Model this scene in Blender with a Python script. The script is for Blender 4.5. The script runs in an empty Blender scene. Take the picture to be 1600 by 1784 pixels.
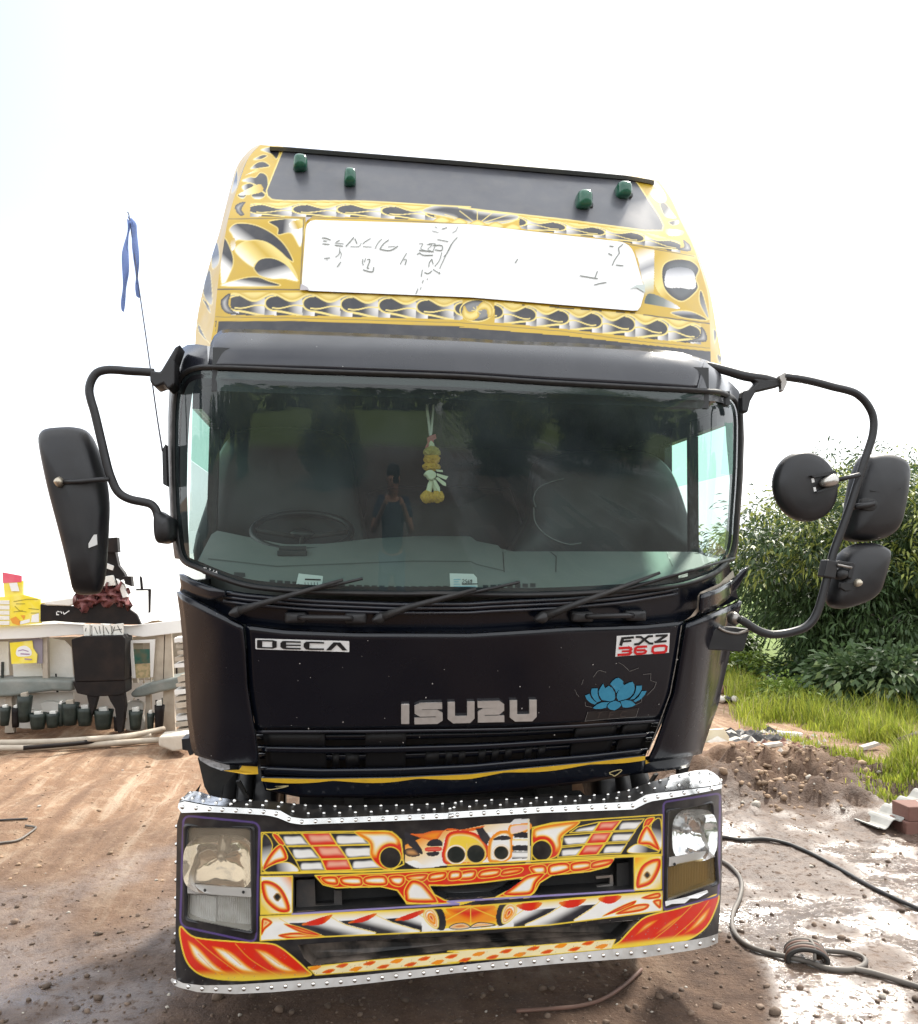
import bpy, bmesh, math, random
import numpy as np
from mathutils import Vector, Matrix

R = math.radians
rnd = random.Random(7)
SC = bpy.context.scene
COL = SC.collection

# ------------------------------------------------------------------ camera
PW, PH, FPX = 1600.0, 1784.0, 1570.0
CAM = np.array((-0.50, -3.57, 1.86))
YAW, PITCH, ROLL = R(7.5), math.atan((990 - 892) / FPX), R(0.6)
fw = np.array((math.sin(YAW) * math.cos(PITCH), math.cos(YAW) * math.cos(PITCH), math.sin(PITCH)))
r0 = np.array((math.cos(YAW), -math.sin(YAW), 0.0))
u0 = np.cross(r0, fw)
rt = math.cos(ROLL) * r0 + math.sin(ROLL) * u0
up = np.cross(rt, fw)
cd = bpy.data.cameras.new('camera')
cd.sensor_fit = 'HORIZONTAL'
cd.sensor_width = 36.0
cd.lens = 36.0 * FPX / PW
cd.clip_start, cd.clip_end = 0.02, 3000
cam = bpy.data.objects.new('camera', cd)
COL.objects.link(cam)
cam.matrix_world = Matrix(((rt[0], up[0], -fw[0], CAM[0]), (rt[1], up[1], -fw[1], CAM[1]),
                           (rt[2], up[2], -fw[2], CAM[2]), (0, 0, 0, 1)))
SC.camera = cam

# ------------------------------------------------------------------ light
SUN = Vector((0.42, 0.62, 0.80)).normalized()          # towards the sun: behind the truck, to the right
el, az = math.asin(SUN.z), math.atan2(SUN.x, SUN.y)
W = bpy.data.worlds.new('World')
SC.world = W
W.use_nodes = True
nt = W.node_tree
nt.nodes.clear()
out = nt.nodes.new('ShaderNodeOutputWorld')
bg = nt.nodes.new('ShaderNodeBackground')
sky = nt.nodes.new('ShaderNodeTexSky')
sky.sky_type = 'NISHITA'
sky.sun_disc = False
sky.sun_elevation, sky.sun_rotation = el, az
sky.air_density, sky.dust_density = 1.0, 3.0
tc = nt.nodes.new('ShaderNodeTexCoord')
nz = nt.nodes.new('ShaderNodeTexNoise')
nz.inputs['Scale'].default_value = 1.6
nz.inputs['Detail'].default_value = 5
nz.inputs['Roughness'].default_value = 0.55
mp = nt.nodes.new('ShaderNodeMapping')
mp.inputs['Location'].default_value = (3.1, 1.7, 0.4)
mp.inputs['Scale'].default_value = (1, 1, 2.2)
ramp = nt.nodes.new('ShaderNodeValToRGB')
ramp.color_ramp.elements[0].position, ramp.color_ramp.elements[1].position = 0.28, 0.46
ramp.color_ramp.elements[0].color = (.45, .45, .45, 1)
mx = nt.nodes.new('ShaderNodeMix')
mx.data_type = 'RGBA'
mx.inputs[7].default_value = (7.6, 7.8, 8.0, 1)        # thin bright cloud sheet
L = nt.links.new
L(tc.outputs['Generated'], mp.inputs['Vector'])
L(mp.outputs[0], nz.inputs['Vector'])
L(nz.outputs['Fac'], ramp.inputs[0])
# a gap in the cloud sheet high on the left lets the blue through
gap = nt.nodes.new('ShaderNodeVectorMath'); gap.operation = 'DOT_PRODUCT'
_g = fw - .50 * rt + .60 * up; _g = _g / np.linalg.norm(_g)
gap.inputs[1].default_value = tuple(_g)
gr_ = nt.nodes.new('ShaderNodeMapRange'); gr_.interpolation_type = 'SMOOTHSTEP'
gr_.inputs[1].default_value, gr_.inputs[2].default_value, gr_.inputs[3].default_value, gr_.inputs[4].default_value = .885, .985, 1.0, .10
gm = nt.nodes.new('ShaderNodeMath'); gm.operation = 'MULTIPLY'
L(tc.outputs['Generated'], gap.inputs[0]); L(gap.outputs['Value'], gr_.inputs[0])
L(gr_.outputs[0], gm.inputs[0]); L(ramp.outputs[0], gm.inputs[1]); L(gm.outputs[0], mx.inputs[0])
L(sky.outputs[0], mx.inputs[6])
L(mx.outputs[2], bg.inputs[0])
bg.inputs[1].default_value = 0.10
L(bg.outputs[0], out.inputs[0])
sd = bpy.data.lights.new('sun', 'SUN')
sd.energy, sd.angle, sd.color = 2.6, R(6.0), (1.0, .94, .84)
sun = bpy.data.objects.new('sun', sd)
sun.rotation_euler = SUN.to_track_quat('Z', 'Y').to_euler()
COL.objects.link(sun)
VS = SC.view_settings
VS.view_transform, VS.look, VS.gamma, VS.use_curve_mapping = 'Standard', 'None', 1.0, False
VS.exposure = 1.42
SC.render.engine = 'CYCLES'
SC.cycles.max_bounces = 8
SC.cycles.transparent_max_bounces = 16
SC.cycles.sample_clamp_indirect = 6
SC.cycles.use_denoising = True

# ------------------------------------------------------------------ helpers
def rays(U, V):
    U, V = np.asarray(U, float), np.asarray(V, float)
    return fw + ((U - PW / 2) / FPX)[..., None] * rt + ((PH / 2 - V) / FPX)[..., None] * up

def onsurf(U, V, S, n=60, relax=0.7):
    """points where the sight lines through (U, V) of the survey photo meet the surface y = S(x, z)"""
    D = rays(U, V)
    t = (0.2 - CAM[1]) / D[..., 1]
    for _ in range(n):
        p = CAM + D * t[..., None]
        y = S(p[..., 0], p[..., 2])
        t = t + relax * ((y - CAM[1]) / D[..., 1] - t)
    return CAM + D * t[..., None]

def PT(u, v, S):
    return onsurf(np.array([u]), np.array([v]), S)[0]

def plane(Y):
    return lambda x, z: np.full(np.shape(x), float(Y))

def off(S, d):
    return lambda x, z: S(x, z) + d

def cr(pts, closed=False, k=8):
    """Catmull-Rom curve through pts"""
    P = np.asarray(pts, float)
    n = len(P)
    outp = []
    rng = range(n) if closed else range(n - 1)
    for i in rng:
        if closed:
            a, b, c, d = P[(i - 1) % n], P[i], P[(i + 1) % n], P[(i + 2) % n]
        else:
            a, b, c, d = P[max(i - 1, 0)], P[i], P[i + 1], P[min(i + 2, n - 1)]
        for j in range(k):
            t = j / k
            outp.append(0.5 * (2 * b + (c - a) * t + (2 * a - 5 * b + 4 * c - d) * t * t + (3 * b - a - 3 * c + d) * t ** 3))
    if not closed:
        outp.append(P[-1])
    return np.array(outp)

def resample(pts, n):
    P = np.asarray(pts, float)
    s = np.r_[0, np.cumsum(np.linalg.norm(np.diff(P, axis=0), axis=1))]
    t = np.linspace(0, s[-1], n)
    return np.stack([np.interp(t, s, P[:, k]) for k in range(P.shape[1])], 1)

def tag(o, label=None, cat=None, group=None, kind=None):
    if label: o['label'] = label
    if cat: o['category'] = cat
    if group: o['group'] = group
    if kind: o['kind'] = kind
    return o

def empty(name, loc=(0, 0, 0), label=None, cat=None, group=None):
    o = bpy.data.objects.new(name, None)
    o.location = loc
    COL.objects.link(o)
    return tag(o, label, cat, group)

def link(name, me, m, parent=None):
    o = bpy.data.objects.new(name, me)
    if m is not None:
        for q in (m if isinstance(m, (list, tuple)) else [m]):
            me.materials.append(q)
    COL.objects.link(o)
    if parent is not None:
        o.parent = parent
        if parent.parent is None:
            o.matrix_parent_inverse = Matrix.Translation(-parent.location)
    return o

def mesh(name, V, F, m, parent=None, smooth=False):
    me = bpy.data.meshes.new(name)
    me.from_pydata([tuple(v) for v in V], [], [tuple(f) for f in F])
    me.update()
    if smooth:
        me.polygons.foreach_set('use_smooth', np.ones(len(me.polygons), bool))
    return link(name, me, m, parent)

def fast_mesh(name, V, F, m, parent=None, smooth=False, colors=None, attr='paint', matidx=None):
    """V (n,3) array, F (m,k) array with k = 3 or 4"""
    V = np.ascontiguousarray(V, np.float32)
    F = np.ascontiguousarray(F, np.int32)
    me = bpy.data.meshes.new(name)
    me.vertices.add(len(V))
    me.vertices.foreach_set('co', V.ravel())
    k = F.shape[1]
    me.loops.add(F.size)
    me.loops.foreach_set('vertex_index', F.ravel())
    me.polygons.add(len(F))
    me.polygons.foreach_set('loop_start', np.arange(0, F.size, k, dtype=np.int32))
    me.polygons.foreach_set('loop_total', np.full(len(F), k, np.int32))
    if smooth:
        me.polygons.foreach_set('use_smooth', np.ones(len(F), bool))
    if colors is not None:
        a = me.attributes.new(attr, 'FLOAT_COLOR', 'POINT')
        c = np.ones((len(V), 4), np.float32)
        c[:, :3] = colors
        a.data.foreach_set('color', c.ravel())
    me.update(calc_edges=True)
    me.validate()
    return link(name, me, m, parent)

def gridF(r, c, closed=False):
    i, j = np.meshgrid(np.arange(r - 1), np.arange(c if closed else c - 1), indexing='ij')
    j2 = (j + 1) % c
    a = i * c + j
    b = i * c + j2
    return np.stack([a, b, b + c, a + c], -1).reshape(-1, 4)[:, ::-1]

def strip(name, A, B, S, m, parent=None, n=40, rows=4, smooth=True, thick=0.0, bevel=0):
    """sheet on surface S between two outline curves A and B (survey coordinates)"""
    A, B = resample(A, n), resample(B, n)
    t = np.linspace(0, 1, rows)[:, None, None]
    UV = A[None] * (1 - t) + B[None] * t
    P = onsurf(UV[..., 0], UV[..., 1], S)
    o = fast_mesh(name, P.reshape(-1, 3), gridF(rows, n), m, parent, smooth)
    if thick:
        md = o.modifiers.new('s', 'SOLIDIFY')
        md.thickness, md.offset = thick, -1
    return o

def tess(P3):
    from mathutils.geometry import tessellate_polygon
    return tessellate_polygon([[Vector(p) for p in P3]])

def decal(name, poly, S, m, parent=None, lift=0.002, thick=0.0):
    """flat print or plate: polygon(s) in survey coordinates laid on surface S"""
    polys = poly if isinstance(poly[0][0], (list, tuple, np.ndarray)) else [poly]
    V, F = [], []
    for q in polys:
        q = np.asarray(q, float)
        P = onsurf(q[:, 0], q[:, 1], S)
        P[:, 1] -= lift
        b = len(V)
        n = len(P)
        tr = tess([(a, -c, 0) for a, c in q])
        V += list(P)
        if thick:
            P2 = P.copy()
            P2[:, 1] -= thick
            V += list(P2)
            F += [tuple(b + n + i for i in t) for t in tr]
            F += [(b + i, b + (i + 1) % n, b + n + (i + 1) % n, b + n + i) for i in range(n)]
        else:
            F += [tuple(b + i for i in t) for t in tr]
    o = mesh(name, V, F, m, parent)
    bm = bmesh.new(); bm.from_mesh(o.data); bmesh.ops.recalc_face_normals(bm, faces=bm.faces); bm.to_mesh(o.data); bm.free()
    return o

def stroke(pts, w, cap=0.0):
    """outline polygon of a thick open polyline (mitred)"""
    P = np.asarray(pts, float)
    d = np.diff(P, axis=0)
    d /= np.linalg.norm(d, axis=1)[:, None] + 1e-9
    nn = np.stack([-d[:, 1], d[:, 0]], 1)
    Lp, Rp = [], []
    for i in range(len(P)):
        if i == 0: a, k = nn[0], 1
        elif i == len(P) - 1: a, k = nn[-1], 1
        else:
            a = nn[i - 1] + nn[i]
            a /= np.linalg.norm(a) + 1e-9
            k = 1 / max(0.45, a @ nn[i])
        ww = w[i] if isinstance(w, (list, tuple, np.ndarray)) else w
        Lp.append(P[i] + a * ww / 2 * k)
        Rp.append(P[i] - a * ww / 2 * k)
    return np.array(Lp + Rp[::-1])

def tube(name, P, r, m, parent=None, seg=10, closed=False, smooth=True, k=6, curve=True):
    P = np.asarray(P, float)
    if curve and len(P) > 2: P = cr(P, closed, k)
    n = len(P)
    T = np.gradient(P, axis=0) if not closed else np.roll(P, -1, 0) - np.roll(P, 1, 0)
    T /= np.linalg.norm(T, axis=1)[:, None] + 1e-12
    a = np.cross(T[0], (0.3, 0.2, 1.0)); a /= np.linalg.norm(a)
    V = []
    th = np.linspace(0, 2 * math.pi, seg, endpoint=False)
    rr = np.interp(np.linspace(0, 1, n), np.linspace(0, 1, len(r)), r) if isinstance(r, (list, tuple)) else np.full(n, r)
    for i in range(n):
        a = a - T[i] * (a @ T[i]); a /= np.linalg.norm(a)
        b = np.cross(T[i], a)
        V.append(P[i] + rr[i] * (np.cos(th)[:, None] * a + np.sin(th)[:, None] * b))
    V = np.concatenate(V)
    F = [tuple(f) for f in gridF(n, seg, True)]
    if closed:
        F += [((n - 1) * seg + j, (n - 1) * seg + (j + 1) % seg, (j + 1) % seg, j) for j in range(seg)]
    else:
        F += [tuple(range(seg)), tuple((n - 1) * seg + j for j in range(seg))[::-1]]
    o = mesh(name, V, F, m, parent, smooth)
    bm = bmesh.new(); bm.from_mesh(o.data); bmesh.ops.recalc_face_normals(bm, faces=bm.faces); bm.to_mesh(o.data); bm.free()
    return o

def prism(name, V, m, parent=None, bevel=0.0):
    """8 corners: four of the one end, four of the other"""
    F = [(0, 1, 2, 3), (7, 6, 5, 4), (0, 4, 5, 1), (1, 5, 6, 2), (2, 6, 7, 3), (3, 7, 4, 0)]
    o = mesh(name, V, F, m, parent)
    bm = bmesh.new(); bm.from_mesh(o.data); bmesh.ops.recalc_face_normals(bm, faces=bm.faces); bm.to_mesh(o.data); bm.free()
    if bevel:
        b = o.modifiers.new('b', 'BEVEL'); b.width = bevel; b.segments = 2
    return o

def box(name, lo, hi, m, parent=None, bevel=0.0):
    x0, y0, z0 = lo; x1, y1, z1 = hi
    V = [(x, y, z) for x in (x0, x1) for y in (y0, y1) for z in (z0, z1)]
    F = [(0, 1, 3, 2), (4, 6, 7, 5), (0, 4, 5, 1), (2, 3, 7, 6), (0, 2, 6, 4), (1, 5, 7, 3)]
    o = mesh(name, V, F, m, parent)
    if bevel:
        b = o.modifiers.new('b', 'BEVEL'); b.width = bevel; b.segments = 2
    return o

def slab(name, poly, Y, th, m, parent=None, bevel=0.0, smooth=False):
    """solid board: outline in survey coordinates on the upright plane y = Y, thickness th going back"""
    q = np.asarray(poly, float)
    P = onsurf(q[:, 0], q[:, 1], plane(Y) if np.isscalar(Y) else Y)
    n = len(P)
    P2 = P.copy(); P2[:, 1] += th
    V = list(P) + list(P2)
    tr = tess([(a, -c, 0) for a, c in q])
    F = [tuple(t) for t in tr] + [tuple(n + i for i in t) for t in tr]
    F += [(i, (i + 1) % n, n + (i + 1) % n, n + i) for i in range(n)]
    o = mesh(name, V, F, m, parent)
    bm = bmesh.new(); bm.from_mesh(o.data)
    bmesh.ops.dissolve_limit(bm, angle_limit=0.01, verts=bm.verts, edges=bm.edges)
    bmesh.ops.recalc_face_normals(bm, faces=bm.faces); bm.to_mesh(o.data); bm.free()
    if bevel:
        b = o.modifiers.new('b', 'BEVEL'); b.width = bevel; b.segments = 3
    if smooth:
        o.data.polygons.foreach_set('use_smooth', np.ones(len(o.data.polygons), bool))
    return o

def dome(name, poly, Y, prof, m, parent=None, closed_k=6, tilt=0.0):
    """rounded housing: outline loop at plane y = Y, shrinking loops towards the viewer; prof = [(scale, dy), ...]"""
    q = cr(poly, True, closed_k)
    P = onsurf(q[:, 0], q[:, 1], plane(Y))
    c = P.mean(0)
    V = []
    for s, dy in prof:
        Q = c + (P - c) * s
        Q[:, 1] = Y + dy + (Q[:, 0] - c[0]) * tilt
        V.append(Q)
    n = len(P)
    V = np.concatenate(V)
    F = [tuple(f) for f in gridF(len(prof), n, True)]
    F.append(tuple(range(n)))
    F.append(tuple((len(prof) - 1) * n + j for j in range(n)))
    o = mesh(name, V, F, m, parent, True)
    bm = bmesh.new(); bm.from_mesh(o.data); bmesh.ops.recalc_face_normals(bm, faces=bm.faces); bm.to_mesh(o.data); bm.free()
    return o

def rrect(q, r, k=5):
    """rounded quadrilateral from 4 corners, r in survey pixels"""
    q = np.asarray(q, float); o = []
    n = len(q)
    for i in range(n):
        a, b, c = q[i - 1], q[i], q[(i + 1) % n]
        rr = r[i] if isinstance(r, (list, tuple)) else r
        if rr <= 0:
            o.append(b); continue
        p = b + (a - b) / np.linalg.norm(a - b) * rr
        s = b + (c - b) / np.linalg.norm(c - b) * rr
        for j in range(k + 1):
            t = j / k
            o.append((1 - t) ** 2 * p + 2 * t * (1 - t) * b + t * t * s)
    return np.array(o)

# ------------------------------------------------------------------ materials
def M(name, base, rough=0.5, metal=0.0, coat=0.0, spec=0.5, noise=None, bump=None, attr=None, rnoise=None, specks=None, emit=None):
    m = bpy.data.materials.new(name)
    m.use_nodes = True
    N, Lk = m.node_tree.nodes, m.node_tree.links.new
    p = N['Principled BSDF']
    p.inputs['Base Color'].default_value = (*base, 1)
    p.inputs['Roughness'].default_value = rough
    p.inputs['Metallic'].default_value = metal
    p.inputs['Coat Weight'].default_value = coat
    p.inputs['Coat Roughness'].default_value = 0.12
    p.inputs['Specular IOR Level'].default_value = spec
    t = N.new('ShaderNodeTexCoord')
    cur = None
    if attr:
        a = N.new('ShaderNodeAttribute'); a.attribute_name = attr
        cur = a.outputs['Color']
    if noise:
        sc, amt, c2 = noise
        z = N.new('ShaderNodeTexNoise'); z.inputs['Scale'].default_value = sc; z.inputs['Detail'].default_value = 6
        Lk(t.outputs['Object'], z.inputs['Vector'])
        rp = N.new('ShaderNodeValToRGB'); rp.color_ramp.elements[0].position = .42; rp.color_ramp.elements[1].position = .68
        Lk(z.outputs['Fac'], rp.inputs[0])
        ml = N.new('ShaderNodeMath'); ml.operation = 'MULTIPLY'; ml.inputs[1].default_value = amt
        Lk(rp.outputs[0], ml.inputs[0])
        x = N.new('ShaderNodeMix'); x.data_type = 'RGBA'
        if cur: Lk(cur, x.inputs[6])
        else: x.inputs[6].default_value = (*base, 1)
        x.inputs[7].default_value = (*c2, 1)
        Lk(ml.outputs[0], x.inputs[0])
        cur = x.outputs[2]
    if specks:
        sc, th, c2 = specks
        v = N.new('ShaderNodeTexVoronoi'); v.inputs['Scale'].default_value = sc
        Lk(t.outputs['Object'], v.inputs['Vector'])
        # only some cells carry a chip, each of its own size
        sx = N.new('ShaderNodeSeparateColor'); Lk(v.outputs['Color'], sx.inputs[0])
        mm = N.new('ShaderNodeMath'); mm.operation = 'MULTIPLY'; mm.inputs[1].default_value = th
        pw = N.new('ShaderNodeMath'); pw.operation = 'POWER'; pw.inputs[1].default_value = 5
        Lk(sx.outputs[0], pw.inputs[0]); Lk(pw.outputs[0], mm.inputs[0])
        lt = N.new('ShaderNodeMath'); lt.operation = 'LESS_THAN'
        Lk(v.outputs['Distance'], lt.inputs[0]); Lk(mm.outputs[0], lt.inputs[1])
        x = N.new('ShaderNodeMix'); x.data_type = 'RGBA'
        if cur: Lk(cur, x.inputs[6])
        else: x.inputs[6].default_value = (*base, 1)
        x.inputs[7].default_value = (*c2, 1)
        Lk(lt.outputs[0], x.inputs[0])
        cur = x.outputs[2]
    if cur: Lk(cur, p.inputs['Base Color'])
    if rnoise:
        sc, lo, hi = rnoise
        z = N.new('ShaderNodeTexNoise'); z.inputs['Scale'].default_value = sc; z.inputs['Detail'].default_value = 5
        Lk(t.outputs['Object'], z.inputs['Vector'])
        mr = N.new('ShaderNodeMapRange'); mr.inputs[1].default_value, mr.inputs[2].default_value = .35, .7
        mr.inputs[3].default_value, mr.inputs[4].default_value = lo, hi
        Lk(z.outputs['Fac'], mr.inputs[0]); Lk(mr.outputs[0], p.inputs['Roughness'])
    if bump:
        sc, st = bump[:2]
        z = N.new('ShaderNodeTexNoise'); z.inputs['Scale'].default_value = sc; z.inputs['Detail'].default_value = 5
        Lk(t.outputs['Object'], z.inputs['Vector'])
        b = N.new('ShaderNodeBump'); b.inputs['Strength'].default_value = st
        b.inputs['Distance'].default_value = bump[2] if len(bump) > 2 else 0.01
        Lk(z.outputs['Fac'], b.inputs['Height']); Lk(b.outputs[0], p.inputs['Normal'])
    if emit:
        p.inputs['Emission Color'].default_value = (*emit[0], 1); p.inputs['Emission Strength'].default_value = emit[1]
    return m

def glass(name, tint, refl=1.5, rough=0.0, dust_haze=0.0, dust_haze_col=(.5, .45, .38), maxr=1.0):
    """thin pane: tinted see-through plus a Fresnel reflection, with a film of dust"""
    m = bpy.data.materials.new(name); m.use_nodes = True
    N, Lk = m.node_tree.nodes, m.node_tree.links.new
    N.remove(N['Principled BSDF'])
    o = N['Material Output']
    tr = N.new('ShaderNodeBsdfTransparent'); tr.inputs[0].default_value = (*tint, 1)
    gl = N.new('ShaderNodeBsdfGlossy'); gl.inputs['Roughness'].default_value = rough
    fr = N.new('ShaderNodeFresnel')
    ge = N.new('ShaderNodeNewGeometry')
    mi = N.new('ShaderNodeMapRange'); mi.inputs[3].default_value = refl; mi.inputs[4].default_value = 1 / refl
    Lk(ge.outputs['Backfacing'], mi.inputs[0]); Lk(mi.outputs[0], fr.inputs[0])   # a thin pane reflects alike from both sides
    mx = N.new('ShaderNodeMixShader')
    Lk(fr.outputs[0], mx.inputs[0]); Lk(tr.outputs[0], mx.inputs[1]); Lk(gl.outputs[0], mx.inputs[2])
    cur = mx.outputs[0]
    if dust_haze:
        df = N.new('ShaderNodeBsdfDiffuse'); df.inputs[0].default_value = (*dust_haze_col, 1)
        t = N.new('ShaderNodeTexCoord')
        z = N.new('ShaderNodeTexNoise'); z.inputs['Scale'].default_value = 5; z.inputs['Detail'].default_value = 6
        Lk(t.outputs['Object'], z.inputs['Vector'])
        ml = N.new('ShaderNodeMath'); ml.operation = 'MULTIPLY'; ml.inputs[1].default_value = dust_haze * 2
        Lk(z.outputs['Fac'], ml.inputs[0])
        m2 = N.new('ShaderNodeMixShader')
        Lk(ml.outputs[0], m2.inputs[0]); Lk(cur, m2.inputs[1]); Lk(df.outputs[0], m2.inputs[2])
        cur = m2.outputs[0]
    Lk(cur, o.inputs[0])
    return m

BLACK = M('black_paint', (.0035, .005, .010), .24, coat=.35, spec=.35, rnoise=(3, .14, .38), specks=(26, .05, (.55, .52, .48)), bump=(2.2, .06, .02))
BLACKROOF = M('black_paint_weathered', (.012, .0135, .021), .3, coat=.5, rnoise=(4, .2, .45), noise=(7, .09, (.10, .10, .11)), bump=(1.5, .12, .03), specks=(20, .04, (.5, .5, .48)))
PLASTIC = M('black_plastic', (.0105, .0105, .0125), .46, rnoise=(9, .36, .6), bump=(300, .08, .002), noise=(9, .09, (.10, .09, .075)))
RUBBER = M('black_rubber', (.013, .013, .014), .6, rnoise=(30, .5, .7), noise=(11, .10, (.12, .10, .08)))
DARK = M('dark_iron', (.015, .0145, .014), .7, noise=(9, .35, (.06, .045, .033)), bump=(40, .3, .004))
CHROME = M('polished_steel', (.62, .62, .61), .22, 1.0, rnoise=(12, .12, .45), noise=(14, .35, (.38, .36, .33)), bump=(18, .15, .004))
STUD = M('stud_steel', (.78, .77, .75), .24, 1.0, noise=(30, .3, (.5, .45, .4)))
DULL = M('dull_metal_strip', (.33, .31, .29), .42, .85, noise=(20, .4, (.2, .17, .14)), rnoise=(16, .3, .55))
WHITE = M('white_panel', (.80, .80, .79), .45, noise=(5, .12, (.62, .6, .56)))
ART = M('airbrushed_lacquer', (.5, .5, .5), .34, coat=.22, attr='paint', rnoise=(6, .28, .45), noise=(16, .10, (.25, .22, .18)))
LETTER = M('brushed_letter_metal', (.60, .57, .54), .38, .45, noise=(40, .3, (.38, .35, .32)), bump=(60, .08, .002))
YELLOW = M('yellow_paint', (.78, .47, .03), .4, noise=(22, .3, (.42, .26, .04)))
GREENL = M('green_lamp_plastic', (.005, .085, .048), .25, coat=.3, noise=(30, .3, (.06, .2, .13)))
PAPER = M('sticker_paper', (.78, .8, .8), .6)
PALEBLUE = M('sticker_blue_print', (.28, .52, .66), .6)
INK = M('black_ink', (.01, .01, .011), .5)
REDINK = M('red_ink', (.62, .012, .015), .5)
BLUESTICK = M('faded_blue_vinyl', (.03, .22, .36), .55, noise=(45, .35, (.05, .30, .45)))
DASH = M('dashboard_vinyl', (.17, .185, .175), .65, bump=(200, .1, .002), noise=(6, .3, (.23, .23, .21)))
SEATM = M('black_seat_vinyl', (.020, .021, .023), .42, bump=(60, .1, .004))
INNER = M('cab_lining', (.05, .053, .055), .8)
WINDG = glass('windscreen_glass', (.66, .78, .74), 1.6, 0.0, .056, (.30, .39, .42))  # blue-grey film paints a light haze over the pane
SIDEG = glass('side_window_glass', (.92, .97, .95), 1.45)
GREENG = glass('green_window_film', (.60, .88, .76), 1.45, dust_haze=.03, dust_haze_col=(.2, .5, .38))
LENSC = glass('clear_lamp_lens', (.94, .94, .93), 1.45, .02, .015)
LENSD = glass('dusty_lamp_lens', (.86, .78, .66), 1.45, .06, .30, (.55, .46, .35))
LENSA = glass('yellowed_lamp_lens', (.72, .58, .32), 1.45, .05, .22, (.42, .32, .16))
REFLECT = M('lamp_reflector', (.93, .93, .92), .07, .92)

def leafmat(name, trans=.35, rough=.45):
    m = bpy.data.materials.new(name); m.use_nodes = True
    N, Lk = m.node_tree.nodes, m.node_tree.links.new
    p = N['Principled BSDF']; o = N['Material Output']
    a = N.new('ShaderNodeAttribute'); a.attribute_name = 'paint'
    z = N.new('ShaderNodeTexNoise'); z.inputs['Scale'].default_value = 30
    mx_ = N.new('ShaderNodeMix'); mx_.data_type = 'RGBA'; mx_.blend_type = 'MULTIPLY'; mx_.inputs[0].default_value = .5
    rp = N.new('ShaderNodeMapRange'); rp.inputs[3].default_value, rp.inputs[4].default_value = .5, 1.4
    Lk(z.outputs['Fac'], rp.inputs[0]); Lk(a.outputs['Color'], mx_.inputs[6]); Lk(rp.outputs[0], mx_.inputs[7])
    Lk(mx_.outputs[2], p.inputs['Base Color']); p.inputs['Roughness'].default_value = rough; p.inputs['Specular IOR Level'].default_value = .35
    tr = N.new('ShaderNodeBsdfTranslucent'); Lk(mx_.outputs[2], tr.inputs[0])
    ms = N.new('ShaderNodeMixShader'); ms.inputs[0].default_value = trans
    Lk(p.outputs[0], ms.inputs[1]); Lk(tr.outputs[0], ms.inputs[2]); Lk(ms.outputs[0], o.inputs[0])
    return m

def coons(T, B, Lf, Rf, n, m):
    T, B, Lf, Rf = resample(T, n), resample(B, n), resample(Lf, m), resample(Rf, m)
    a = np.linspace(0, 1, n)[None, :, None]; t = np.linspace(0, 1, m)[:, None, None]
    P = (1 - t) * T[None] + t * B[None]
    P = P + (1 - a) * (Lf[:, None] - ((1 - t) * T[0] + t * B[0])) + a * (Rf[:, None] - ((1 - t) * T[-1] + t * B[-1]))
    return P

# ------------------------------------------------------------------ survey of the photo: enlargements -> photo coordinates
def Z(x0, y0, s):
    return lambda *p: [(x0 + a / s, y0 + b / s) for a, b in p]
Z1, Z2 = Z(320, 230, 3.2), Z(800, 230, 3.2)
Z3, Z4 = Z(280, 580, 2.963), Z(780, 580, 2.963)
Z5, Z6 = Z(290, 980, 3.019), Z(790, 980, 3.019)
Z7, Z8 = Z(280, 1350, 3.077), Z(780, 1330, 3.077)
ZL, ZR = Z(50, 350, 2.513), Z(1230, 600, 3.243)

# ------------------------------------------------------------------ truck surfaces
def prof(zs, ys, sg=0.025):
    t = np.arange(zs[0] - .6, zs[-1] + .6, .005)
    y = np.interp(t, zs, ys)
    # straight continuation past the ends
    y = np.where(t < zs[0], ys[0] + (t - zs[0]) * (ys[1] - ys[0]) / (zs[1] - zs[0]), y)
    y = np.where(t > zs[-1], ys[-1] + (t - zs[-1]) * (ys[-1] - ys[-2]) / (zs[-1] - zs[-2]), y)
    k = np.exp(-0.5 * (np.arange(-30, 31) * .005 / sg) ** 2); k /= k.sum()
    ysm = np.convolve(np.pad(y, 30, 'edge'), k, 'valid')
    return lambda z: np.interp(z, t, ysm)

pc = prof([.79, .93, 1.21, 1.63, 1.77, 2.59, 2.70, 2.83], [.23, .19, .09, -.055, -.09, -.175, -.15, .0])
def S_cab(x, z):
    c = np.clip((np.abs(x) - .90) / .25, 0, 1.4)
    return pc(z) + .10 * x * x + .15 * c * c
ps = prof([2.79, 2.87, 3.35, 3.84], [.02, .055, .22, .56], .03)
def S_sign(x, z):
    c = np.clip((np.abs(x) - .62) / .3, 0, 2)
    return ps(z) + .05 * x * x + .05 * c * c
pb = prof([.1, .3, .9, 1.0], [.06, .02, .0, .0])
def S_bump(x, z):
    c = np.clip((np.abs(x) - .92) / .22, 0, 1.4)
    return pb(z) + .09 * x * x + .10 * c * c

TRUCK = empty('truck', (0, 1.0, 0), 'black cab-over truck with painted yellow roof sign, its cab tilted forward over a flame-painted bumper', 'truck')

def sheet3(name, A, B, m, parent=None, smooth=True, thick=0):
    A, B = np.asarray(A, float), np.asarray(B, float)
    n = len(A)
    V = np.concatenate([A, B])
    o = fast_mesh(name, V, gridF(2, n), m, parent, smooth)
    if thick:
        md = o.modifiers.new('s', 'SOLIDIFY'); md.thickness = thick
    return o

def shell_side(name, edge, S, back, m, parent, inset=.98, step=0.0):
    """wall running back from an outline edge to the plane y = back"""
    e = resample(edge, 24)
    A = onsurf(e[:, 0], e[:, 1], S)
    B = A.copy(); B[:, 0] *= inset; B[:, 1] = back
    return sheet3(name, A, B, m, parent)

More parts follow.
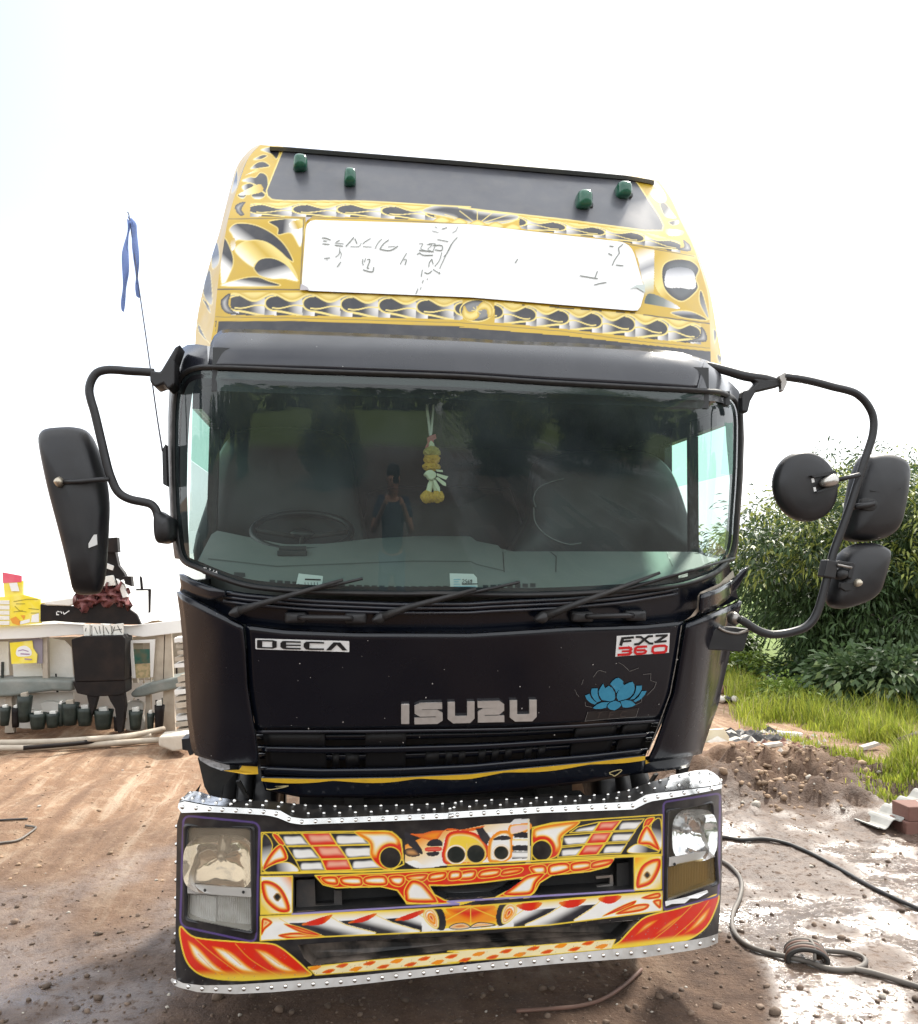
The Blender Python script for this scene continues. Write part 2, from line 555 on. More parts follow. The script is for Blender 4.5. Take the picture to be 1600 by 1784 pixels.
# ---- outlines of the cab
g_out = cr(Z3((97, 1170), (62, 1000), (50, 800), (46, 600), (50, 400), (66, 280), (105, 205), (180, 168), (300, 164)) + Z3((800, 184), (1200, 198), (1600, 214))
           + Z4((500, 240), (900, 262), (1300, 284), (1420, 296), (1490, 335), (1522, 410), (1526, 550), (1520, 750), (1506, 950), (1492, 1110), (1440, 1210), (1330, 1278), (1100, 1330), (500, 1366), (0, 1360))
           + Z3((1200, 1362), (800, 1352), (560, 1335), (400, 1308), (200, 1232)), True, 5)
def inset_curve(C, d):
    C = np.asarray(C)
    t = np.roll(C, -1, 0) - np.roll(C, 1, 0)
    t /= np.linalg.norm(t, axis=1)[:, None] + 1e-9
    n = np.stack([-t[:, 1], t[:, 0]], 1)
    c = C.mean(0)
    s = np.sign(np.median(((c - C) * n).sum(1)))
    return C + n * s * (np.asarray(d)[:, None] if np.ndim(d) else d)
g_in = inset_curve(g_out, 9)
g_band = inset_curve(g_out, np.interp(g_out[:, 1], [640, 700, 980, 1040], [24, 20, 16, 17]))

def ring(name, C1, C2, S, m, parent, rows=3, lift=0, crown=0.0):
    n = len(C1)
    V = []
    for i in range(rows):
        t = i / (rows - 1)
        q = C1 * (1 - t) + C2 * t
        P = onsurf(q[:, 0], q[:, 1], S)
        P[:, 1] -= lift + crown * math.sin(math.pi * t)
        V.append(P)
    return fast_mesh(name, np.concatenate(V), gridF(rows, n, True), m, parent, True)

def closed_fill(name, C, S, m, parent, lift=0, rings=14):
    """smooth sheet filling a closed outline on surface S"""
    C = np.asarray(C)
    c = C.mean(0)
    V = []
    n = len(C)
    for i in range(rings):
        q = c + (C - c) * (1 - i / rings)
        P = onsurf(q[:, 0], q[:, 1], S); P[:, 1] -= lift
        V.append(P)
    P = onsurf(c[None, 0], c[None, 1], S); P[:, 1] -= lift
    V.append(P)
    V = np.concatenate(V)
    F = [tuple(f) for f in gridF(rings, n, True)]
    F += [((rings - 1) * n + (j + 1) % n, (rings - 1) * n + j, rings * n) for j in range(n)]
    return mesh(name, V, F, m, parent, True)

ring('windscreen_gasket', g_out, g_in, off(S_cab, -.004), RUBBER, TRUCK, 5, .0, .016)
S_glass = off(S_cab, .006)
WIND = closed_fill('windscreen', g_in, S_glass, WINDG, TRUCK)
ring('windscreen_border', g_in, g_band, off(S_cab, .010), M('black_glass_print', (.012, .012, .014), .25), TRUCK, 3)

# ---- cab front: lower body, cowl, corner panels
left_edge = Z5((60, 40), (78, 150), (95, 270), (108, 400), (118, 560), (130, 800), (145, 920), (160, 1000))
right_edge = Z6((1500, 60), (1505, 200), (1470, 330), (1440, 480), (1415, 590), (1390, 700), (1330, 860), (1290, 980))
seamL = Z5((410, 330), (420, 450), (430, 640), (448, 760), (470, 885), (484, 1000), (500, 1115))
seamR = Z6((1212, 310), (1185, 480), (1150, 680), (1115, 780), (1080, 880), (1042, 980), (1012, 1040))
lip_c = Z5((414, 330), (620, 358), (1000, 372), (1600, 374)) + Z6((300, 362), (600, 342), (1000, 330), (1212, 308))
seam_h = Z5((470, 885), (1000, 884), (1600, 876)) + Z6((300, 872), (700, 852), (1088, 826))
S_low = S_cab
# bonnet (between the seams, under the cowl lip and above the grille seam)
fp = coons(lip_c, seam_h, cr(Z5((414, 330), (424, 450), (434, 640), (450, 760), (471, 885)), False), cr(Z6((1210, 308), (1183, 480), (1148, 680), (1116, 770), (1088, 826)), False), 60, 16)
o = fast_mesh('front_panel', onsurf(fp[..., 0], fp[..., 1], S_low).reshape(-1, 3), gridF(16, 60), BLACK, TRUCK, True)
md = o.modifiers.new('s', 'SOLIDIFY'); md.thickness, md.offset = .02, -1
def edge_strip(name, A, B, S, m, parent, n=24, rows=8, **k):
    return strip(name, A, B, S, m, parent, n, rows, **k)
cornL_top = Z5((72, 150), (130, 190), (210, 240), (340, 298), (408, 330))
S_in = off(S_cab, .003)
edge_strip('corner_panel', left_edge[1:] + Z5((330, 1050)) , [cornL_top[-1]] + seamL[1:-1] + Z5((484, 1060)), S_in, BLACK, TRUCK, 26, 12, thick=.02)
edge_strip('corner_panel', Z6((1216, 318), (1190, 480), (1156, 680), (1120, 780), (1086, 880), (1048, 980), (1018, 1040)), right_edge[1:] + Z6((1285, 1000)), S_in, BLACK, TRUCK, 26, 12, thick=.02)
# cowl recess with wipers: from the gasket down to the lip
cowl_top = Z5((88, 62), (120, 78), (180, 100), (300, 142), (420, 160), (760, 190), (1200, 208), (1600, 206)) + Z6((200, 196), (600, 178), (900, 150), (1180, 100), (1390, 20), (1440, -40))
cowl_bot = Z5((70, 150), (140, 195), (230, 250), (340, 298), (410, 326), (620, 352), (1000, 368), (1600, 370)) + Z6((300, 358), (600, 338), (1000, 326), (1212, 304), (1400, 240), (1500, 190))
S_cowl = off(S_cab, .045)
strip('cowl', cowl_top, cowl_bot, S_cowl, BLACK, TRUCK, 70, 6)
A = resample(cowl_bot, 70)
pa, pbk = onsurf(A[:, 0], A[:, 1], S_cab), onsurf(A[:, 0], A[:, 1], S_cowl)
pa[:, 1] -= .004
sheet3('cowl_lip', pa, pbk, BLACK, TRUCK)
# two ribs running under the glass
for dv in (5, 12, 20):
    q = resample(Z5((300, 142), (420, 160), (760, 188), (1200, 206), (1600, 204)) + Z6((200, 196), (600, 178), (900, 150), (1180, 104)), 40)
    P = onsurf(q[:, 0], q[:, 1] + dv, off(S_cab, .025))
    tube('cowl_rib', P, .008, BLACKROOF, TRUCK, 6, curve=False)
# raised side pieces of the cowl (left shoulder, right guard)
strip('shoulder_trim', Z5((66, 60), (130, 96), (220, 130), (303, 150)), Z5((80, 150), (140, 175), (230, 200), (305, 178)), off(S_cab, -.012), BLACK, TRUCK, 20, 4, thick=.02)
gd = strip('side_guard', Z6((1312, 172), (1400, 140), (1480, 90), (1530, 40), (1552, 25)), Z6((1305, 268), (1380, 240), (1450, 190), (1500, 130), (1546, 50)), off(S_cab, -.05), BLACK, TRUCK, 24, 5, thick=.015)
decal('bare_primer_patch', Z6((1285, 175), (1300, 155), (1400, 110), (1470, 40), (1478, 75), (1400, 135), (1318, 170), (1308, 230), (1270, 280), (1215, 306), (1245, 285), (1280, 240)), off(S_cab, -.01), M('bare_primer', (.42, .36, .29), .7, noise=(30, .6, (.2, .17, .14))), TRUCK, .004)
decal('worn_paint_patch', Z5((160, 1000), (200, 1010), (280, 1050), (330, 1048), (335, 1085), (290, 1092), (230, 1070), (180, 1040)), S_in, M('bare_filler', (.36, .36, .37), .6, noise=(60, .7, (.12, .12, .12))), TRUCK, .006, .002)
decal('yellow_reflector', Z5((305, 1092), (385, 1088), (402, 1062), (480, 1060), (484, 1110), (420, 1112)), S_in, YELLOW, TRUCK, .006, .006)

# ---- grille below the seam
gr_bot = Z5((500, 1130), (800, 1145), (1200, 1140), (1600, 1118)) + Z6((300, 1095), (700, 1060), (1010, 1022))
S_gr = off(S_cab, .05)
strip('grille_back', seam_h, gr_bot, off(S_cab, .16), DARK, TRUCK, 40, 4)
GR = strip('grille', seam_h, [(a, b + 5) for a, b in seam_h], S_cab, BLACKROOF, TRUCK, 40, 3, thick=.03)
sh = np.array(resample(seam_h, 60)); gb = np.array(resample(gr_bot, 60))
def grl(t, a=0.0, b=1.0):
    i0, i1 = int(a * 59), int(b * 59)
    q = sh * (1 - t) + gb * t
    return q[i0:i1 + 1]
GRB = M('grille_black', (.006, .006, .007), .45, spec=.3)
for t0, t1, dep in ((.10, .19, .06), (.36, .46, .015), (.50, .60, .06), (.80, .93, .01)):
    strip('slat', grl(t0), grl(t1), off(S_cab, dep), BLACK, GR, 40, 4, thick=.02)
for a, b in ((.03, .17), (.28, .38), (.80, .90), (.93, .985)):
    strip('grille_block', grl(.04, a, b), grl(.90, a, b), off(S_cab, .04), GRB, GR, 8, 5, thick=.02)
for a in (.20, .235, .44, .48, .52, .56, .60, .64, .68, .72):
    strip('fin', grl(.48, a, a + .02), grl(.82, a, a + .02), off(S_cab, .055), GRB, GR, 3, 3, thick=.02)
# yellow scalloped edge along the bottom of the grille
ye_top = np.array(resample(Z5((500, 1135), (800, 1140), (1200, 1134), (1600, 1115)) + Z6((300, 1092), (700, 1055), (1010, 1018)), 120))
s = np.linspace(0, 1, 120)
wv = 3.2 + 5.0 * np.abs(np.sin(s * math.pi * 4.5 + .5)) ** 1.2
ye_bot = ye_top + np.stack([s * 0, wv], 1)
blk_bot = np.array(resample(Z5((520, 1200), (700, 1235), (1200, 1240), (1600, 1222)) + Z6((300, 1205), (700, 1160), (1000, 1108)), 120))
strip('lower_lip', ye_top, blk_bot, off(S_cab, .0), BLACK, TRUCK, 110, 6, thick=.03)
V = []
for q in (ye_top, ye_bot):
    P = onsurf(q[:, 0], q[:, 1], off(S_cab, -.003)); V.append(P)
sheet3('yellow_edge', V[0], V[1], YELLOW, TRUCK)
rb = np.array(resample(Z6((1012, 1045), (1120, 1020), (1200, 1000), (1280, 972)), 40))
rb2 = np.array(resample(Z6((1000, 1110), (1120, 1096), (1200, 1085), (1240, 1076)), 40))
strip('lower_lip', rb, rb2, S_in, BLACK, TRUCK, 30, 5, thick=.03)
w2 = 2.5 + 4.5 * np.abs(np.sin(np.linspace(.3, 1, 40) * math.pi * 2.2))
V = [onsurf(q[:, 0], q[:, 1], off(S_cab, -.001)) for q in (rb - [0, 1], rb - [0, 1] + np.stack([w2 * 0, w2], 1))]
sheet3('yellow_edge', V[0], V[1], YELLOW, TRUCK)
CREAM = M('cream_flame_paint', (.55, .45, .22), .4)
for q in (Z5((525, 1188), (545, 1182), (640, 1174), (600, 1186), (545, 1194)), Z6((820, 1106), (872, 1090), (884, 1096), (850, 1122), (840, 1118))):
    decal('flame_print', stroke(cr(q, True, 4), 1.6), off(S_cab, -.001), CREAM, TRUCK, .003)
# hanging brackets and the torn corner under the left panel
slab('torn_bracket', Z5((165, 1030), (230, 1070), (300, 1100), (360, 1110), (300, 1180), (290, 1240), (240, 1250), (200, 1180)), .42, .02, DARK, TRUCK)
slab('cab_stay', Z5((365, 1155), (385, 1150), (435, 1240), (415, 1240)), .45, .03, DARK, TRUCK)
slab('cab_stay', Z6((1065, 1120), (1082, 1112), (1045, 1170), (1030, 1172)), .5, .03, DARK, TRUCK)
slab('cab_stay', Z6((1190, 1090), (1245, 1070), (1225, 1135), (1180, 1145)), .42, .03, DARK, TRUCK)
slab('side_step', Z5((80, 930), (118, 925), (128, 880), (140, 1010), (122, 1016), (112, 990), (84, 985)), .6, .12, PLASTIC, TRUCK)
# thin dark panel joints
for q, w in ((Z5((452, 884), (470, 885), (484, 1000), (500, 1115)), 1.2),):
    decal('panel_joint', stroke(q, w), S_cab, RUBBER, TRUCK, .004)
decal('pale_edge_strip', stroke(Z6((1200, 330), (1172, 520), (1140, 690), (1100, 800), (1066, 890), (1020, 1010)), 1.5), off(S_cab, -.001), M('mottled_edge', (.22, .20, .18), .6, noise=(50, .8, (.05, .05, .05))), TRUCK, .003)  # narrow pale mottled strip along the right seam

# ---- upper cab: windscreen header, A pillars
top_in = Z3((300, 164), (800, 184), (1600, 214)) + Z4((500, 240), (900, 262), (1300, 284))
top_out = Z1((150, 1180), (170, 1135), (215, 1098), (330, 1098), (700, 1110), (1200, 1130), (1600, 1150)) + Z2((300, 1165), (700, 1178), (1000, 1197), (1250, 1230), (1390, 1275))
strip('header_panel', top_out, [(362, 637)] + top_in[1:], S_cab, BLACKROOF, TRUCK, 60, 10, thick=.02)
# left and right shoulders of the roof beside the sign
strip('roof_shoulder', Z3((75, 130), (100, 82), (140, 60), (190, 58), (240, 66)), Z3((66, 280), (85, 230), (130, 190), (190, 168), (245, 164)), S_cab, BLACKROOF, TRUCK, 24, 7)
strip('roof_shoulder', Z4((1325, 145), (1385, 190), (1430, 230), (1470, 262), (1505, 300), (1520, 350)), Z4((1290, 284), (1340, 287), (1420, 296), (1475, 325), (1505, 360), (1518, 400)), S_cab, BLACKROOF, TRUCK, 24, 6)
# pillar skins outside the gasket
pl_o = Z3((44, 300), (38, 420), (38, 600), (42, 800), (52, 1000), (66, 1120), (72, 1165))
strip('pillar', pl_o, Z3((62, 300), (50, 420), (46, 600), (50, 800), (62, 1000), (85, 1120), (97, 1168)), S_cab, BLACK, TRUCK, 20, 3)
pr_o = Z4((1527, 380), (1532, 550), (1526, 750), (1512, 950), (1500, 1110), (1480, 1180))
strip('pillar', Z4((1518, 380), (1526, 550), (1520, 750), (1506, 950), (1492, 1110), (1462, 1180)), pr_o, S_cab, M('sun_faded_pillar', (.10, .085, .07), .6, noise=(20, .5, (.2, .18, .15))), TRUCK, 20, 3)

# ---- cab box behind the front: side walls with window openings, roof, floor, back
for s in (-1, 1):
    x0, x1 = (s * 1.12, s * 1.08) if s < 0 else (1.21, 1.17)
    lo, hi = min(x0, x1), max(x0, x1)
    ye = 1.12 if s < 0 else .92
    bi = .15 if s < 0 else .26
    prism('side_wall', [(lo - s * bi, .55, 1.02), (hi - s * bi, .55, 1.02), (hi - s * bi, 1.75, 1.02), (lo - s * bi, 1.75, 1.02),
                        (lo, .24, 1.80), (hi, .24, 1.80), (hi, 1.75, 1.80), (lo, 1.75, 1.80)], BLACK, TRUCK)
    box('side_wall', (lo, .26, 2.511), (hi, 1.75, 2.66), BLACK, TRUCK)
    box('side_wall', (lo, ye, 1.80), (hi, 1.75, 2.51), BLACK, TRUCK)
    xm = (lo + hi) / 2
    mesh('side_window', [(xm, .14, 1.80), (xm, ye, 1.80), (xm, ye, 2.28), (xm, .14, 2.28)], [(0, 1, 2, 3)], SIDEG, TRUCK)
    mesh('window_film', [(xm, .14, 2.282), (xm, ye, 2.282), (xm, ye, 2.51), (xm, .14, 2.51)], [(0, 1, 2, 3)], GREENG, TRUCK)
    box('window_post', (lo - .003, ye - .34, 1.80), (hi + .003, ye - .31, 2.51), RUBBER, TRUCK)
box('cab_roof', (-1.078, .12, 2.58), (1.168, 1.75, 2.64), INNER, TRUCK)
box('cab_floor', (-.85, .62, .97), (.85, 1.75, 1.03), DARK, TRUCK)
box('cab_back', (-1.10, 1.76, 1.02), (1.18, 1.82, 2.70), INNER, TRUCK)
slab('rear_window', rrect([(640, 660), (912, 668), (916, 738), (640, 735)], 18), 1.74, .01, M('rear_glass', (.03, .05, .045), .15), TRUCK)
box('header_lining', (-1.0, -.05, 2.53), (1.0, .08, 2.70), INNER, TRUCK)
slab('cab_lamp', Z3((395, 390), (550, 388), (560, 398), (540, 408), (395, 410)), 1.1, .03, M('cab_lamp_plastic', (.5, .46, .4), .5), TRUCK, .005)

for q1, q2 in ((Z3((100, 205), (86, 300), (72, 420), (70, 600), (74, 800), (86, 1000), (110, 1150)), Z3((200, 205), (165, 300), (150, 420), (140, 600), (136, 800), (142, 1000), (150, 1160))),
               (Z4((1425, 300), (1432, 420), (1440, 560), (1458, 760), (1448, 950), (1430, 1110)), Z4((1500, 320), (1512, 420), (1512, 560), (1508, 760), (1494, 950), (1470, 1110)))):
    strip('inner_pillar', q1, q2, off(S_cab, .07), INNER, TRUCK, 24, 4)

# ---- dashboard
pd_ = prof([1.73, 1.77, 1.98, 2.04], [.0, .02, .48, .65], .01)
def S_dash(x, z):
    return pd_(z) + .05 * x * x
dt = Z3((262, 1040), (290, 1020), (640, 1092), (860, 1088), (1100, 1060), (1350, 1048), (1600, 1050)) + Z4((150, 1075), (270, 1098), (285, 1128), (700, 1128), (1290, 1130), (1328, 1152))
db = Z3((190, 1180), (300, 1235), (500, 1290), (800, 1325), (1600, 1340)) + Z4((300, 1335), (700, 1320), (1000, 1290), (1250, 1230), (1400, 1165))
strip('dashboard', dt, db, S_dash, DASH, TRUCK, 70, 14)
q = resample(dt, 40); A = onsurf(q[:, 0], q[:, 1], S_dash); B = A.copy(); B[:, 2] -= .5; B[:, 1] += .06
sheet3('dashboard_back', A, B, DASH, TRUCK)
for q in (Z4((285, 1130), (292, 1235)), Z4((530, 1130), (560, 1155), (558, 1235)), Z4((1130, 1130), (1160, 1205))):
    decal('dashboard_joint', stroke(q, 1.6), S_dash, RUBBER, TRUCK, .004)
decal('dashboard_fold', stroke(Z3((245, 1165), (600, 1205), (1000, 1190), (1300, 1178), (1600, 1180)) + Z4((150, 1195), (290, 1228)), 2.0), S_dash, M('dashboard_shadow_line', (.09, .1, .095), .7), TRUCK, .004)
for i in range(34):
    u = 470 + i * 13.2 + (i // 5) * 3
    if 515 < u < 566 or 782 < u < 836 or u > 985: continue
    vb = float(np.interp(u, [470, 560, 700, 820, 1000], [1015, 1022, 1026, 1025, 1018]))
    decal('vent_slot', [(u, vb - 5), (u + 9.5, vb - 4.6), (u + 9.5, vb + 2), (u, vb + 1.6)], S_dash, RUBBER, TRUCK, .004)
decal('vent_grille', Z3((380, 1235), (436, 1238), (438, 1258), (420, 1262), (378, 1250)), S_dash, RUBBER, TRUCK, .004)
decal('vent_grille', Z4((1190, 1240), (1238, 1240), (1240, 1266), (1192, 1270)), S_dash, RUBBER, TRUCK, .004)

# ---- seats, steering wheel
def seat(poly, Y):
    return dome('seat', poly, Y, [(1, .16), (1, .04), (.985, .0), (.93, -.035), (.75, -.06), (.4, -.075), (.05, -.08)], SEATM, TRUCK)
seat([(352, 1000), (362, 860), (380, 790), (412, 752), (470, 742), (560, 748), (606, 770), (622, 850), (622, 1000)], .95)
seat([(905, 1000), (925, 900), (935, 820), (955, 795), (1040, 782), (1120, 786), (1160, 806), (1185, 850), (1212, 940), (1222, 1000)], .85)
seat([(640, 1000), (640, 880), (650, 855), (720, 846), (860, 850), (895, 862), (905, 1000)], 1.5)
tube('seat_piping', onsurf(*np.array(Z4((455, 900), (445, 850), (470, 800), (530, 770), (600, 752))).T, plane(.77)), .003, M('grey_piping', (.25, .25, .25), .6), TRUCK, 6)
tube('seat_piping', onsurf(*np.array(Z4((445, 900), (455, 980), (520, 1050), (620, 1090), (690, 1085))).T, plane(.77)), .003, M('grey_piping_lower', (.25, .25, .25), .6), TRUCK, 6)
c = PT(527, 925, plane(.62))
th = np.linspace(0, 2 * math.pi, 33)[:-1]
ax = np.stack([np.cos(th) * .225, np.sin(th) * .20, -np.sin(th) * .0 + np.sin(th) * .095], 1)
SW = tube('steering_wheel', c + ax, .015, SEATM, TRUCK, 10, closed=True, curve=False)
for k in (0, 16, 24):
    tube('spoke', [c + ax[k], c + (0, .0, -.03)], .011, DARK, SW, 8, curve=False)
dome('hub', [(505, 930), (527, 920), (550, 930), (527, 945)], .62, [(1, .02), (1, 0), (.7, -.015), (.1, -.02)], SEATM, SW)

# ---- chassis, axle and front wheels
for s in (-1, 1):
    box('chassis_rail', (s * .42 - .04, .35, .66), (s * .42 + .04, 5.5, .88), DARK, TRUCK)
box('front_axle', (-.85, 1.18, .42), (.85, 1.32, .56), DARK, TRUCK)
box('cross_member', (-.55, .40, .70), (.6, .48, .86), DARK, TRUCK)
box('radiator', (-.66, .62, .45), (.60, .70, 1.0), DARK, TRUCK)
box('engine_block', (-.32, .9, .5), (.32, 1.9, 1.05), DARK, TRUCK, .03)
def wheel(x):
    r, w = .52, .30
    ang = np.linspace(0, 2 * math.pi, 73)[:-1]
    pr = [(-.5, .30), (-.5, .42), (-.47, .49), (-.40, .515), (-.39, .515), (-.16, .522), (-.15, .50), (-.11, .50), (-.10, .522), (.10, .522), (.11, .50), (.15, .50), (.16, .522), (.39, .515), (.40, .515), (.47, .49), (.5, .42), (.5, .30)]
    V = []
    for i, (a, rad) in enumerate(pr):
        lug = 1.0
        for j, t in enumerate(ang):
            rr = rad - (.018 if (j % 2 == 0 and rad > .505 and abs(a) > .13) else 0)
            V.append((x + a * w, 1.25 + math.cos(t) * rr, .52 + math.sin(t) * rr))
    F = gridF(len(pr), 72, True)
    we = empty('wheel', (x, 1.25, .52)); we.parent = TRUCK; we.matrix_parent_inverse = Matrix.Translation((0, -1.0, 0))
    o = fast_mesh('tyre', np.array(V), F, RUBBER, None)
    o.parent = we; o.matrix_parent_inverse = Matrix.Translation((-x, -1.25, -.52))
    a = np.linspace(0, 2 * math.pi, 25)[:-1]
    V = []
    for (dx, rad) in ((-.14, .30), (-.10, .27), (-.03, .22), (-.02, .05), (.02, .05), (.03, .22), (.10, .27), (.14, .30)):
        V += [(x + dx, 1.25 + math.cos(t) * rad, .52 + math.sin(t) * rad) for t in a]
    o = fast_mesh('rim', np.array(V), gridF(8, 24, True), DULL, None, True)
    o.parent = we; o.matrix_parent_inverse = Matrix.Translation((-x, -1.25, -.52))
wheel(-.92); wheel(.92)
# ------------------------------------------------------------------ airbrushed paint: flat colour laid out shape by shape
def sst(a, b, x):
    t = np.clip((x - a) / (b - a), 0, 1)
    return t * t * (3 - 2 * t)

class Canvas:
    def __init__(s, U, V, base):
        s.U, s.V = U.ravel(), V.ravel()
        s.C = np.tile(np.array(base, float), (s.U.size, 1))
    def _in(s, poly):
        q = np.asarray(poly, float)
        lo, hi = q.min(0), q.max(0)
        idx = np.nonzero((s.U >= lo[0]) & (s.U <= hi[0]) & (s.V >= lo[1]) & (s.V <= hi[1]))[0]
        u, v = s.U[idx], s.V[idx]
        ins = np.zeros(len(idx), bool)
        for (a, b), (c, d) in zip(q, np.roll(q, -1, 0)):
            cnd = (b > v) != (d > v)
            xx = (c - a) * (v - b) / ((d - b) if d != b else 1e-9) + a
            ins ^= cnd & (u < xx)
        return idx[ins]
    def _dist(s, idx, q, closed=True):
        u, v = s.U[idx], s.V[idx]
        best = np.full(len(idx), 1e9)
        q = np.asarray(q, float)
        nx = np.roll(q, -1, 0) if closed else q[1:]
        for (a, b), (c, d) in zip(q, nx):
            ex, ey = c - a, d - b
            t = np.clip(((u - a) * ex + (v - b) * ey) / (ex * ex + ey * ey + 1e-9), 0, 1)
            best = np.minimum(best, (u - a - t * ex) ** 2 + (v - b - t * ey) ** 2)
        return np.sqrt(best)
    def fill(s, poly, c):
        i = s._in(poly)
        s.C[i] = c
    def glow(s, poly, ce, ci, w, line=None, lw=1.6, smooth=True):
        """edge colour fading to inner colour over w; optional outline"""
        q = cr(poly, True, 6) if smooth else np.asarray(poly, float)
        i = s._in(q)
        if len(i):
            d = s._dist(i, q)
            t = sst(0.0, w, d)[:, None]
            s.C[i] = np.array(ce) * (1 - t) + np.array(ci) * t
        if line is not None: s.line(q, lw, line, True)
    def lin(s, poly, p, q2, stops, line=None, lw=1.6, smooth=True):
        """colour running from point p to point q2 through stops [(t, colour)]"""
        q = cr(poly, True, 6) if smooth else np.asarray(poly, float)
        i = s._in(q)
        if len(i):
            d = np.array(q2, float) - np.array(p, float)
            t = ((s.U[i] - p[0]) * d[0] + (s.V[i] - p[1]) * d[1]) / (d @ d)
            ts = [a for a, _ in stops]
            cs = np.array([b for _, b in stops], float)
            s.C[i] = np.stack([np.interp(t, ts, cs[:, k]) for k in range(3)], 1)
        if line is not None: s.line(q, lw, line, True)
    def line(s, pts, w, c, closed=False):
        q = np.asarray(pts, float)
        lo, hi = q.min(0) - w, q.max(0) + w
        i = np.nonzero((s.U >= lo[0]) & (s.U <= hi[0]) & (s.V >= lo[1]) & (s.V <= hi[1]))[0]
        if len(i) == 0: return
        d = s._dist(i, q, closed)
        a = (1 - sst(w / 2 - .5, w / 2 + .5, d))[:, None]
        s.C[i] = s.C[i] * (1 - a) + np.array(c) * a

KB, YE, YL, WH = (.018, .019, .026), (.55, .355, .02), (.78, .62, .20), (.84, .82, .78)
OR, RD, GO = (.80, .26, .015), (.66, .02, .006), (.66, .36, .03)

# ------------------------------------------------------------------ roof sign
f_T = [(454, 252), (495, 255), (820, 281), (1097, 305), (1147, 314)]
f_B = [(368, 592), (539, 586), (820, 597), (1112, 614), (1239, 640)]
f_L = cr([(454, 252), (432, 277), (414, 327), (398, 380), (387, 445), (379, 502), (374, 555), (368, 592)], False, 6)
f_R = cr([(1147, 314), (1169, 346), (1187, 386), (1206, 424), (1219, 461), (1233, 511), (1237, 561), (1239, 640)], False, 6)
nS, mS = 700, 280
UVs = coons(f_T, f_B, f_L, f_R, nS, mS)
cv = Canvas(UVs[..., 0], UVs[..., 1], YE)

def band(tv, bv, u0, u1, heads, dirn, endcap=None):
    """row of airbrushed drops between the curves tv(u) and bv(u); heads = positions of the round ends"""
    u, v = cv.U, cv.V
    m = (u >= u0) & (u <= u1) & (v >= tv(u)) & (v <= bv(u))
    i = np.nonzero(m)[0]
    if len(i) == 0: return
    uu, t = u[i], 2 * (v[i] - tv(u[i])) / (bv(u[i]) - tv(u[i])) - 1
    heads = np.array(heads, float)
    pitch = abs(np.mean(np.diff(heads)))
    h0 = heads[0]
    s_ = (uu - h0) / pitch * dirn + .18
    k = np.floor(s_); s_ = s_ - k
    topb = -.60 - .28 * np.cos(2 * np.pi * (s_ - .22))
    grey = sst(.58, 1.0, s_) * (1 - .45 * np.abs(t - .1))
    c = np.array(KB)[None] * (1 - grey[:, None]) + np.array((.72, .69, .66))[None] * grey[:, None]
    # darker again under the sweeping tail line
    tail = .12 + .30 * np.sin(np.pi * np.clip((s_ - .15) / .8, 0, 1)) * (1 - s_) + .25 * s_ * 0
    y = t < topb
    gl = sst(0, .5, topb - t)[:, None]
    c[y] = (np.array(YE) * (1 - gl) + np.array(YL) * gl)[y]
    def ln(dist, w, col=YL):
        a = (1 - sst(w * .6, w * 1.3, np.abs(dist)))[:, None]
        c[:] = c * (1 - a) + np.array(col) * a
    ln((t - topb) * .5, .045)
    # round head outline with a tail sweeping down to the border
    hx, hy = .30, -.12
    rr = np.hypot((s_ - hx) / .30, (t - hy) / .62)
    sel = (s_ < .32)
    d = np.where(sel, (rr - 1) * .55, 9)
    ln(d, .06)
    sw = .50 + .42 * sst(.30, 1.25, s_ + .1)
    ln(np.where(s_ >= .30, (t - sw) * .5, 9), .045)
    ln((t - (.16 + .13 * np.sin(2 * np.pi * (s_ - .1)))) * .5 + np.where((s_ > .2), 0, 9), .03)
    # outside the head, left of it, whitish tail of the former drop
    o = sel & (rr > 1.08) & (t > topb + .08)
    w_ = ((1 - .45 * np.abs(t - .1)) * (1 - sst(.02, .30, s_) * sst(-.1, .45, t)))[:, None]
    c[o] = (np.array((.72, .69, .66)) * (1 - w_) + np.array(KB) * w_)[o]
    e = t > .86
    c[e] = YE
    cv.C[i] = c

tb_t = lambda u: np.interp(u, [404, 632, 820, 987, 1128, 1206], [353, 353, 364, 387, 405, 426])
tb_b = lambda u: np.interp(u, [398, 532, 632, 800, 1056, 1209], [379, 379, 380, 388, 417, 446])
bb_t = lambda u: np.interp(u, [376, 535, 700, 832, 1112, 1236], [509, 510, 514, 523, 547, 566])
bb_b = lambda u: np.interp(u, [382, 507, 820, 987, 1112, 1237], [552, 552, 560, 576, 591, 604])
band(tb_t, tb_b, 436, 760, [445, 518, 598, 676, 755], 1)
band(tb_t, tb_b, 905, 1186, [1180, 1117, 1047, 975], -1)
band(bb_t, bb_b, 402, 806, [407, 471, 539, 604, 670, 737], 1)
band(bb_t, bb_b, 862, 1222, [1212, 1159, 1103, 1047, 987, 925], -1)
# end crescents
for z, pts in ((Z1, (((285, 420), (310, 395), (345, 390), (322, 430), (340, 460), (310, 462)), ((205, 950), (230, 915), (262, 900), (250, 960), (290, 1005), (380, 1020), (240, 1010)))),
               (Z2, (((1250, 600), (1285, 625), (1295, 655), (1270, 665), (1210, 650), (1255, 640)), ((1350, 1085), (1378, 1120), (1380, 1165), (1330, 1170), (1260, 1168), (1340, 1140))))):
    for p in pts:
        cv.glow(z(*p), KB, (.5, .48, .46), 9)
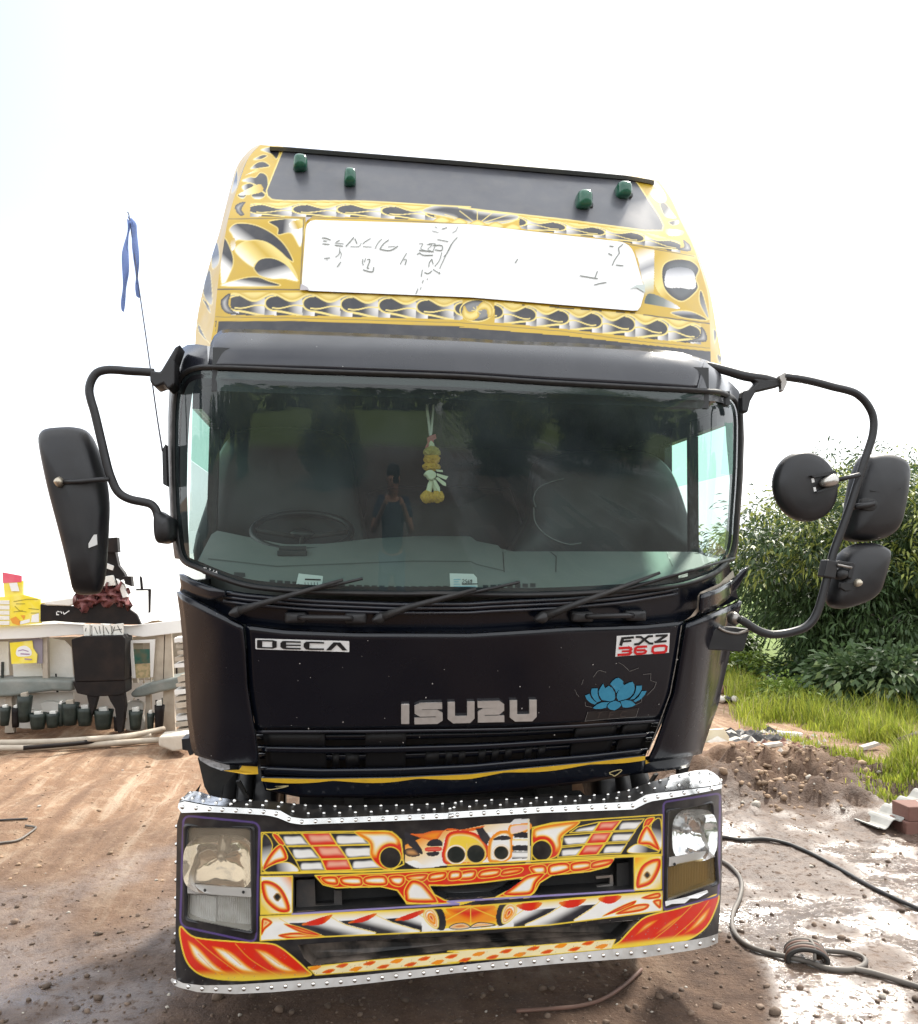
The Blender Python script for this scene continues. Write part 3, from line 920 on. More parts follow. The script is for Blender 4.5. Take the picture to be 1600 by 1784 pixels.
# centre star of the top band and wheel of the bottom band
cv.glow(Z1((1330, 440), (1450, 400), (1600, 418)) + Z2((120, 440), (330, 465), (250, 510), (0, 505)) + Z1((1500, 480),), (.5, .48, .45), KB, 9, YL, 1.5)
for a in np.linspace(-70, 70, 7):
    c0 = (832, 391)
    cv.line([c0, (c0[0] + 78 * math.sin(R(a)), c0[1] - 26 * math.cos(R(a)) - 3 * abs(a) / 60 * 0)], 1.3, YL)
for x0 in (770, 800, 832, 864, 894):
    cv.glow([(x0 - 15, 391 + (x0 - 832) * .1), (x0, 383 + (x0 - 832) * .1), (x0 + 15, 391 + (x0 - 832) * .1), (x0, 396 + (x0 - 832) * .1)], YE, YL, 4, None)
cx, cy = 831, 541
an = np.linspace(0, 2 * math.pi, 40)
cv.glow([(cx + 29 * math.cos(a), cy + 19 * math.sin(a)) for a in an], KB, (.2, .2, .2), 8, YL, 2, False)
cv.glow([(cx - 25 + 0, cy + 6), (cx - 22, cy - 9), (cx - 14, cy + 2), (cx, cy), (cx + 4, cy + 10), (cx - 8, cy + 17), (cx - 20, cy + 14)], YE, YL, 6)
cv.glow([(cx + 2, cy - 8), (cx + 12, cy - 16), (cx + 25, cy - 8), (cx + 28, cy + 6), (cx + 20, cy + 12), (cx + 16, cy - 2), (cx, cy)], YE, YL, 6)
for a in range(0, 360, 45):
    cv.line([(cx, cy), (cx + 9 * math.cos(R(a)), cy + 8 * math.sin(R(a)))], 1.0, YL)
# left ornament
cv.fill(Z1((196, 492), (668, 484), (650, 868), (188, 866)), YE)
cv.lin(Z1((205, 600), (230, 590), (262, 650), (278, 715), (262, 780), (212, 850)), Z1((270, 650))[0], Z1((205, 720))[0], [(0, KB), (.55, KB), (1, WH)], YL)
cv.lin(Z1((215, 858), (300, 822), (400, 806), (470, 828), (530, 858)), Z1((400, 808))[0], Z1((390, 860))[0], [(0, KB), (.4, KB), (1, WH)], YL)
cv.lin(Z1((478, 496), (660, 492), (652, 640), (600, 565), (528, 572), (524, 535)), Z1((500, 540))[0], Z1((650, 560))[0], [(0, KB), (.35, KB), (.75, WH), (1, WH)], YL)
cv.lin(Z1((600, 498), (664, 492), (664, 530), (620, 540), (590, 525)), Z1((600, 530))[0], Z1((660, 500))[0], [(0, WH), (.5, YE), (1, YL)])
cv.lin(Z1((255, 540), (300, 508), (400, 518), (500, 568), (572, 640), (612, 722), (560, 692), (480, 642), (400, 612), (310, 602), (288, 606), (270, 572)), Z1((420, 520))[0], Z1((330, 640))[0], [(0, KB), (.45, KB), (.9, WH), (1, WH)], YL)
cv.lin(Z1((285, 650), (350, 608), (450, 610), (540, 668), (600, 738), (634, 815), (560, 742), (470, 702), (402, 732), (385, 752), (318, 702)), Z1((450, 600))[0], Z1((330, 720))[0], [(0, YL), (.3, YE), (.6, YL), (1, WH)], YL)
cv.lin(Z1((393, 752), (428, 708), (500, 703), (572, 738), (622, 800), (636, 832), (560, 818), (490, 818), (430, 802), (404, 780)), Z1((470, 705))[0], Z1((500, 820))[0], [(0, KB), (.45, KB), (.95, WH), (1, WH)], YL)
cv.lin(Z1((262, 605), (285, 590), (288, 640), (268, 660)), Z1((265, 600))[0], Z1((288, 650))[0], [(0, YE), (1, WH)])
# right ornament
cv.lin(Z2((975, 640), (1090, 655), (1085, 1010), (1020, 1015), (1030, 860), (1000, 720)), Z2((985, 650))[0], Z2((1085, 900))[0], [(0, YE), (.25, WH), (.45, (.3, .3, .32)), (.6, WH), (.8, (.6, .62, .5)), (1, YE)], None, 1, False)
cv.lin(Z2((1060, 900), (1150, 930), (1230, 985), (1060, 960), (1035, 950)), Z2((1060, 930))[0], Z2((1230, 960))[0], [(0, (.05, .08, .07)), (.5, (.2, .22, .2)), (1, WH)])
cv.lin(Z2((1110, 668), (1320, 690), (1335, 740), (1362, 850), (1330, 900), (1240, 950), (1150, 930), (1095, 860), (1092, 760)), Z2((1100, 700))[0], Z2((1330, 930))[0], [(0, YE), (.4, YL), (.6, YE), (1, YE)])
cv.glow(Z2((1130, 780), (1150, 730), (1210, 708), (1290, 716), (1338, 760), (1322, 815), (1332, 875), (1255, 942), (1190, 922), (1142, 865)), KB, (.08, .09, .1), 12, YL, 2)
cv.lin(Z2((1150, 800), (1170, 765), (1240, 752), (1300, 772), (1318, 820), (1312, 872), (1230, 868), (1155, 862)), Z2((1240, 745))[0], Z2((1240, 830))[0], [(0, (.12, .13, .16)), (.6, (.6, .6, .62)), (1, WH)])
cv.lin(Z2((1342, 890), (1360, 900), (1396, 1045), (1345, 960)), Z2((1350, 900))[0], Z2((1390, 1000))[0], [(0, KB), (1, (.3, .3, .3))], YL)
cv.lin(Z2((1180, 1008), (1240, 995), (1310, 1005), (1385, 1048), (1260, 1036)), Z2((1280, 1000))[0], Z2((1280, 1045))[0], [(0, (.4, .4, .42)), (.5, KB), (1, KB)], YL)
# corner swirls beside the dark top panel
for q in (((430, 98), (500, 80), (535, 102), (518, 150), (488, 122)), ((388, 152), (440, 126), (468, 132), (430, 152)), ((400, 252), (430, 225), (468, 252), (462, 340), (400, 292), (325, 272), (370, 250)), ((325, 302), (368, 284), (392, 300), (345, 330))):
    q = Z1(*q); a = np.array(q)
    cv.lin(q, a[np.argmax(a[:, 0] - a[:, 1] * .3)], a[np.argmin(a[:, 0])], [(0, KB), (.5, KB), (1, WH)], YL, 1.3)
for q in (((372, 205), (410, 170), (450, 165), (480, 190), (430, 200)), ((300, 352), (330, 335), (352, 345), (330, 372)), ((380, 345), (430, 330), (455, 350), (430, 372), (392, 370))):
    q = Z1(*q); a = np.array(q)
    cv.lin(q, a[np.argmin(a[:, 1])], a[np.argmax(a[:, 1])], [(0, KB), (.6, KB), (1, WH)], YL, 1.3)
for q in (((345, 240), (420, 200), (430, 215), (360, 235)), ((310, 345), (420, 290), (440, 330), (360, 350))):
    q = Z1(*q); cv.lin(q, q[0], q[2], [(0, WH), (.6, YL), (1, YE)])
for q in (((1030, 258), (1075, 262), (1120, 300), (1145, 345), (1085, 300)), ((1120, 400), (1150, 395), (1200, 460), (1210, 480), (1150, 470)), ((1170, 500), (1220, 490), (1225, 510), (1190, 520))):
    q = Z2(*q); a = np.array(q)
    cv.lin(q, a[0], a[2], [(0, KB), (.45, KB), (1, WH)], YL, 1.3)
for q in (((1060, 330), (1130, 320), (1160, 380), (1110, 390)), ((1150, 540), (1250, 550), (1240, 575), (1170, 575))):
    q = Z2(*q); cv.lin(q, q[0], q[2], [(0, YE), (.5, WH), (1, YL)])
# hairlines and the dark strip at the foot
cv.line(Z1((196, 492), (250, 484), (680, 478), (1000, 482)) + [(820, 391)] + Z2((820, 602), (1310, 692)), 1.6, (.16, .12, .04))
cv.line(Z1((670, 484), (652, 868)), 2.2, (.2, .15, .05))
cv.line(Z1((185, 876), (645, 878)), 2.2, (.08, .06, .04))
cv.line(Z2((1030, 1018), (1398, 1068)), 2.2, (.1, .08, .04))
cv.line(Z1((180, 1030), (600, 1036)) + Z2((0, 1062), (600, 1112), (1000, 1165), (1400, 1205)), 1.2, (.2, .15, .04))
cv.fill(Z1((178, 1052), (620, 1052), (1000, 1060), (1600, 1082)) + Z2((0, 1088), (600, 1136), (1000, 1182), (1404, 1222), (1410, 1360), (0, 1300)) + Z1((0, 1230), (178, 1160)), KB)
cv.line(Z1((178, 1160), (190, 1050), (620, 1048)) + Z2((0, 1078), (600, 1128), (1000, 1176), (1402, 1218)), 3.0, YE)
# paint lost along the lower edge of the white board
rr_ = random.Random(3)
for a, b in (((690, 882), (1290, 900)),):
    for i in range(16):
        x = a[0] + (b[0] - a[0]) * rr_.random(); y = a[1] + (b[1] - a[1]) * (x - a[0]) / (b[0] - a[0])
        w = rr_.uniform(10, 60)
        cv.fill(Z1((x, y), (x + w, y + 2), (x + w, y + 9), (x, y + 7)), (.10, .08, .05))
for i in range(13):
    x = rr_.uniform(250, 980); y = 930 + (x - 0) * .075 + 2
    w = rr_.uniform(8, 50)
    cv.fill(Z2((x, y), (x + w, y + w * .08), (x + w, y + 8 + w * .08), (x, y + 8)), (.10, .08, .05))
# dark top panel
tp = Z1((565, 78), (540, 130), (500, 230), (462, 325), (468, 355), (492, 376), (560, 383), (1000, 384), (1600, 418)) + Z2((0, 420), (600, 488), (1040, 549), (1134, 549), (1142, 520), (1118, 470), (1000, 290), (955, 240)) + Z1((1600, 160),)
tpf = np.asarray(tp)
cv.fill(tpf, (.075, .078, .092))  # black panel lightened blue-grey, its sky sheen put into the colour
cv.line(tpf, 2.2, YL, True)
cv.line(Z1((560, 80), (1600, 166)) + Z2((0, 166), (960, 242)), 3, (.03, .031, .036))
P = onsurf(UVs[..., 0], UVs[..., 1], S_sign)
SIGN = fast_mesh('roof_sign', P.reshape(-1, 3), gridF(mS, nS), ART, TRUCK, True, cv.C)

# sides of the sign
def sign_side(outer, inner, dy, dark):
    global cv
    n = 160
    A, B = resample(outer, n), resample(inner, n)
    A3, B3 = onsurf(A[:, 0], A[:, 1], off(S_sign, dy)), onsurf(B[:, 0], B[:, 1], S_sign)
    t = np.linspace(0, 1, 16)[:, None, None]
    UV = A[None] * (1 - t) + B[None] * t
    P = A3[None] * (1 - t) + B3[None] * t
    keep = cv
    cv = Canvas(UV[..., 0], UV[..., 1], YE)
    for q in dark:
        a = np.array(q)
        cv.lin(q, a[0], a[2], [(0, KB), (.6, KB), (1, (.5, .48, .42))], YL, 1.2)
    o = fast_mesh('sign_side', P.reshape(-1, 3), gridF(16, n), ART, SIGN, True, cv.C)
    cv = keep
    back = A3.copy(); back[:, 0] *= .97; back[:, 1] = 1.7
    sheet3('sign_side', A3, back, ART_PLAIN, SIGN)
    return A3
ART_PLAIN = M('sign_side_black', (.02, .021, .026), .35, coat=.4)
so_l = cr([(340, 603), (342, 570), (348, 530), (364, 464), (382, 405), (400, 333), (413, 290), (434, 262), (452, 251)], False, 6)
si_l = cr([(372, 603), (374, 570), (377, 540), (386, 465), (396, 405), (410, 340), (424, 293), (438, 268), (454, 252)], False, 6)
e1 = sign_side(so_l, si_l, .16, [Z1((125, 800), (150, 780), (160, 960), (110, 900)), Z1((105, 930), (140, 960), (150, 1010)), Z1((80, 1060), (125, 1150), (150, 1180), (90, 1120)), Z1((290, 230), (300, 210), (300, 300), (265, 340)), Z1((160, 640), (190, 620), (200, 720), (160, 760))])
so_r = cr([(1258, 636), (1257, 620), (1249, 574), (1238, 511), (1223, 461), (1210, 424), (1190, 386), (1171, 346), (1149, 313)], False, 6)
si_r = cr([(1239, 636), (1238, 610), (1237, 574), (1232, 511), (1219, 461), (1206, 424), (1187, 386), (1169, 346), (1147, 314)], False, 6)
e2 = sign_side(so_r, si_r, .05, [Z2((1418, 1100), (1438, 1120), (1425, 1180)), Z2((1440, 1240), (1470, 1260), (1450, 1290))])
# lip over the dark panel and the roof of the sign
tq = resample([(470, 254), (495, 255), (820, 281), (1097, 305), (1140, 313)], 40)
A = onsurf(tq[:, 0], tq[:, 1] + 1, off(S_sign, -.035)); B = onsurf(tq[:, 0], tq[:, 1] + 8, off(S_sign, -.010))
Cc = onsurf(tq[:, 0], tq[:, 1] + 7, off(S_sign, .03))
LIP = M('sign_lip', (.09, .10, .10), .4, coat=.3, noise=(8, .4, (.12, .13, .12)))
sheet3('sign_lip', A, B, LIP, SIGN); sheet3('sign_lip', B, Cc, LIP, SIGN)
D = A.copy(); D[:, 1] = 1.7
sheet3('sign_top', D, A, LIP, SIGN)
# white board with the torn remains of its lettering
bd = rrect([(534, 384), (820, 392), (1099, 424), (1123, 508), (1113, 543), (820, 519), (525, 507)], [16, 0, 22, 6, 8, 0, 16])
BOARD = closed_fill('sign_board', resample(np.vstack([bd, bd[:1]]), 160)[:-1], S_sign, WHITE, SIGN, .009, 24)
q = resample(np.vstack([bd, bd[:1]]), 160)
A = onsurf(q[:, 0], q[:, 1], off(S_sign, -.009)); B = onsurf(q[:, 0], q[:, 1], off(S_sign, .003))
sheet3('sign_board_edge', A, B, WHITE, SIGN)
decal('board_tape', Z1((655, 850), (690, 868), (700, 885), (650, 885)), S_sign, M('grey_tape', (.45, .42, .44), .6), SIGN, .012)
decal('board_tape', Z1((680, 478), (715, 480), (690, 496), (682, 510)), S_sign, M('grey_tape_corner', (.45, .42, .44), .6), SIGN, .012)
ZB = Z(520, 370, 5.333)
scr = [((220, 245), (260, 248), (300, 265)), ((230, 272), (265, 275)), ((225, 300), (290, 305)), ((340, 292), (420, 300)), ((338, 312), (415, 322)), ((350, 285), (385, 265)), ((385, 340), (380, 390), (345, 425)), ((380, 360), (400, 395), (388, 435)), ((395, 468), (360, 515)), ((515, 240), (480, 280), (440, 325)), ((485, 325), (560, 325), (585, 290)), ((525, 250), (545, 300)), ((670, 250), (620, 280), (600, 300)), ((600, 325), (680, 330)), ((775, 255), (740, 290), (712, 345)), ((840, 262), (790, 300), (755, 350)), ((760, 350), (850, 362), (925, 320)), ((830, 328), (900, 322)), ((240, 435), (295, 430)), ((265, 435), (270, 455)), ((600, 440), (595, 475), (605, 498)), ((625, 435), (612, 470)), ((640, 445), (665, 450), (640, 520), (655, 525)), ((600, 540), (685, 560), (700, 515)), ((1005, 385), (975, 435), (945, 490)), ((1005, 445), (990, 495)), ((1000, 440), (975, 450)),
       ((1240, 180), (1300, 195)), ((1330, 165), (1380, 148)), ((1265, 140), (1290, 155)), ((1480, 140), (1460, 180), (1430, 195)), ((1290, 260), (1390, 278)), ((1475, 240), (1430, 290), (1390, 370)), ((1120, 300), (1155, 300), (1135, 345), (1190, 365)), ((1190, 305), (1240, 310), (1200, 350), (1230, 365)), ((1250, 315), (1330, 315), (1330, 360), (1270, 355)), ((1210, 300), (1270, 300), (1250, 365)), ((1120, 360), (1255, 372)), ((1100, 400), (1125, 385), (1160, 405), (1250, 405)), ((1330, 380), (1310, 450), (1265, 510)), ((1420, 300), (1370, 400), (1310, 530)), ((1350, 420), (1385, 380)), ((1240, 440), (1215, 475), (1210, 515)), ((1240, 445), (1250, 490)), ((1250, 535), (1310, 575), (1305, 560)), ((1150, 540), (1140, 605)), ((1170, 565), (1205, 575), (1240, 550)), ((1160, 635), (1148, 665)), ((1195, 620), (1197, 635)), ((1110, 715), (1090, 765)), ((1140, 700), (1132, 725))]
TORN = M('torn_lettering_grey', (.20, .21, .19), .7)
TL = decal('torn_lettering', [stroke(cr(ZB(*q), False, 3), rr_.uniform(.9, 1.7)) for q in scr if len(q) > 1], S_sign, TORN, SIGN, .0125)
scr2 = [((310, 735), (325, 712)), ((670, 805), (730, 815), (770, 822)), ((755, 815), (768, 780)), ((750, 857), (780, 848), (818, 842)), ((850, 748), (865, 715), (890, 680), (885, 650), (910, 630)), ((872, 745), (912, 750)), ((835, 640), (858, 642)), ((828, 680), (850, 692))]
TL['kind'] = 'stuff'
decal('torn_lettering', [stroke(Z2(*q), 1.6) for q in scr2], S_sign, TORN, SIGN, .0125)['kind'] = 'stuff'
decal('board_flap', Z2((945, 880), (985, 858), (1030, 855), (1032, 900), (985, 872)), S_sign, M('peeling_vinyl', (.5, .55, .52), .4), SIGN, .014)
# four green clearance lamps on stalks
def lamp(u, v, w, h):
    q = rrect([(u - w / 2, v + h / 2), (u + w / 2, v + h / 2 - 1), (u + w / 2 - 1, v - h / 2 + 2), (u - w / 2 + 2, v - h / 2)], w * .35, 4)
    p = PT(u, v + h * .3, S_sign)
    Y = p[1] - .075
    o = dome('marker_light', q, Y, [(.9, .085), (1, .06), (1, .02), (.9, 0.0), (.6, -.012), (.1, -.014)], GREENL, SIGN, 2)
    dome('lamp_base', [(a, v + (b - v) * .4 + h * .42) for a, b in q], Y + .05, [(1.0, .05), (1, 0), (.5, -.002)], M('lamp_base_plastic', (.03, .035, .035), .4), SIGN, 2)
lamp(523, 279, 26, 28); lamp(610, 304, 22, 30); lamp(1021, 343, 27, 32); lamp(1090, 327, 27, 29)
# ------------------------------------------------------------------ bumper
b_T = Z7((110, 190), (250, 197), (500, 214), (560, 217), (620, 226), (700, 258), (760, 264), (1300, 246), (1600, 233)) + Z8((500, 266), (1000, 247), (1040, 230), (1082, 206), (1250, 178), (1468, 134))
b_B = Z7((85, 1098), (120, 1116), (220, 1128), (400, 1124), (600, 1112), (1000, 1082), (1600, 1022)) + Z8((600, 1024), (1000, 985), (1300, 950), (1400, 930), (1452, 912))
b_L = Z7((110, 190), (88, 260), (84, 500), (80, 800), (78, 1000), (85, 1098))
b_R = Z8((1468, 134), (1474, 300), (1472, 600), (1462, 780), (1455, 860), (1452, 912))
nB, mB = 780, 270
UVb = coons(b_T, b_B, b_L, b_R, nB, mB)
cv = Canvas(UVb[..., 0], UVb[..., 1], (.0095, .0095, .012))
F1, F2 = (.84, .60, .05), (.84, .27, .012)      # yellow, orange
def flame(q, w=14, ce=RD, ci=WH, line=F1, lw=1.9, smooth=True):
    cv.glow(q, ce, ci, w, None, 1, smooth)
    qq = cr(q, True, 6) if smooth else np.asarray(q, float)
    i = cv._in(qq)
    # orange between red edge and white heart
    if len(i):
        d = cv._dist(i, qq)
        t = np.clip(d / w, 0, 1)
        cs = np.array([ce, ce, F2, (.85, .66, .30), ci])
        tt = [0, .30, .50, .66, .86]
        cv.C[i] = np.stack([np.interp(t, tt, cs[:, k]) for k in range(3)], 1)
    if line is not None: cv.line(qq, lw, line, True)

# --- wing rows left and right of the middle
def wing(z, rows, cells, swirl, hole, tri, frame):
    cv.fill(z(*frame), (.0095, .0095, .012))
    for (k, q) in cells:
        q = z(*q); a = np.array(q)
        top, bot = a[:2].mean(0), a[-2:].mean(0)
        bot = np.array((top[0] + (bot[1] - top[1]) * .12, bot[1]))
        cc = a.mean(0)
        cv.fill(a, KB if k == 'k' else RD)
        p = cc + (a - cc) * [.94, .80] + [1.2, 1.6 if k == 'k' else -1.4]
        p = np.vstack([p[0] * .8 + p[1] * .2, p[0] * .4 + p[1] * .6, p[1], p[1] * .4 + p[2] * .6, p[2], p[2] * .6 + p[3] * .4, p[3], p[3] * .5 + p[0] * .5])
        if k == 'k': cv.glow(p, KB, WH, 4.6)
        else: cv.glow(p, RD, (.84, .40, .28), 8)
        cv.line(np.array(q), 1.5, F1, True)
    q = cr(z(*swirl), True, 6)
    i = cv._in(q)
    hc = np.array(z(hole[0])[0]); hr = hole[1] / 3.077
    d = np.hypot(cv.U[i] - hc[0], cv.V[i] - hc[1]) / hr
    de = cv._dist(i, q)
    t1 = sst(1.0, 1.75, d)                     # red round the hole, fading to white
    t2 = sst(2, 11, de)
    red = np.clip((1 - t1) * .9 + (1 - t2) * .75, 0, 1)
    cs = np.array([WH, (.86, .66, .25), F2, RD])
    cv.C[i] = np.stack([np.interp(red, [0, .35, .65, 1], cs[:, k]) for k in range(3)], 1)
    cv.line(q, 1.7, F1, True)
    an = np.linspace(0, 2 * math.pi, 40)[:-1]
    c = np.stack([hc[0] + hr * np.cos(an), hc[1] + hr * np.sin(an)], 1)
    cv.fill(c, (.008, .008, .009)); cv.line(c, 1.6, F1, True)
    for (k, q) in tri:
        q = z(*q); a = np.array(q)
        if k == 'f': flame(q, 11, RD, WH, F1, 1.6)
        else: cv.lin(q, a[0], a[1:].mean(0), [(0, KB), (.5, KB), (1.2, WH)], F1, 1.5)
    cv.line(z(*frame), 2.0, F1, True)

wing(Z7, None, [
    ('k', ((628, 316), (752, 314), (800, 378), (672, 382))), ('r', ((756, 314), (905, 312), (945, 376), (804, 380))), ('k', ((908, 312), (1075, 312), (1122, 372), (950, 378))),
    ('k', ((676, 386), (806, 384), (858, 450), (722, 456))), ('r', ((810, 382), (950, 380), (998, 448), (862, 452))), ('k', ((954, 380), (1124, 376), (1134, 440), (1002, 448))),
    ('k', ((724, 460), (860, 456), (884, 512), (752, 516))), ('r', ((864, 456), (1000, 452), (1026, 510), (888, 514))), ('k', ((1004, 452), (1136, 444), (1195, 500), (1030, 510)))],
    ((1040, 306), (1150, 302), (1225, 304), (1275, 335), (1294, 390), (1298, 460), (1260, 400), (1215, 398), (1185, 440), (1190, 475), (1230, 505), (1195, 505), (1150, 470), (1125, 430), (1118, 365)),
    ((1232, 445), 58),
    [('k', ((548, 320), (600, 380), (548, 500))), ('f', ((600, 322), (625, 320), (665, 370), (640, 375))), ('f', ((548, 512), (575, 440), (625, 382), (655, 382), (680, 450), (620, 475))), ('k', ((560, 520), (610, 480), (690, 472), (735, 520)))],
    ((540, 310), (1160, 302), (1240, 306), (1290, 350), (1304, 480), (1240, 510), (1100, 516), (540, 524)))
wing(Z8, None, [
    ('k', ((655, 372), (780, 366), (815, 314), (700, 340))), ('r', ((784, 366), (884, 362), (930, 306), (820, 314))), ('k', ((890, 362), (1010, 356), (1055, 298), (935, 304))),
    ('k', ((612, 444), (738, 432), (775, 374), (620, 386))), ('r', ((742, 432), (848, 426), (882, 368), (780, 374))), ('k', ((854, 424), (970, 418), (1008, 362), (888, 368))),
    ('k', ((590, 504), (690, 496), (732, 440), (612, 452))), ('r', ((696, 496), (800, 490), (842, 432), (738, 438))), ('k', ((806, 488), (930, 482), (964, 426), (848, 432)))],
    ((455, 370), (475, 345), (560, 326), (700, 310), (690, 335), (640, 370), (610, 400), (610, 450), (580, 500), (500, 520), (545, 490), (555, 450), (530, 415), (490, 415), (460, 440)),
    ((505, 468), 55),
    [('k', ((1142, 300), (1145, 460), (1090, 340))), ('f', ((1065, 300), (1110, 292), (1075, 340), (1050, 345))), ('f', ((1140, 465), (1085, 345), (1050, 350), (1020, 430), (1080, 440))), ('k', ((1130, 478), (1080, 450), (1010, 435), (970, 478)))],
    ((455, 345), (560, 320), (800, 300), (1152, 276), (1150, 488), (900, 494), (640, 508), (450, 526)))
# --- middle: dark eyes in orange and white
mid = Z7((1310, 320), (1460, 300), (1600, 298)) + Z8((200, 330), (350, 318), (440, 310), (440, 520), (0, 548)) + Z7((1400, 500), (1310, 470))
cv.lin(mid, Z7((1340, 320))[0], Z7((1420, 500))[0], [(0, (.01, .01, .01)), (.2, (.01, .01, .01)), (.21, F2), (.5, (.85, .6, .25)), (1, WH)], None, 1, False)
for ce, ci, q in (((.75, .12, .01), F2, Z7((1340, 318), (1400, 316), (1470, 300), (1600, 296)) + Z8((200, 335), (120, 365), (0, 350)) + Z7((1480, 350), (1420, 345))),
                  (KB, KB, Z7((1310, 310), (1345, 325), (1400, 400), (1395, 425), (1320, 365))),
                  (KB, (.6, .3, .1), Z7((1312, 400), (1360, 395), (1390, 430), (1350, 440), (1315, 430))),
                  (WH, WH, Z7((1318, 470), (1370, 460), (1400, 480), (1470, 495), (1380, 500))),
                  (KB, KB, Z7((1428, 380), (1450, 350), (1490, 346), (1510, 362), (1505, 382))),
                  (RD, (.7, .3, .2), Z7((1425, 390), (1500, 388), (1500, 408), (1425, 410))),
                  (KB, KB, Z7((1428, 418), (1490, 412), (1485, 432), (1440, 436))),
                  (WH, WH, Z7((1520, 350), (1560, 330), (1590, 345), (1550, 400), (1530, 480), (1515, 440)))):
    cv.glow(q, ce, ci, 8, None)
def eye(c, a, b, line=WH):
    an = np.linspace(0, 2 * math.pi, 36)[:-1]
    q = np.stack([c[0] + a * np.cos(an), c[1] + b * np.sin(an)], 1)
    cv.fill(q * 1.0, (.008, .014, .013)); cv.line(q, 3.0, (.85, .55, .2), True); cv.line(q, 1.6, line, True)
flame(Z8((-20, 440), (0, 380), (60, 360), (150, 375), (210, 430), (215, 500), (150, 545), (0, 545), (-30, 500)), 12, RD, F1, None)
eye(Z8((46, 490))[0], 17, 16); eye(Z8((152, 485))[0], 17, 17, F1)
cv.fill(Z8((100, 430), (106, 428), (106, 540), (100, 540)), (.85, .6, .2))
flame(Z8((215, 470), (230, 400), (290, 360), (345, 380), (350, 490), (300, 530), (225, 530)), 9, F2, WH, None)
cv.fill(Z8((180, 375), (240, 370), (235, 400), (200, 410)), WH)
cv.fill(cr(Z8((255, 400), (290, 388), (330, 392), (335, 408), (250, 412)), True, 4), KB)
eye(Z8((288, 480))[0], 14, 13, WH)
cv.fill(Z8((150, 350), (190, 345), (230, 400), (210, 440), (180, 410)), KB)
flame(Z8((335, 330), (440, 320), (440, 360), (340, 390)), 6, F2, (.8, .6, .55), None)
for q in (((350, 380), (400, 368), (440, 372), (440, 402), (360, 398)), ((345, 446), (380, 438), (440, 440), (440, 470), (350, 468))):
    cv.fill(Z8(*q), KB)
cv.lin(Z8((345, 472), (440, 474), (440, 510), (345, 512)), Z8((340, 472))[0], Z8((340, 510))[0], [(0, KB), (.3, WH), (.7, WH), (1, KB)], None, 1, False)
cv.lin(Z8((346, 406), (440, 408), (440, 440), (346, 438)), Z8((340, 406))[0], Z8((340, 438))[0], [(0, F1), (.4, WH), (1, WH)], None, 1, False)
cv.fill(Z8((338, 318), (360, 300), (436, 296), (436, 318), (345, 330)), (.75, .74, .72))
cv.fill(Z8((430, 300), (440, 300), (446, 545), (436, 570), (410, 555), (430, 500)), (.82, .72, .5))
cv.line(Z7((540, 530), (1100, 520), (1600, 500)) + Z8((0, 545), (440, 524), (1150, 492)), 2.6, F1)
cv.line(Z7((540, 538), (1100, 528), (1600, 508)) + Z8((0, 553), (440, 531), (1150, 499)), 1.6, (.02, .015, .02))
# --- eye squares
cv.lin(Z7((537, 546), (706, 544), (704, 742), (537, 748)), Z7((540, 700))[0], Z7((706, 560))[0], [(0, F1), (.3, WH), (.75, WH), (1, F2)], F1, 2.2, False)
flame(Z7((540, 575), (590, 570), (650, 610), (690, 690), (688, 735), (630, 735), (570, 690), (545, 640)), 13, RD, WH, F1, 1.5)
cv.glow(Z7((604, 655), (626, 632), (648, 655), (626, 680)), (.5, .3, .1), (.006, .006, .006), 3)
cv.lin(Z8((1003, 503), (1146, 496), (1146, 672), (1003, 682)), Z8((1010, 510))[0], Z8((1146, 660))[0], [(0, F2), (.2, F1), (.7, WH), (1, F1)], F1, 2.2, False)
flame(Z8((1012, 665), (1014, 610), (1040, 550), (1090, 516), (1140, 512), (1142, 560), (1100, 640), (1040, 668)), 13, RD, (.86, .75, .5), F1, 1.5)
cv.glow(Z8((1052, 600), (1071, 578), (1090, 600), (1071, 620)), (.6, .35, .1), (.006, .006, .006), 3)
# --- long red tongues
tl = Z7((828, 540), (980, 536), (1200, 528), (1440, 515), (1600, 505)) + Z8((0, 560), (200, 552), (420, 540), (600, 528), (892, 508), (885, 530), (860, 555), (760, 580), (560, 600), (495, 640), (468, 690), (440, 712), (260, 718), (330, 680), (420, 610), (180, 640), (0, 655)) + Z7((1440, 592), (1465, 640), (1520, 672), (1600, 690)) + Z7((1500, 690), (1320, 692), (1300, 660), (1270, 620), (1180, 600), (940, 606), (870, 590))
cv.fill(np.asarray(tl), RD); cv.line(np.asarray(tl), 2.2, F1, True)
for q in (((860, 550), (940, 545), (950, 590), (885, 585)), ((965, 550), (1070, 545), (1078, 595), (980, 592)), ((1095, 548), (1200, 540), (1210, 592), (1100, 590)), ((1225, 545), (1300, 540), (1310, 575), (1280, 600), (1235, 585)), ((1320, 540), (1430, 530), (1410, 570), (1330, 570))):
    flame(Z7(*q), 10, RD, WH, F1, 1.3)
flame(Z7((1310, 610), (1345, 565), (1400, 575), (1445, 620), (1480, 670), (1470, 688), (1330, 685), (1308, 650)), 12, RD, WH, F1, 1.6)
for q in (((60, 585), (150, 572), (140, 620), (55, 625)), ((180, 575), (280, 565), (270, 605), (170, 615)), ((300, 570), (400, 560), (385, 590), (290, 605)), ((440, 555), (520, 545), (530, 590), (470, 600)), ((545, 545), (640, 532), (655, 575), (550, 600)), ((665, 535), (760, 525), (765, 565), (670, 580)), ((780, 528), (885, 512), (870, 545), (775, 565))):
    flame(Z8(*q), 10, RD, WH, F1, 1.2)
for q in (((1445, 530), (1530, 520), (1520, 560), (1440, 570)), ((1550, 518), (1610, 515), (1610, 558), (1545, 565))):
    flame(Z7(*q), 10, RD, WH, F1, 1.2)
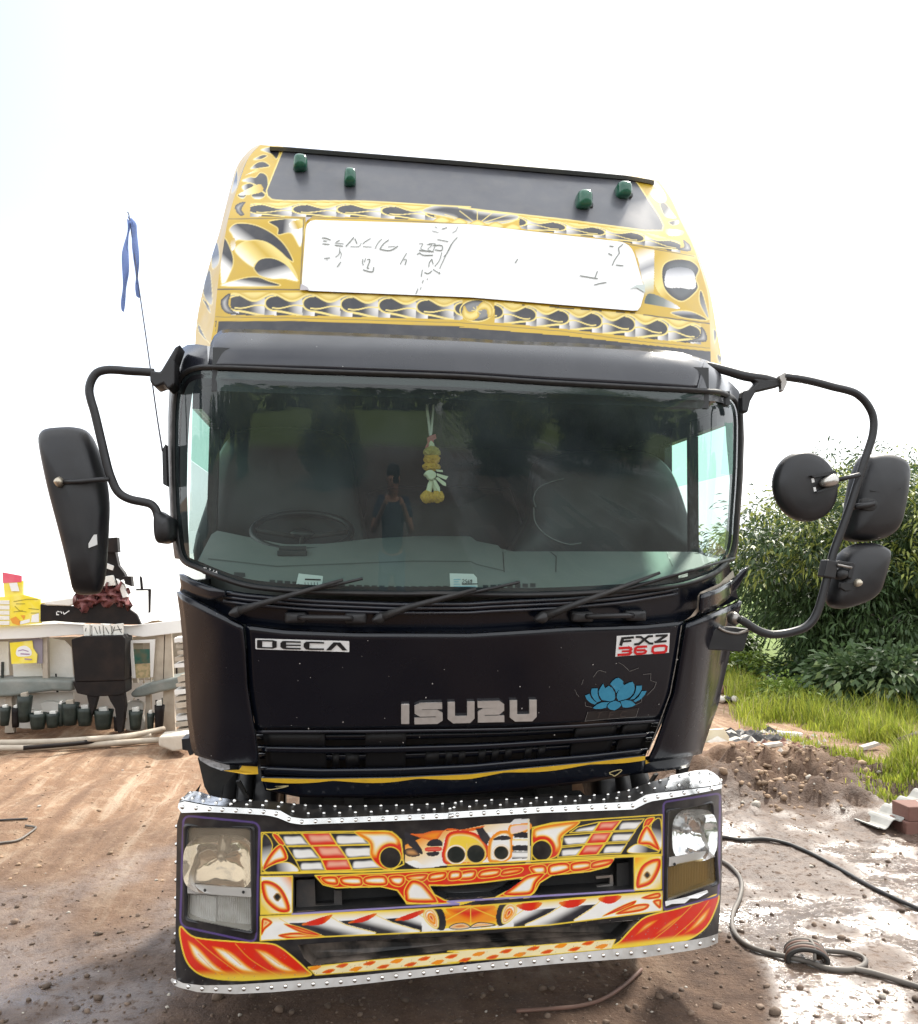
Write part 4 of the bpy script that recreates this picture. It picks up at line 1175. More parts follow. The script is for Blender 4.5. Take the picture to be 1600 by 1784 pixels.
flame(Z8((300, 705), (360, 650), (430, 600), (520, 590), (480, 640), (460, 690), (420, 708)), 11, RD, WH, F1, 1.5)
cv.fill(Z7((1450, 692), (1600, 690), (1600, 702)) + Z8((200, 722), (440, 712), (440, 722), (0, 745)) + Z7((1450, 702),), F1)
# --- lower band
lb_t = lambda u: np.interp(u, [454, 800, 956, 1154], [1597, 1581, 1569, 1553])
lb_b = lambda u: np.interp(u, [454, 570, 800, 956, 1154], [1639, 1632, 1622, 1612, 1587])
bandp = [(u, lb_t(u)) for u in (454, 570, 700, 800, 956, 1154)] + [(u, lb_b(u)) for u in (1154, 956, 800, 700, 570, 454)]
cv.fill(bandp, WH)
i = cv._in(bandp)
u, v = cv.U[i], cv.V[i]
t = (v - lb_t(u)) / (lb_b(u) - lb_t(u))
cs = np.array([F1, (.86, .72, .4), WH, WH])
cv.C[i] = np.stack([np.interp(t, [0, .12, .3, 1], cs[:, k]) for k in range(3)], 1)
def sweeps(curves, sgn, lo, hi):
    """diagonal sweeps: black beside each curve, fading to white before the next"""
    i = cv._in(bandp)
    i = i[(cv.U[i] >= lo) & (cv.U[i] <= hi)]
    i = i[(cv.V[i] - lb_t(cv.U[i])) / (lb_b(cv.U[i]) - lb_t(cv.U[i])) > .34]
    u, v = cv.U[i], cv.V[i]
    tt = (v - lb_t(u)) / (lb_b(u) - lb_t(u))
    xs = [np.interp(tt, [.1, .5, .9], c) for c in curves]
    for k in range(len(xs) - 1):
        s_ = (u - xs[k]) / (xs[k + 1] - xs[k])
        m_ = (s_ >= 0) & (s_ <= 1)
        w = sst(.22, .80, s_ + .12 * (.6 - tt))[:, None]
        cv.C[i[m_]] = (np.array(KB) * (1 - w) + np.array(WH) * w)[m_]
    for c in curves:
        p = [(x, float(lb_t(x) + (lb_b(x) - lb_t(x)) * q)) for x, q in zip(c, (.12, .52, .92))]
        cv.line(cr(p, False, 6), 1.3, F1)
sweeps([(487, 515, 560), (575, 602, 655), (652, 684, 732), (724, 750, 790)], 1, 480, 735)
sweeps([(1050, 1030, 1000), (988, 958, 915), (925, 898, 868)], -1, 895, 1040)
for z, reds in ((Z7, (((760, 800), (905, 752), (915, 762), (870, 800), (800, 808)), ((1010, 790), (1140, 745), (1155, 752), (1100, 785), (1040, 795)), ((1260, 775), (1390, 728), (1415, 735), (1350, 770), (1300, 782)))),
                (Z8, (((370, 760), (500, 745), (480, 780), (420, 790)), ((600, 745), (740, 728), (700, 765), (640, 775)), ((810, 722), (930, 710), (900, 745), (850, 752))))):
    for q in reds:
        a = np.array(z(*q))
        cv.lin(a, a[:, ].min(0), a.max(0), [(0, F2), (.3, RD), (.7, RD), (1, F2)])
for q in (((545, 770), (600, 790), (560, 830), (540, 860)), ((630, 860), (740, 845), (880, 868), (700, 880)), ((660, 800), (740, 815), (860, 860), (760, 850))):
    flame(Z7(*q), 8, RD, (.8, .25, .1), F1, 1.0)
for q in (((830, 822), (920, 770), (1010, 735), (980, 770)), ((900, 810), (1000, 760), (1080, 755), (1050, 790)), ((1040, 720), (1130, 692), (1140, 720), (1080, 730)), ((1100, 740), (1145, 730), (1140, 780))):
    flame(Z8(*q), 8, RD, (.75, .12, .05), F1, 1.0)
# centre star and ringed drops
st = Z7((1500, 725), (1600, 722)) + Z8((130, 770), (260, 755), (300, 800), (285, 860), (200, 880), (122, 880), (0, 885)) + Z7((1510, 825),)
cv.glow(st, F1, F2, 14, None)
ctr = Z8((124, 770))[0]
cv.glow([(ctr[0] - 42, ctr[1] + 2), (ctr[0] + 42, ctr[1] - 2), (ctr[0] + 12, ctr[1] + 24), (ctr[0] - 12, ctr[1] + 24)], F2, RD, 14, None)
for dx, dy in ((-48, 26), (0, 36), (48, 20)):
    cv.line([ctr, (ctr[0] + dx, ctr[1] + dy)], 1.4, F1)
for c, a in ((Z7((1455, 772))[0], 62), (Z8((326, 808))[0], 118)):
    an = np.linspace(0, 2 * math.pi, 30)[:-1]
    def lf(l, w):
        p = np.stack([l * np.cos(an), w * np.sin(an) * (1 - .3 * np.cos(an))], 1)
        ca, sa = math.cos(R(a)), math.sin(R(a))
        return np.stack([c[0] + p[:, 0] * ca - p[:, 1] * sa, c[1] + p[:, 0] * sa + p[:, 1] * ca], 1)
    cv.glow(lf(23, 15) + ([9, 0] if a < 90 else [-6, 0]), KB, KB, 3, None, 1, False)
    flame(lf(19, 11), 7, (.85, .7, .4), WH, F1, 1.4, False)
    flame(lf(11, 6), 6, F2, RD, None, 1, False)
for q in (Z8((10, 882), (40, 862), (90, 858), (120, 880), (60, 890)), Z8((124, 880), (160, 856), (220, 858), (255, 868), (190, 876))):
    flame(q, 5, (.85, .7, .5), (.6, .15, .03), KB, 1.6)
cv.line(bandp, 2.2, F1, True)
PURP = (.10, .06, .25)
cv.line(Z7((706, 747), (1600, 692)) + Z8((0, 742), (1000, 682)), 3.2, (.30, .25, .50))
# --- corner wings
cwl = Z7((105, 815), (185, 872), (400, 895), (580, 905), (640, 925), (700, 970), (780, 1042), (800, 1076), (640, 1090), (420, 1102), (250, 1085), (160, 1030), (118, 940))
cv.glow(cwl, RD, RD, 4, None); cv.line(cr(cwl, True, 6), 2.4, F1, True)
for q in (((130, 870), (200, 900), (300, 1000), (400, 1078), (280, 1075), (180, 1010), (140, 940)), ((255, 905), (370, 925), (480, 1010), (580, 1078), (480, 1082), (400, 1060), (300, 980)), ((480, 920), (570, 930), (660, 990), (760, 1060), (680, 1078), (600, 1050), (520, 980))):
    flame(Z7(*q), 16, RD, WH, None)
for q in (((185, 878), (280, 960), (400, 1050), (460, 1092)), ((400, 905), (470, 980), (560, 1040), (650, 1086)), ((200, 960), (300, 1060), (340, 1085)), ((330, 930), (430, 1020)), ((540, 950), (640, 1020))):
    cv.line(cr(Z7(*q), False, 5), 1.2, (.8, .35, .03))
i = cv._in(cr(cwl, True, 6)); 
vv = sst(1688, 1706, cv.V[i])[:, None]; cv.C[i] = cv.C[i] * (1 - vv) + np.array(F1) * vv
cwr = Z8((1452, 705), (1350, 745), (1230, 780), (1120, 806), (1050, 832), (990, 885), (930, 950), (888, 992), (1050, 984), (1180, 968), (1290, 945), (1380, 885), (1430, 800))
cv.glow(cwr, RD, RD, 4, None); cv.line(cr(cwr, True, 6), 2.4, F1, True)
for q in (((1430, 740), (1400, 840), (1320, 910), (1210, 950), (1290, 870), (1360, 790)), ((1270, 790), (1280, 820), (1180, 900), (1060, 960), (1120, 890), (1190, 830)), ((1110, 825), (1160, 830), (1080, 900), (950, 970), (1000, 905), (1050, 850))):
    flame(Z8(*q), 16, RD, (.80, .60, .52), None)
for q in (((1400, 740), (1320, 840), (1180, 960)), ((1310, 765), (1200, 870), (1060, 978))):
    cv.line(cr(Z8(*q), False, 5), 1.2, (.8, .35, .03))
i = cv._in(cr(cwr, True, 6))
vv = sst(0, 1, (cv.V[i] - np.interp(cv.U[i], [1069, 1202], [1641, 1625])) / 10)[:, None]; cv.C[i] = cv.C[i] * (1 - vv) + np.array(F1) * vv
# --- yellow rail along the foot
rail = Z7((790, 1032), (1100, 998), (1600, 952)) + Z8((0, 1008), (500, 975), (900, 944), (880, 994), (500, 1030), (0, 1068)) + Z7((1600, 1008), (1100, 1052), (830, 1074))
cv.lin(rail, (600, 1672), (604, 1690), [(0, F1), (.45, (.86, .74, .42)), (1, (.86, .74, .42))], F1, 1.6, False)
for k in range(22):
    a = k / 21
    u = 548 + a * 500; v = np.interp(u, [548, 800, 1065], [1689, 1668, 1642]) + (5 if k % 2 else -3)
    cv.glow([(u - 11, v + 3), (u, v - 3), (u + 12, v - 3), (u + 3, v + 4)], F2, (.68, .06, .01) if k % 3 else F2, 2.5, None)
# --- purple bands round the lamps
for q in (rrect(Z7((122, 218), (530, 258), (512, 900), (105, 812)), 14), rrect(Z8((1158, 208), (1462, 160), (1454, 712), (1160, 790)), 8)):
    cv.line(q, 3.5, (.09, .055, .20), True)
# dirt and scuffs near the foot
for k in range(260):
    a = rr_.random(); u = 320 + a * 920
    v = np.interp(u, [320, 800, 1250], [1712, 1680, 1628]) - abs(rr_.gauss(0, 26))
    cv.fill([(u, v), (u + rr_.uniform(.8, 2.2), v + .3), (u + .8, v + rr_.uniform(.8, 1.8))], (.28, .24, .2))

# --- openings
slotL = Z7((712, 548), (826, 546), (870, 594), (940, 610), (1180, 604), (1262, 622), (1296, 664), (1318, 694), (1000, 716), (712, 734))
slotR = Z8((498, 644), (562, 604), (760, 584), (866, 558), (896, 512), (994, 506), (994, 672), (700, 694), (462, 706))
smile = Z7((1448, 602), (1600, 596)) + Z8((180, 644), (404, 624), (330, 678), (255, 712), (100, 722), (0, 722)) + Z7((1530, 668), (1474, 642))
slotB = Z7((735, 912), (1000, 894), (1600, 862)) + Z8((600, 880), (900, 850), (1036, 838), (985, 880), (920, 940), (500, 972), (0, 1004)) + Z7((1100, 992), (812, 1022), (770, 985))
hlL = rrect(Z7((144, 276), (484, 286), (490, 842), (142, 772)), 8)
hlR = rrect(Z8((1184, 256), (1412, 214), (1442, 640), (1176, 738)), 6)
holes = [slotL, slotR, smile, slotB, hlL, hlR]
ctrs = (UVb[:-1, :-1] + UVb[1:, 1:]) / 2
tmp = Canvas(ctrs[..., 0], ctrs[..., 1], (0, 0, 0))
gone = np.zeros(tmp.U.size, bool)
for h in holes: gone[tmp._in(h)] = True
Fb = gridF(mB, nB)[~gone]
P = onsurf(UVb[..., 0], UVb[..., 1], S_bump)
BUMP = fast_mesh('bumper', P.reshape(-1, 3), Fb, ART, TRUCK, True, cv.C)

def recess(name, poly, S, depth, m, parent, taper=.97, back=True, mback=None):
    q = np.asarray(poly, float)
    A = onsurf(q[:, 0], q[:, 1], S)
    c = A.mean(0)
    B = c + (A - c) * taper; B[:, 1] = A[:, 1] + depth
    n = len(q)
    V = np.concatenate([A, B])
    F = [(i, (i + 1) % n, n + (i + 1) % n, n + i) for i in range(n)]
    if back: F += [tuple(n + j for j in t) for t in tess([(a, -b, 0) for a, b in q])]
    return mesh(name, V, F, m, parent)
SLOT = M('slot_black', (.010, .010, .010), .6, noise=(12, .3, (.05, .04, .033)))
recess('slot', slotL, S_bump, .09, SLOT, BUMP); recess('slot', slotR, S_bump, .09, SLOT, BUMP)
recess('slot', smile, S_bump, .05, M('slot_gloss', (.012, .012, .013), .2), BUMP, .9); 
MUD = M('muddy_slot', (.012, .011, .010), .5, noise=(9, .95, (.20, .16, .13)), bump=(30, .4, .005))
recess('slot', slotB, S_bump, .06, MUD, BUMP, .97)
# brackets seen in the slots
SB = off(S_bump, .06)
for q in (Z7((730, 556), (826, 552), (832, 700), (728, 720)), Z7((830, 690), (930, 686), (930, 610), (970, 612), (974, 700), (840, 712))):
    decal('bracket', q, SB, M('bracket_iron', (.035, .034, .034), .55, noise=(20, .4, (.09, .07, .055))), BUMP, .0, .02)
decal('bracket', Z8((900, 530), (985, 520), (985, 660), (900, 668)), SB, DARK, BUMP, .0, .02)
decal('bracket', Z8((790, 600), (880, 592), (884, 640), (880, 654), (796, 664), (796, 652), (864, 642), (866, 606), (794, 614)), SB, DULL, BUMP, .0, .015)
# end returns of the bumper
for e, ins in ((b_L, .99), (b_R, .97)):
    q = resample(e, 24); A = onsurf(q[:, 0], q[:, 1], S_bump)
    B = A.copy(); B[:, 1] += .45; B[:, 0] *= ins
    sheet3('bumper_end', A, B, PLASTIC, BUMP)

# --- riveted steel strips
def arc_pts(q, step, off_=0.0):
    q = np.asarray(q, float); s_ = np.r_[0, np.cumsum(np.linalg.norm(np.diff(q, axis=0), axis=1))]
    t = np.arange(off_, s_[-1], step)
    return np.stack([np.interp(t, s_, q[:, k]) for k in range(2)], 1)
t_up = Z7((96, 152), (118, 140), (250, 166), (400, 176), (560, 184), (640, 192), (700, 226), (760, 236), (1000, 228), (1300, 214), (1600, 202)) + Z8((0, 262), (500, 232), (1000, 206), (1070, 166), (1250, 146), (1400, 128), (1472, 112))
t_lo = Z7((92, 176), (112, 204), (250, 200), (400, 206), (560, 216), (618, 226), (700, 260), (760, 267), (1000, 258), (1300, 246), (1600, 233)) + Z8((0, 296), (500, 266), (1000, 247), (1082, 206), (1250, 178), (1400, 150), (1470, 134))
S_tr = off(S_bump, .000)
def two(name, A, B, SA, SB_, m, parent, n=90, rows=3):
    A, B = resample(A, n), resample(B, n)
    PA, PB = onsurf(A[:, 0], A[:, 1], SA), onsurf(B[:, 0], B[:, 1], SB_)
    V = np.concatenate([PA * (1 - k / (rows - 1)) + PB * (k / (rows - 1)) for k in range(rows)])
    return fast_mesh(name, V, gridF(rows, n), m, parent, True), PA, PB
TRIM, TA, TB = two('top_trim', t_up, t_lo, S_tr, off(S_bump, -.018), CHROME, BUMP)
sh_b = Z7((150, 96), (200, 92), (300, 128), (420, 140), (560, 140), (640, 146), (720, 156), (1000, 166), (1300, 160), (1600, 150)) + Z8((0, 205), (560, 180), (860, 166), (980, 140), (1070, 106), (1200, 70), (1380, 34), (1440, 60), (1474, 100))
def two_shelf(name, A, B, SA, dyB, m, n=90):
    A, B = resample(A, n), resample(B, n)
    PA = onsurf(A[:, 0], A[:, 1], SA)
    # back edge lies on the flat shelf: same height as the front edge
    PB = []
    for (u, v), pa in zip(B, PA):
        d = rays(u, v); t = (pa[2] + .004 - CAM[2]) / d[2]
        p = CAM + d * t
        p[1] = min(max(p[1], pa[1] + .03), pa[1] + .30)
        PB.append(p)
    PB = np.array(PB)
    return fast_mesh(name, np.concatenate([PA, PB]), gridF(2, n)[:, ::-1], m, BUMP, True), PA, PB
SHELFM = M('painted_shelf', (.016, .016, .017), .4, noise=(12, .4, (.08, .07, .06)))
SHELF, PA, PB = two_shelf('shelf', t_up, sh_b, S_tr, 0, SHELFM)
# bright end plates of the shelf
n = 90
for i0, i1 in ((0, 9), (80, 90)):
    fast_mesh('shelf_end_plate', np.concatenate([PA[i0:i1] + [0, 0, .004], PB[i0:i1] + [0, 0, .004]]), gridF(2, i1 - i0)[:, ::-1], CHROME, BUMP, True)
def stud_mesh(r, name):
    bm = bmesh.new()
    bmesh.ops.create_uvsphere(bm, u_segments=10, v_segments=6, radius=r)
    me = bpy.data.meshes.new(name); bm.to_mesh(me); bm.free()
    me.polygons.foreach_set('use_smooth', np.ones(len(me.polygons), bool))
    me.materials.append(STUD)
    return me
STUDM = stud_mesh(.0088, 'stud'); STUDS = stud_mesh(.0075, 'small_stud')
def stud(p, me, parent):
    o = bpy.data.objects.new('rivet', me); COL.objects.link(o); o.parent = parent
    o.location = p
    return o
mid_t = [((a[0] + b[0]) / 2, (a[1] + b[1]) / 2 + .5) for a, b in zip(resample(t_up, 90), resample(t_lo, 90))]
for u, v in arc_pts(mid_t, 23.5, 8):
    stud(PT(u, v, off(S_bump, -.009)) + np.array([rr_.uniform(-.002, .002), 0, rr_.uniform(-.001, .001)]), STUDM, BUMP)
for fr, of in ((.28, 6), (.82, 18)):
    row = PA * (1 - fr) + PB * fr
    s_ = np.r_[0, np.cumsum(np.linalg.norm(np.diff(row, axis=0), axis=1))]
    for t in np.arange(of * .002, s_[-1], .062):
        p = np.array([np.interp(t, s_, row[:, k]) for k in range(3)])
        stud(p + [0, 0, .004], STUDS, BUMP)
l_up = Z7((60, 1090), (85, 1100), (120, 1118), (220, 1130), (400, 1126), (600, 1113), (1000, 1083), (1600, 1022)) + Z8((600, 1024), (1000, 986), (1300, 950), (1400, 930), (1452, 912))
l_lo = Z7((52, 1100), (75, 1135), (200, 1166), (400, 1176), (600, 1166), (1000, 1132), (1600, 1062)) + Z8((600, 1074), (1050, 1042), (1300, 1005), (1400, 985), (1450, 962))
BTR, _, _ = two('bottom_trim', l_up, l_lo, off(S_bump, -.002), off(S_bump, -.022), DULL, BUMP)
mid_b = [((a[0] + b[0]) / 2, (a[1] + b[1]) / 2) for a, b in zip(resample(l_up, 90), resample(l_lo, 90))]
for u, v in arc_pts(mid_b, 24.2, 10):
    stud(PT(u, v, off(S_bump, -.012)), STUDM, BUMP)
for v in np.linspace(1440, 1690, 9):
    stud(PT(float(np.interp(v, [1434, 1694], [308, 305])), v, off(S_bump, .04)), STUDS, BUMP)

# --- headlamps
def headlamp(hole, lens_up, lens_lo, bar, screws, mats, bulb, r_bowl):
    H = recess('headlight', hole, S_bump, .13, M('lamp_housing', (.42, .40, .36), .4, .3, noise=(20, .3, (.25, .22, .18))), TRUCK, .92)
    rim = np.asarray(hole)
    c = rim.mean(0)
    outer = c + (rim - c) * [1.14, 1.055]
    ring('bezel', outer, rim, off(S_bump, -.002), PLASTIC, H, 4, 0, .012)
    inner = c + (rim - c) * [.97, .985]
    ring('bezel', rim, inner, off(S_bump, .004), M('bezel_edge', (.10, .095, .085), .5), H, 2, 0, 0)
    # bowl reflector
    p0 = PT(*bulb, off(S_bump, .115))
    ns = 44
    an = np.linspace(0, 2 * math.pi, ns + 1)[:-1]
    V = []
    for k, (s_, d) in enumerate(((1.0, -.085), (.92, -.066), (.82, -.049), (.71, -.034), (.59, -.022), (.47, -.012), (.34, -.005), (.22, .0), (.12, .003))):
        for j, t in enumerate(an):
            se = (abs(math.cos(t)) ** 3.2 + abs(math.sin(t)) ** 3.2) ** (-1 / 3.2)
            se = 1 + (se - 1) * s_
            V.append((p0[0] + r_bowl[0] * s_ * se * math.cos(t), p0[1] + d + rr_.uniform(-.0022, .0022) * (0 < k < 8), p0[2] + r_bowl[1] * s_ * se * math.sin(t)))
    fast_mesh('reflector', np.array(V), gridF(9, ns, True), REFLECT, H, False)
    dome('bulb', [(bulb[0] - 9, bulb[1]), (bulb[0], bulb[1] - 9), (bulb[0] + 9, bulb[1]), (bulb[0], bulb[1] + 9)], p0[1] - .035, [(.8, .05), (1, .02), (1, 0), (.6, -.012), (.1, -.014)], M('bulb_glass', (.5, .5, .5), .1, .6), H, 4)
    # lenses: upper smooth with faint rings, lower ribbed
    for nm, (q1, q2), m, rib in (('lens', lens_up, mats[0], 0), ('lens', lens_lo, mats[1], 1)):
        nn, rw = 120, 8
        A, B = resample(q1, nn), resample(q2, nn)
        t = np.linspace(0, 1, rw)[:, None, None]
        UV = A[None] * (1 - t) + B[None] * t
        Pq = onsurf(UV[..., 0], UV[..., 1], off(S_bump, .008))
        k = np.arange(nn)[None]
        if rib: Pq[..., 1] += .0025 * np.sin(k * 2 * np.pi / 3.4)
        fast_mesh(nm, Pq.reshape(-1, 3), gridF(rw, nn), m, H, True)
    decal('lamp_divider', bar, off(S_bump, .006), M('lamp_divider_plastic', (.42, .40, .37), .45), H, .004, .008)
    for (u, v) in screws:
        decal('screw', [(u + 2.6 * math.cos(a), v + 3 * math.sin(a)) for a in np.linspace(0, 6, 9)], off(S_bump, -.006), RUBBER, H, .003)
    # a second small chamber behind the lower lens
    q = np.concatenate([resample(lens_lo[0], 8), resample(lens_lo[1], 8)[::-1]])
    A, B = resample(lens_lo[0], 150), resample(lens_lo[1], 150)
    t = np.linspace(.06, .94, 6)[:, None, None]
    UV = A[None] * (1 - t) + B[None] * t
    Pq = onsurf(UV[..., 0], UV[..., 1], off(S_bump, .035))
    Pq[..., 1] += .005 * np.abs(np.sin(np.arange(150) * math.pi / 5.0))[None] + .012 * ((np.arange(150) > 66)[None])
    fast_mesh('lower_chamber', Pq.reshape(-1, 3), gridF(6, 150), M('chamber_white', mats[2], .35, .1, noise=(25, .4, (.35, .32, .27))), H, False)
    return H
headlamp(hlL, (Z7((150, 284), (480, 290)), Z7((152, 576), (484, 604))), (Z7((148, 632), (486, 652)), Z7((148, 764), (300, 815), (486, 832))),
         Z7((146, 580), (486, 606), (488, 650), (146, 630)), [Z7((238, 618))[0], Z7((444, 628))[0]], (LENSD, LENSC, (.62, .61, .58)), Z7((325, 440))[0], (.135, .112))
headlamp(hlR, (Z8((1188, 262), (1404, 222)), Z8((1184, 500), (1424, 458))), (Z8((1182, 550), (1434, 498)), Z8((1182, 722), (1438, 634))),
         Z8((1184, 502), (1430, 458), (1434, 496), (1182, 548)), [Z8((1216, 540))[0]], (LENSC, LENSA, (.40, .33, .20)), Z8((1285, 355))[0], (.100, .108))
decal('broken_bezel_white', Z8((1165, 738), (1200, 732), (1280, 715), (1390, 678), (1396, 690), (1340, 722), (1300, 722), (1270, 748), (1200, 752), (1168, 765)), off(S_bump, -.012), WHITE, BUMP, .003, .002)
# ------------------------------------------------------------------ letters, plates, emblem
ZD = Z(430, 1090, 7.273)
S_fp = S_cab
LET = decal('name_lettering', [stroke([(706, 1226), (706, 1261)], 14)], S_fp, LETTER, TRUCK, .001, .012)
def letter(polys):
    o = decal('letter', polys, S_fp, LETTER, LET, .001, .012)
    b = o.modifiers.new('b', 'BEVEL'); b.width = .0025; b.segments = 2; b.limit_method = 'ANGLE'
    return o
b = LET.modifiers.new('b', 'BEVEL'); b.width = .0025; b.segments = 2; b.limit_method = 'ANGLE'
def slant(q, du, dv, k=-.022):
    return [(du + x, dv + y + x * k) for x, y in q]
Sx = [(49, 5.5), (13, 5.5), (7, 8), (7, 15), (12, 18), (39, 18), (44, 21), (44, 28), (39, 31), (1, 31)]
Ux = [(7, 0), (7, 27), (12, 31), (37, 31), (41, 27), (41, 0)]
Zx = [(2, 5.5), (38, 5.5), (42, 8.5), (42, 14), (37, 18), (13, 18), (8, 21), (8, 31), (48, 31)]
letter(stroke(slant(Sx, 721, 1224.5), 11.5)); letter(stroke(slant(Ux, 779, 1222.5), 12.5))
letter(stroke(slant(Zx, 830, 1221.5), 11.5)); letter(stroke(slant(Ux, 887, 1219.5), 12.5))
PL = decal('name_plate', rrect(ZD((110, 162), (1300, 196), (1300, 334), (112, 298)), 1.5), S_fp, WHITE, TRUCK, .001, .003)
decal('plate_letter', [stroke(ZD((165, 182), (165, 282)), 9), stroke(ZD((145, 188), (330, 192), (352, 210), (352, 262), (330, 282), (145, 276)), [2.4, 2.4, 8, 8, 2.4, 2.4])], S_fp, INK, PL, .006)
decal('plate_letter', [stroke(ZD((685, 208), (480, 202)), 2.8), stroke(ZD((685, 248), (490, 246)), 2.4), stroke(ZD((685, 292), (480, 286)), 2.8), np.array(ZD((500, 194), (500, 294), (460, 294), (428, 268), (428, 218), (460, 192)))], S_fp, INK, PL, .006)
decal('plate_letter', [stroke(ZD((980, 216), (780, 210)), 2.8), stroke(ZD((980, 298), (780, 296)), 2.8), np.array(ZD((795, 202), (795, 304), (755, 302), (724, 274), (724, 226), (755, 202)))], S_fp, INK, PL, .006)
decal('plate_letter', [np.array(ZD((1100, 210), (1185, 212), (1275, 314), (1215, 314), (1142, 240), (1070, 312), (1005, 312)))], S_fp, INK, PL, .006)
MP = decal('model_plate', Z6((860, 386), (1138, 371), (1133, 474), (852, 495)), S_fp, WHITE, TRUCK, .001, .003)
def z6s(q, w): return stroke(Z6(*q), w)
decal('plate_letter', [z6s(((878, 437), (890, 398)), 5), z6s(((882, 399), (948, 393)), 4), z6s(((878, 416), (935, 411)), 3.4)], S_fp, INK, MP, .006)
decal('plate_letter', [z6s(((958, 391), (985, 391), (1030, 425), (1050, 426)), 3.8), z6s(((1048, 386), (1025, 388), (975, 428), (950, 431)), 3.8)], S_fp, INK, MP, .006)
decal('plate_letter', [z6s(((1062, 385), (1126, 382)), 3.6), z6s(((1118, 384), (1066, 418)), 4.2), z6s(((1056, 419), (1120, 413)), 3.6)], S_fp, INK, MP, .006)
decal('plate_letter', [z6s(((868, 451), (930, 447)), 4.2), z6s(((885, 467), (926, 465)), 3.2), z6s(((862, 486), (924, 482)), 4.2), z6s(((930, 445), (934, 456), (926, 466), (932, 472), (922, 484)), 4.6)], S_fp, REDINK, MP, .006)
decal('plate_letter', [z6s(((1018, 441), (968, 444), (956, 451), (954, 472), (962, 480), (985, 479)), 4.0), z6s(((962, 462), (1004, 460), (1012, 466), (1008, 475), (984, 480)), 3.6)], S_fp, REDINK, MP, .006)
decal('plate_letter', [z6s(((1084, 438), (1056, 441), (1048, 447), (1046, 467), (1054, 475), (1082, 473)), 4.2), z6s(((1083, 438), (1110, 437), (1120, 443), (1117, 464), (1108, 471), (1081, 473)), 4.2)], S_fp, REDINK, MP, .006)
# lotus sticker with its torn edges and the faded box under it
ZLt = Z(1000, 1150, 8.889)
LO = decal('lotus_sticker', ZLt((220, 795), (700, 775), (990, 740), (960, 870), (170, 945), (215, 800)), S_fp, M('faded_dark_vinyl', (.016, .013, .013), .5), TRUCK, .002)
pet = [((560, 370), (600, 320), (650, 282), (690, 275), (730, 300), (765, 330), (758, 365), (775, 385), (720, 430), (675, 480), (655, 510), (630, 450)),
       ((455, 365), (470, 415), (485, 435), (520, 410), (540, 400), (590, 430), (630, 500), (638, 580), (620, 620), (560, 640), (430, 615), (388, 540), (382, 480), (415, 415)),
       ((905, 335), (930, 370), (940, 440), (920, 510), (870, 570), (800, 605), (690, 632), (662, 580), (665, 530), (700, 450), (770, 390), (850, 350)),
       ((275, 440), (365, 436), (365, 520), (385, 590), (418, 632), (360, 652), (310, 610), (270, 540), (262, 490)),
       ((965, 398), (1052, 395), (1045, 460), (1000, 530), (930, 600), (862, 610), (930, 540), (955, 480)),
       ((172, 548), (240, 522), (265, 580), (310, 630), (356, 660), (320, 688), (250, 660), (195, 605)),
       ((1050, 480), (1122, 478), (1100, 530), (1040, 600), (950, 650), (920, 630), (1000, 570)),
       ((290, 742), (350, 690), (430, 655), (550, 648), (510, 690), (498, 735), (420, 755), (340, 756)),
       ((720, 640), (800, 618), (880, 628), (920, 655), (955, 690), (900, 720), (820, 736), (755, 730), (735, 680)),
       ((520, 700), (560, 655), (640, 628), (710, 655), (732, 695), (700, 735), (630, 776), (560, 765), (522, 730))]
for q in pet:
    decal('petal', ZLt(*q), S_fp, BLUESTICK, LO, .004)
SCR = M('pale_scratch', (.16, .15, .14), .7)
decal('scratch', [stroke(ZLt(*q), .7) for q in (((300, 265), (360, 175), (400, 158), (500, 190)), ((120, 380), (145, 300)), ((10, 455), (40, 520), (80, 570)), ((690, 35), (760, 75), (850, 160)), ((860, 175), (1000, 122)), ((1070, 222), (1190, 210), (1185, 315), (1275, 345), (1245, 430), (1130, 545)), ((170, 640), (180, 710), (280, 730)), ((1050, 600), (1040, 650), (960, 690)), ((215, 800), (170, 945), (480, 915), (960, 880), (1000, 745)))], S_fp, SCR, LO, .004)
FAINT = M('faint_print', (.045, .033, .03), .6)
decal('faded_letter', [stroke(ZLt((360, 820), (440, 808)), 1.5), stroke(ZLt((405, 815), (370, 900)), 2.2), stroke(ZLt((560, 810), (540, 890)), 2.2), stroke(ZLt((555, 812), (640, 800)), 1.6), stroke(ZLt((550, 850), (610, 842)), 1.6), stroke(ZLt((820, 790), (750, 800), (720, 840), (725, 875), (800, 868)), 1.8)], S_fp, FAINT, LO, .004)['kind'] = 'stuff'
# paint chips on the front
CH = M('paint_chip', (.5, .47, .44), .7)
pc_ = []
for k in range(38):
    u, v = rr_.uniform(345, 1180), rr_.uniform(1110, 1300)
    r = rr_.choice((.5, .6, .8, 1.2))
    pc_.append([(u + r * math.cos(a) * rr_.uniform(.7, 1.2), v + r * math.sin(a) * rr_.uniform(.7, 1.2)) for a in (0, 1.3, 2.5, 3.8, 5.0)])
decal('paint_chip', pc_, S_cab, CH, TRUCK, .004)['kind'] = 'stuff'

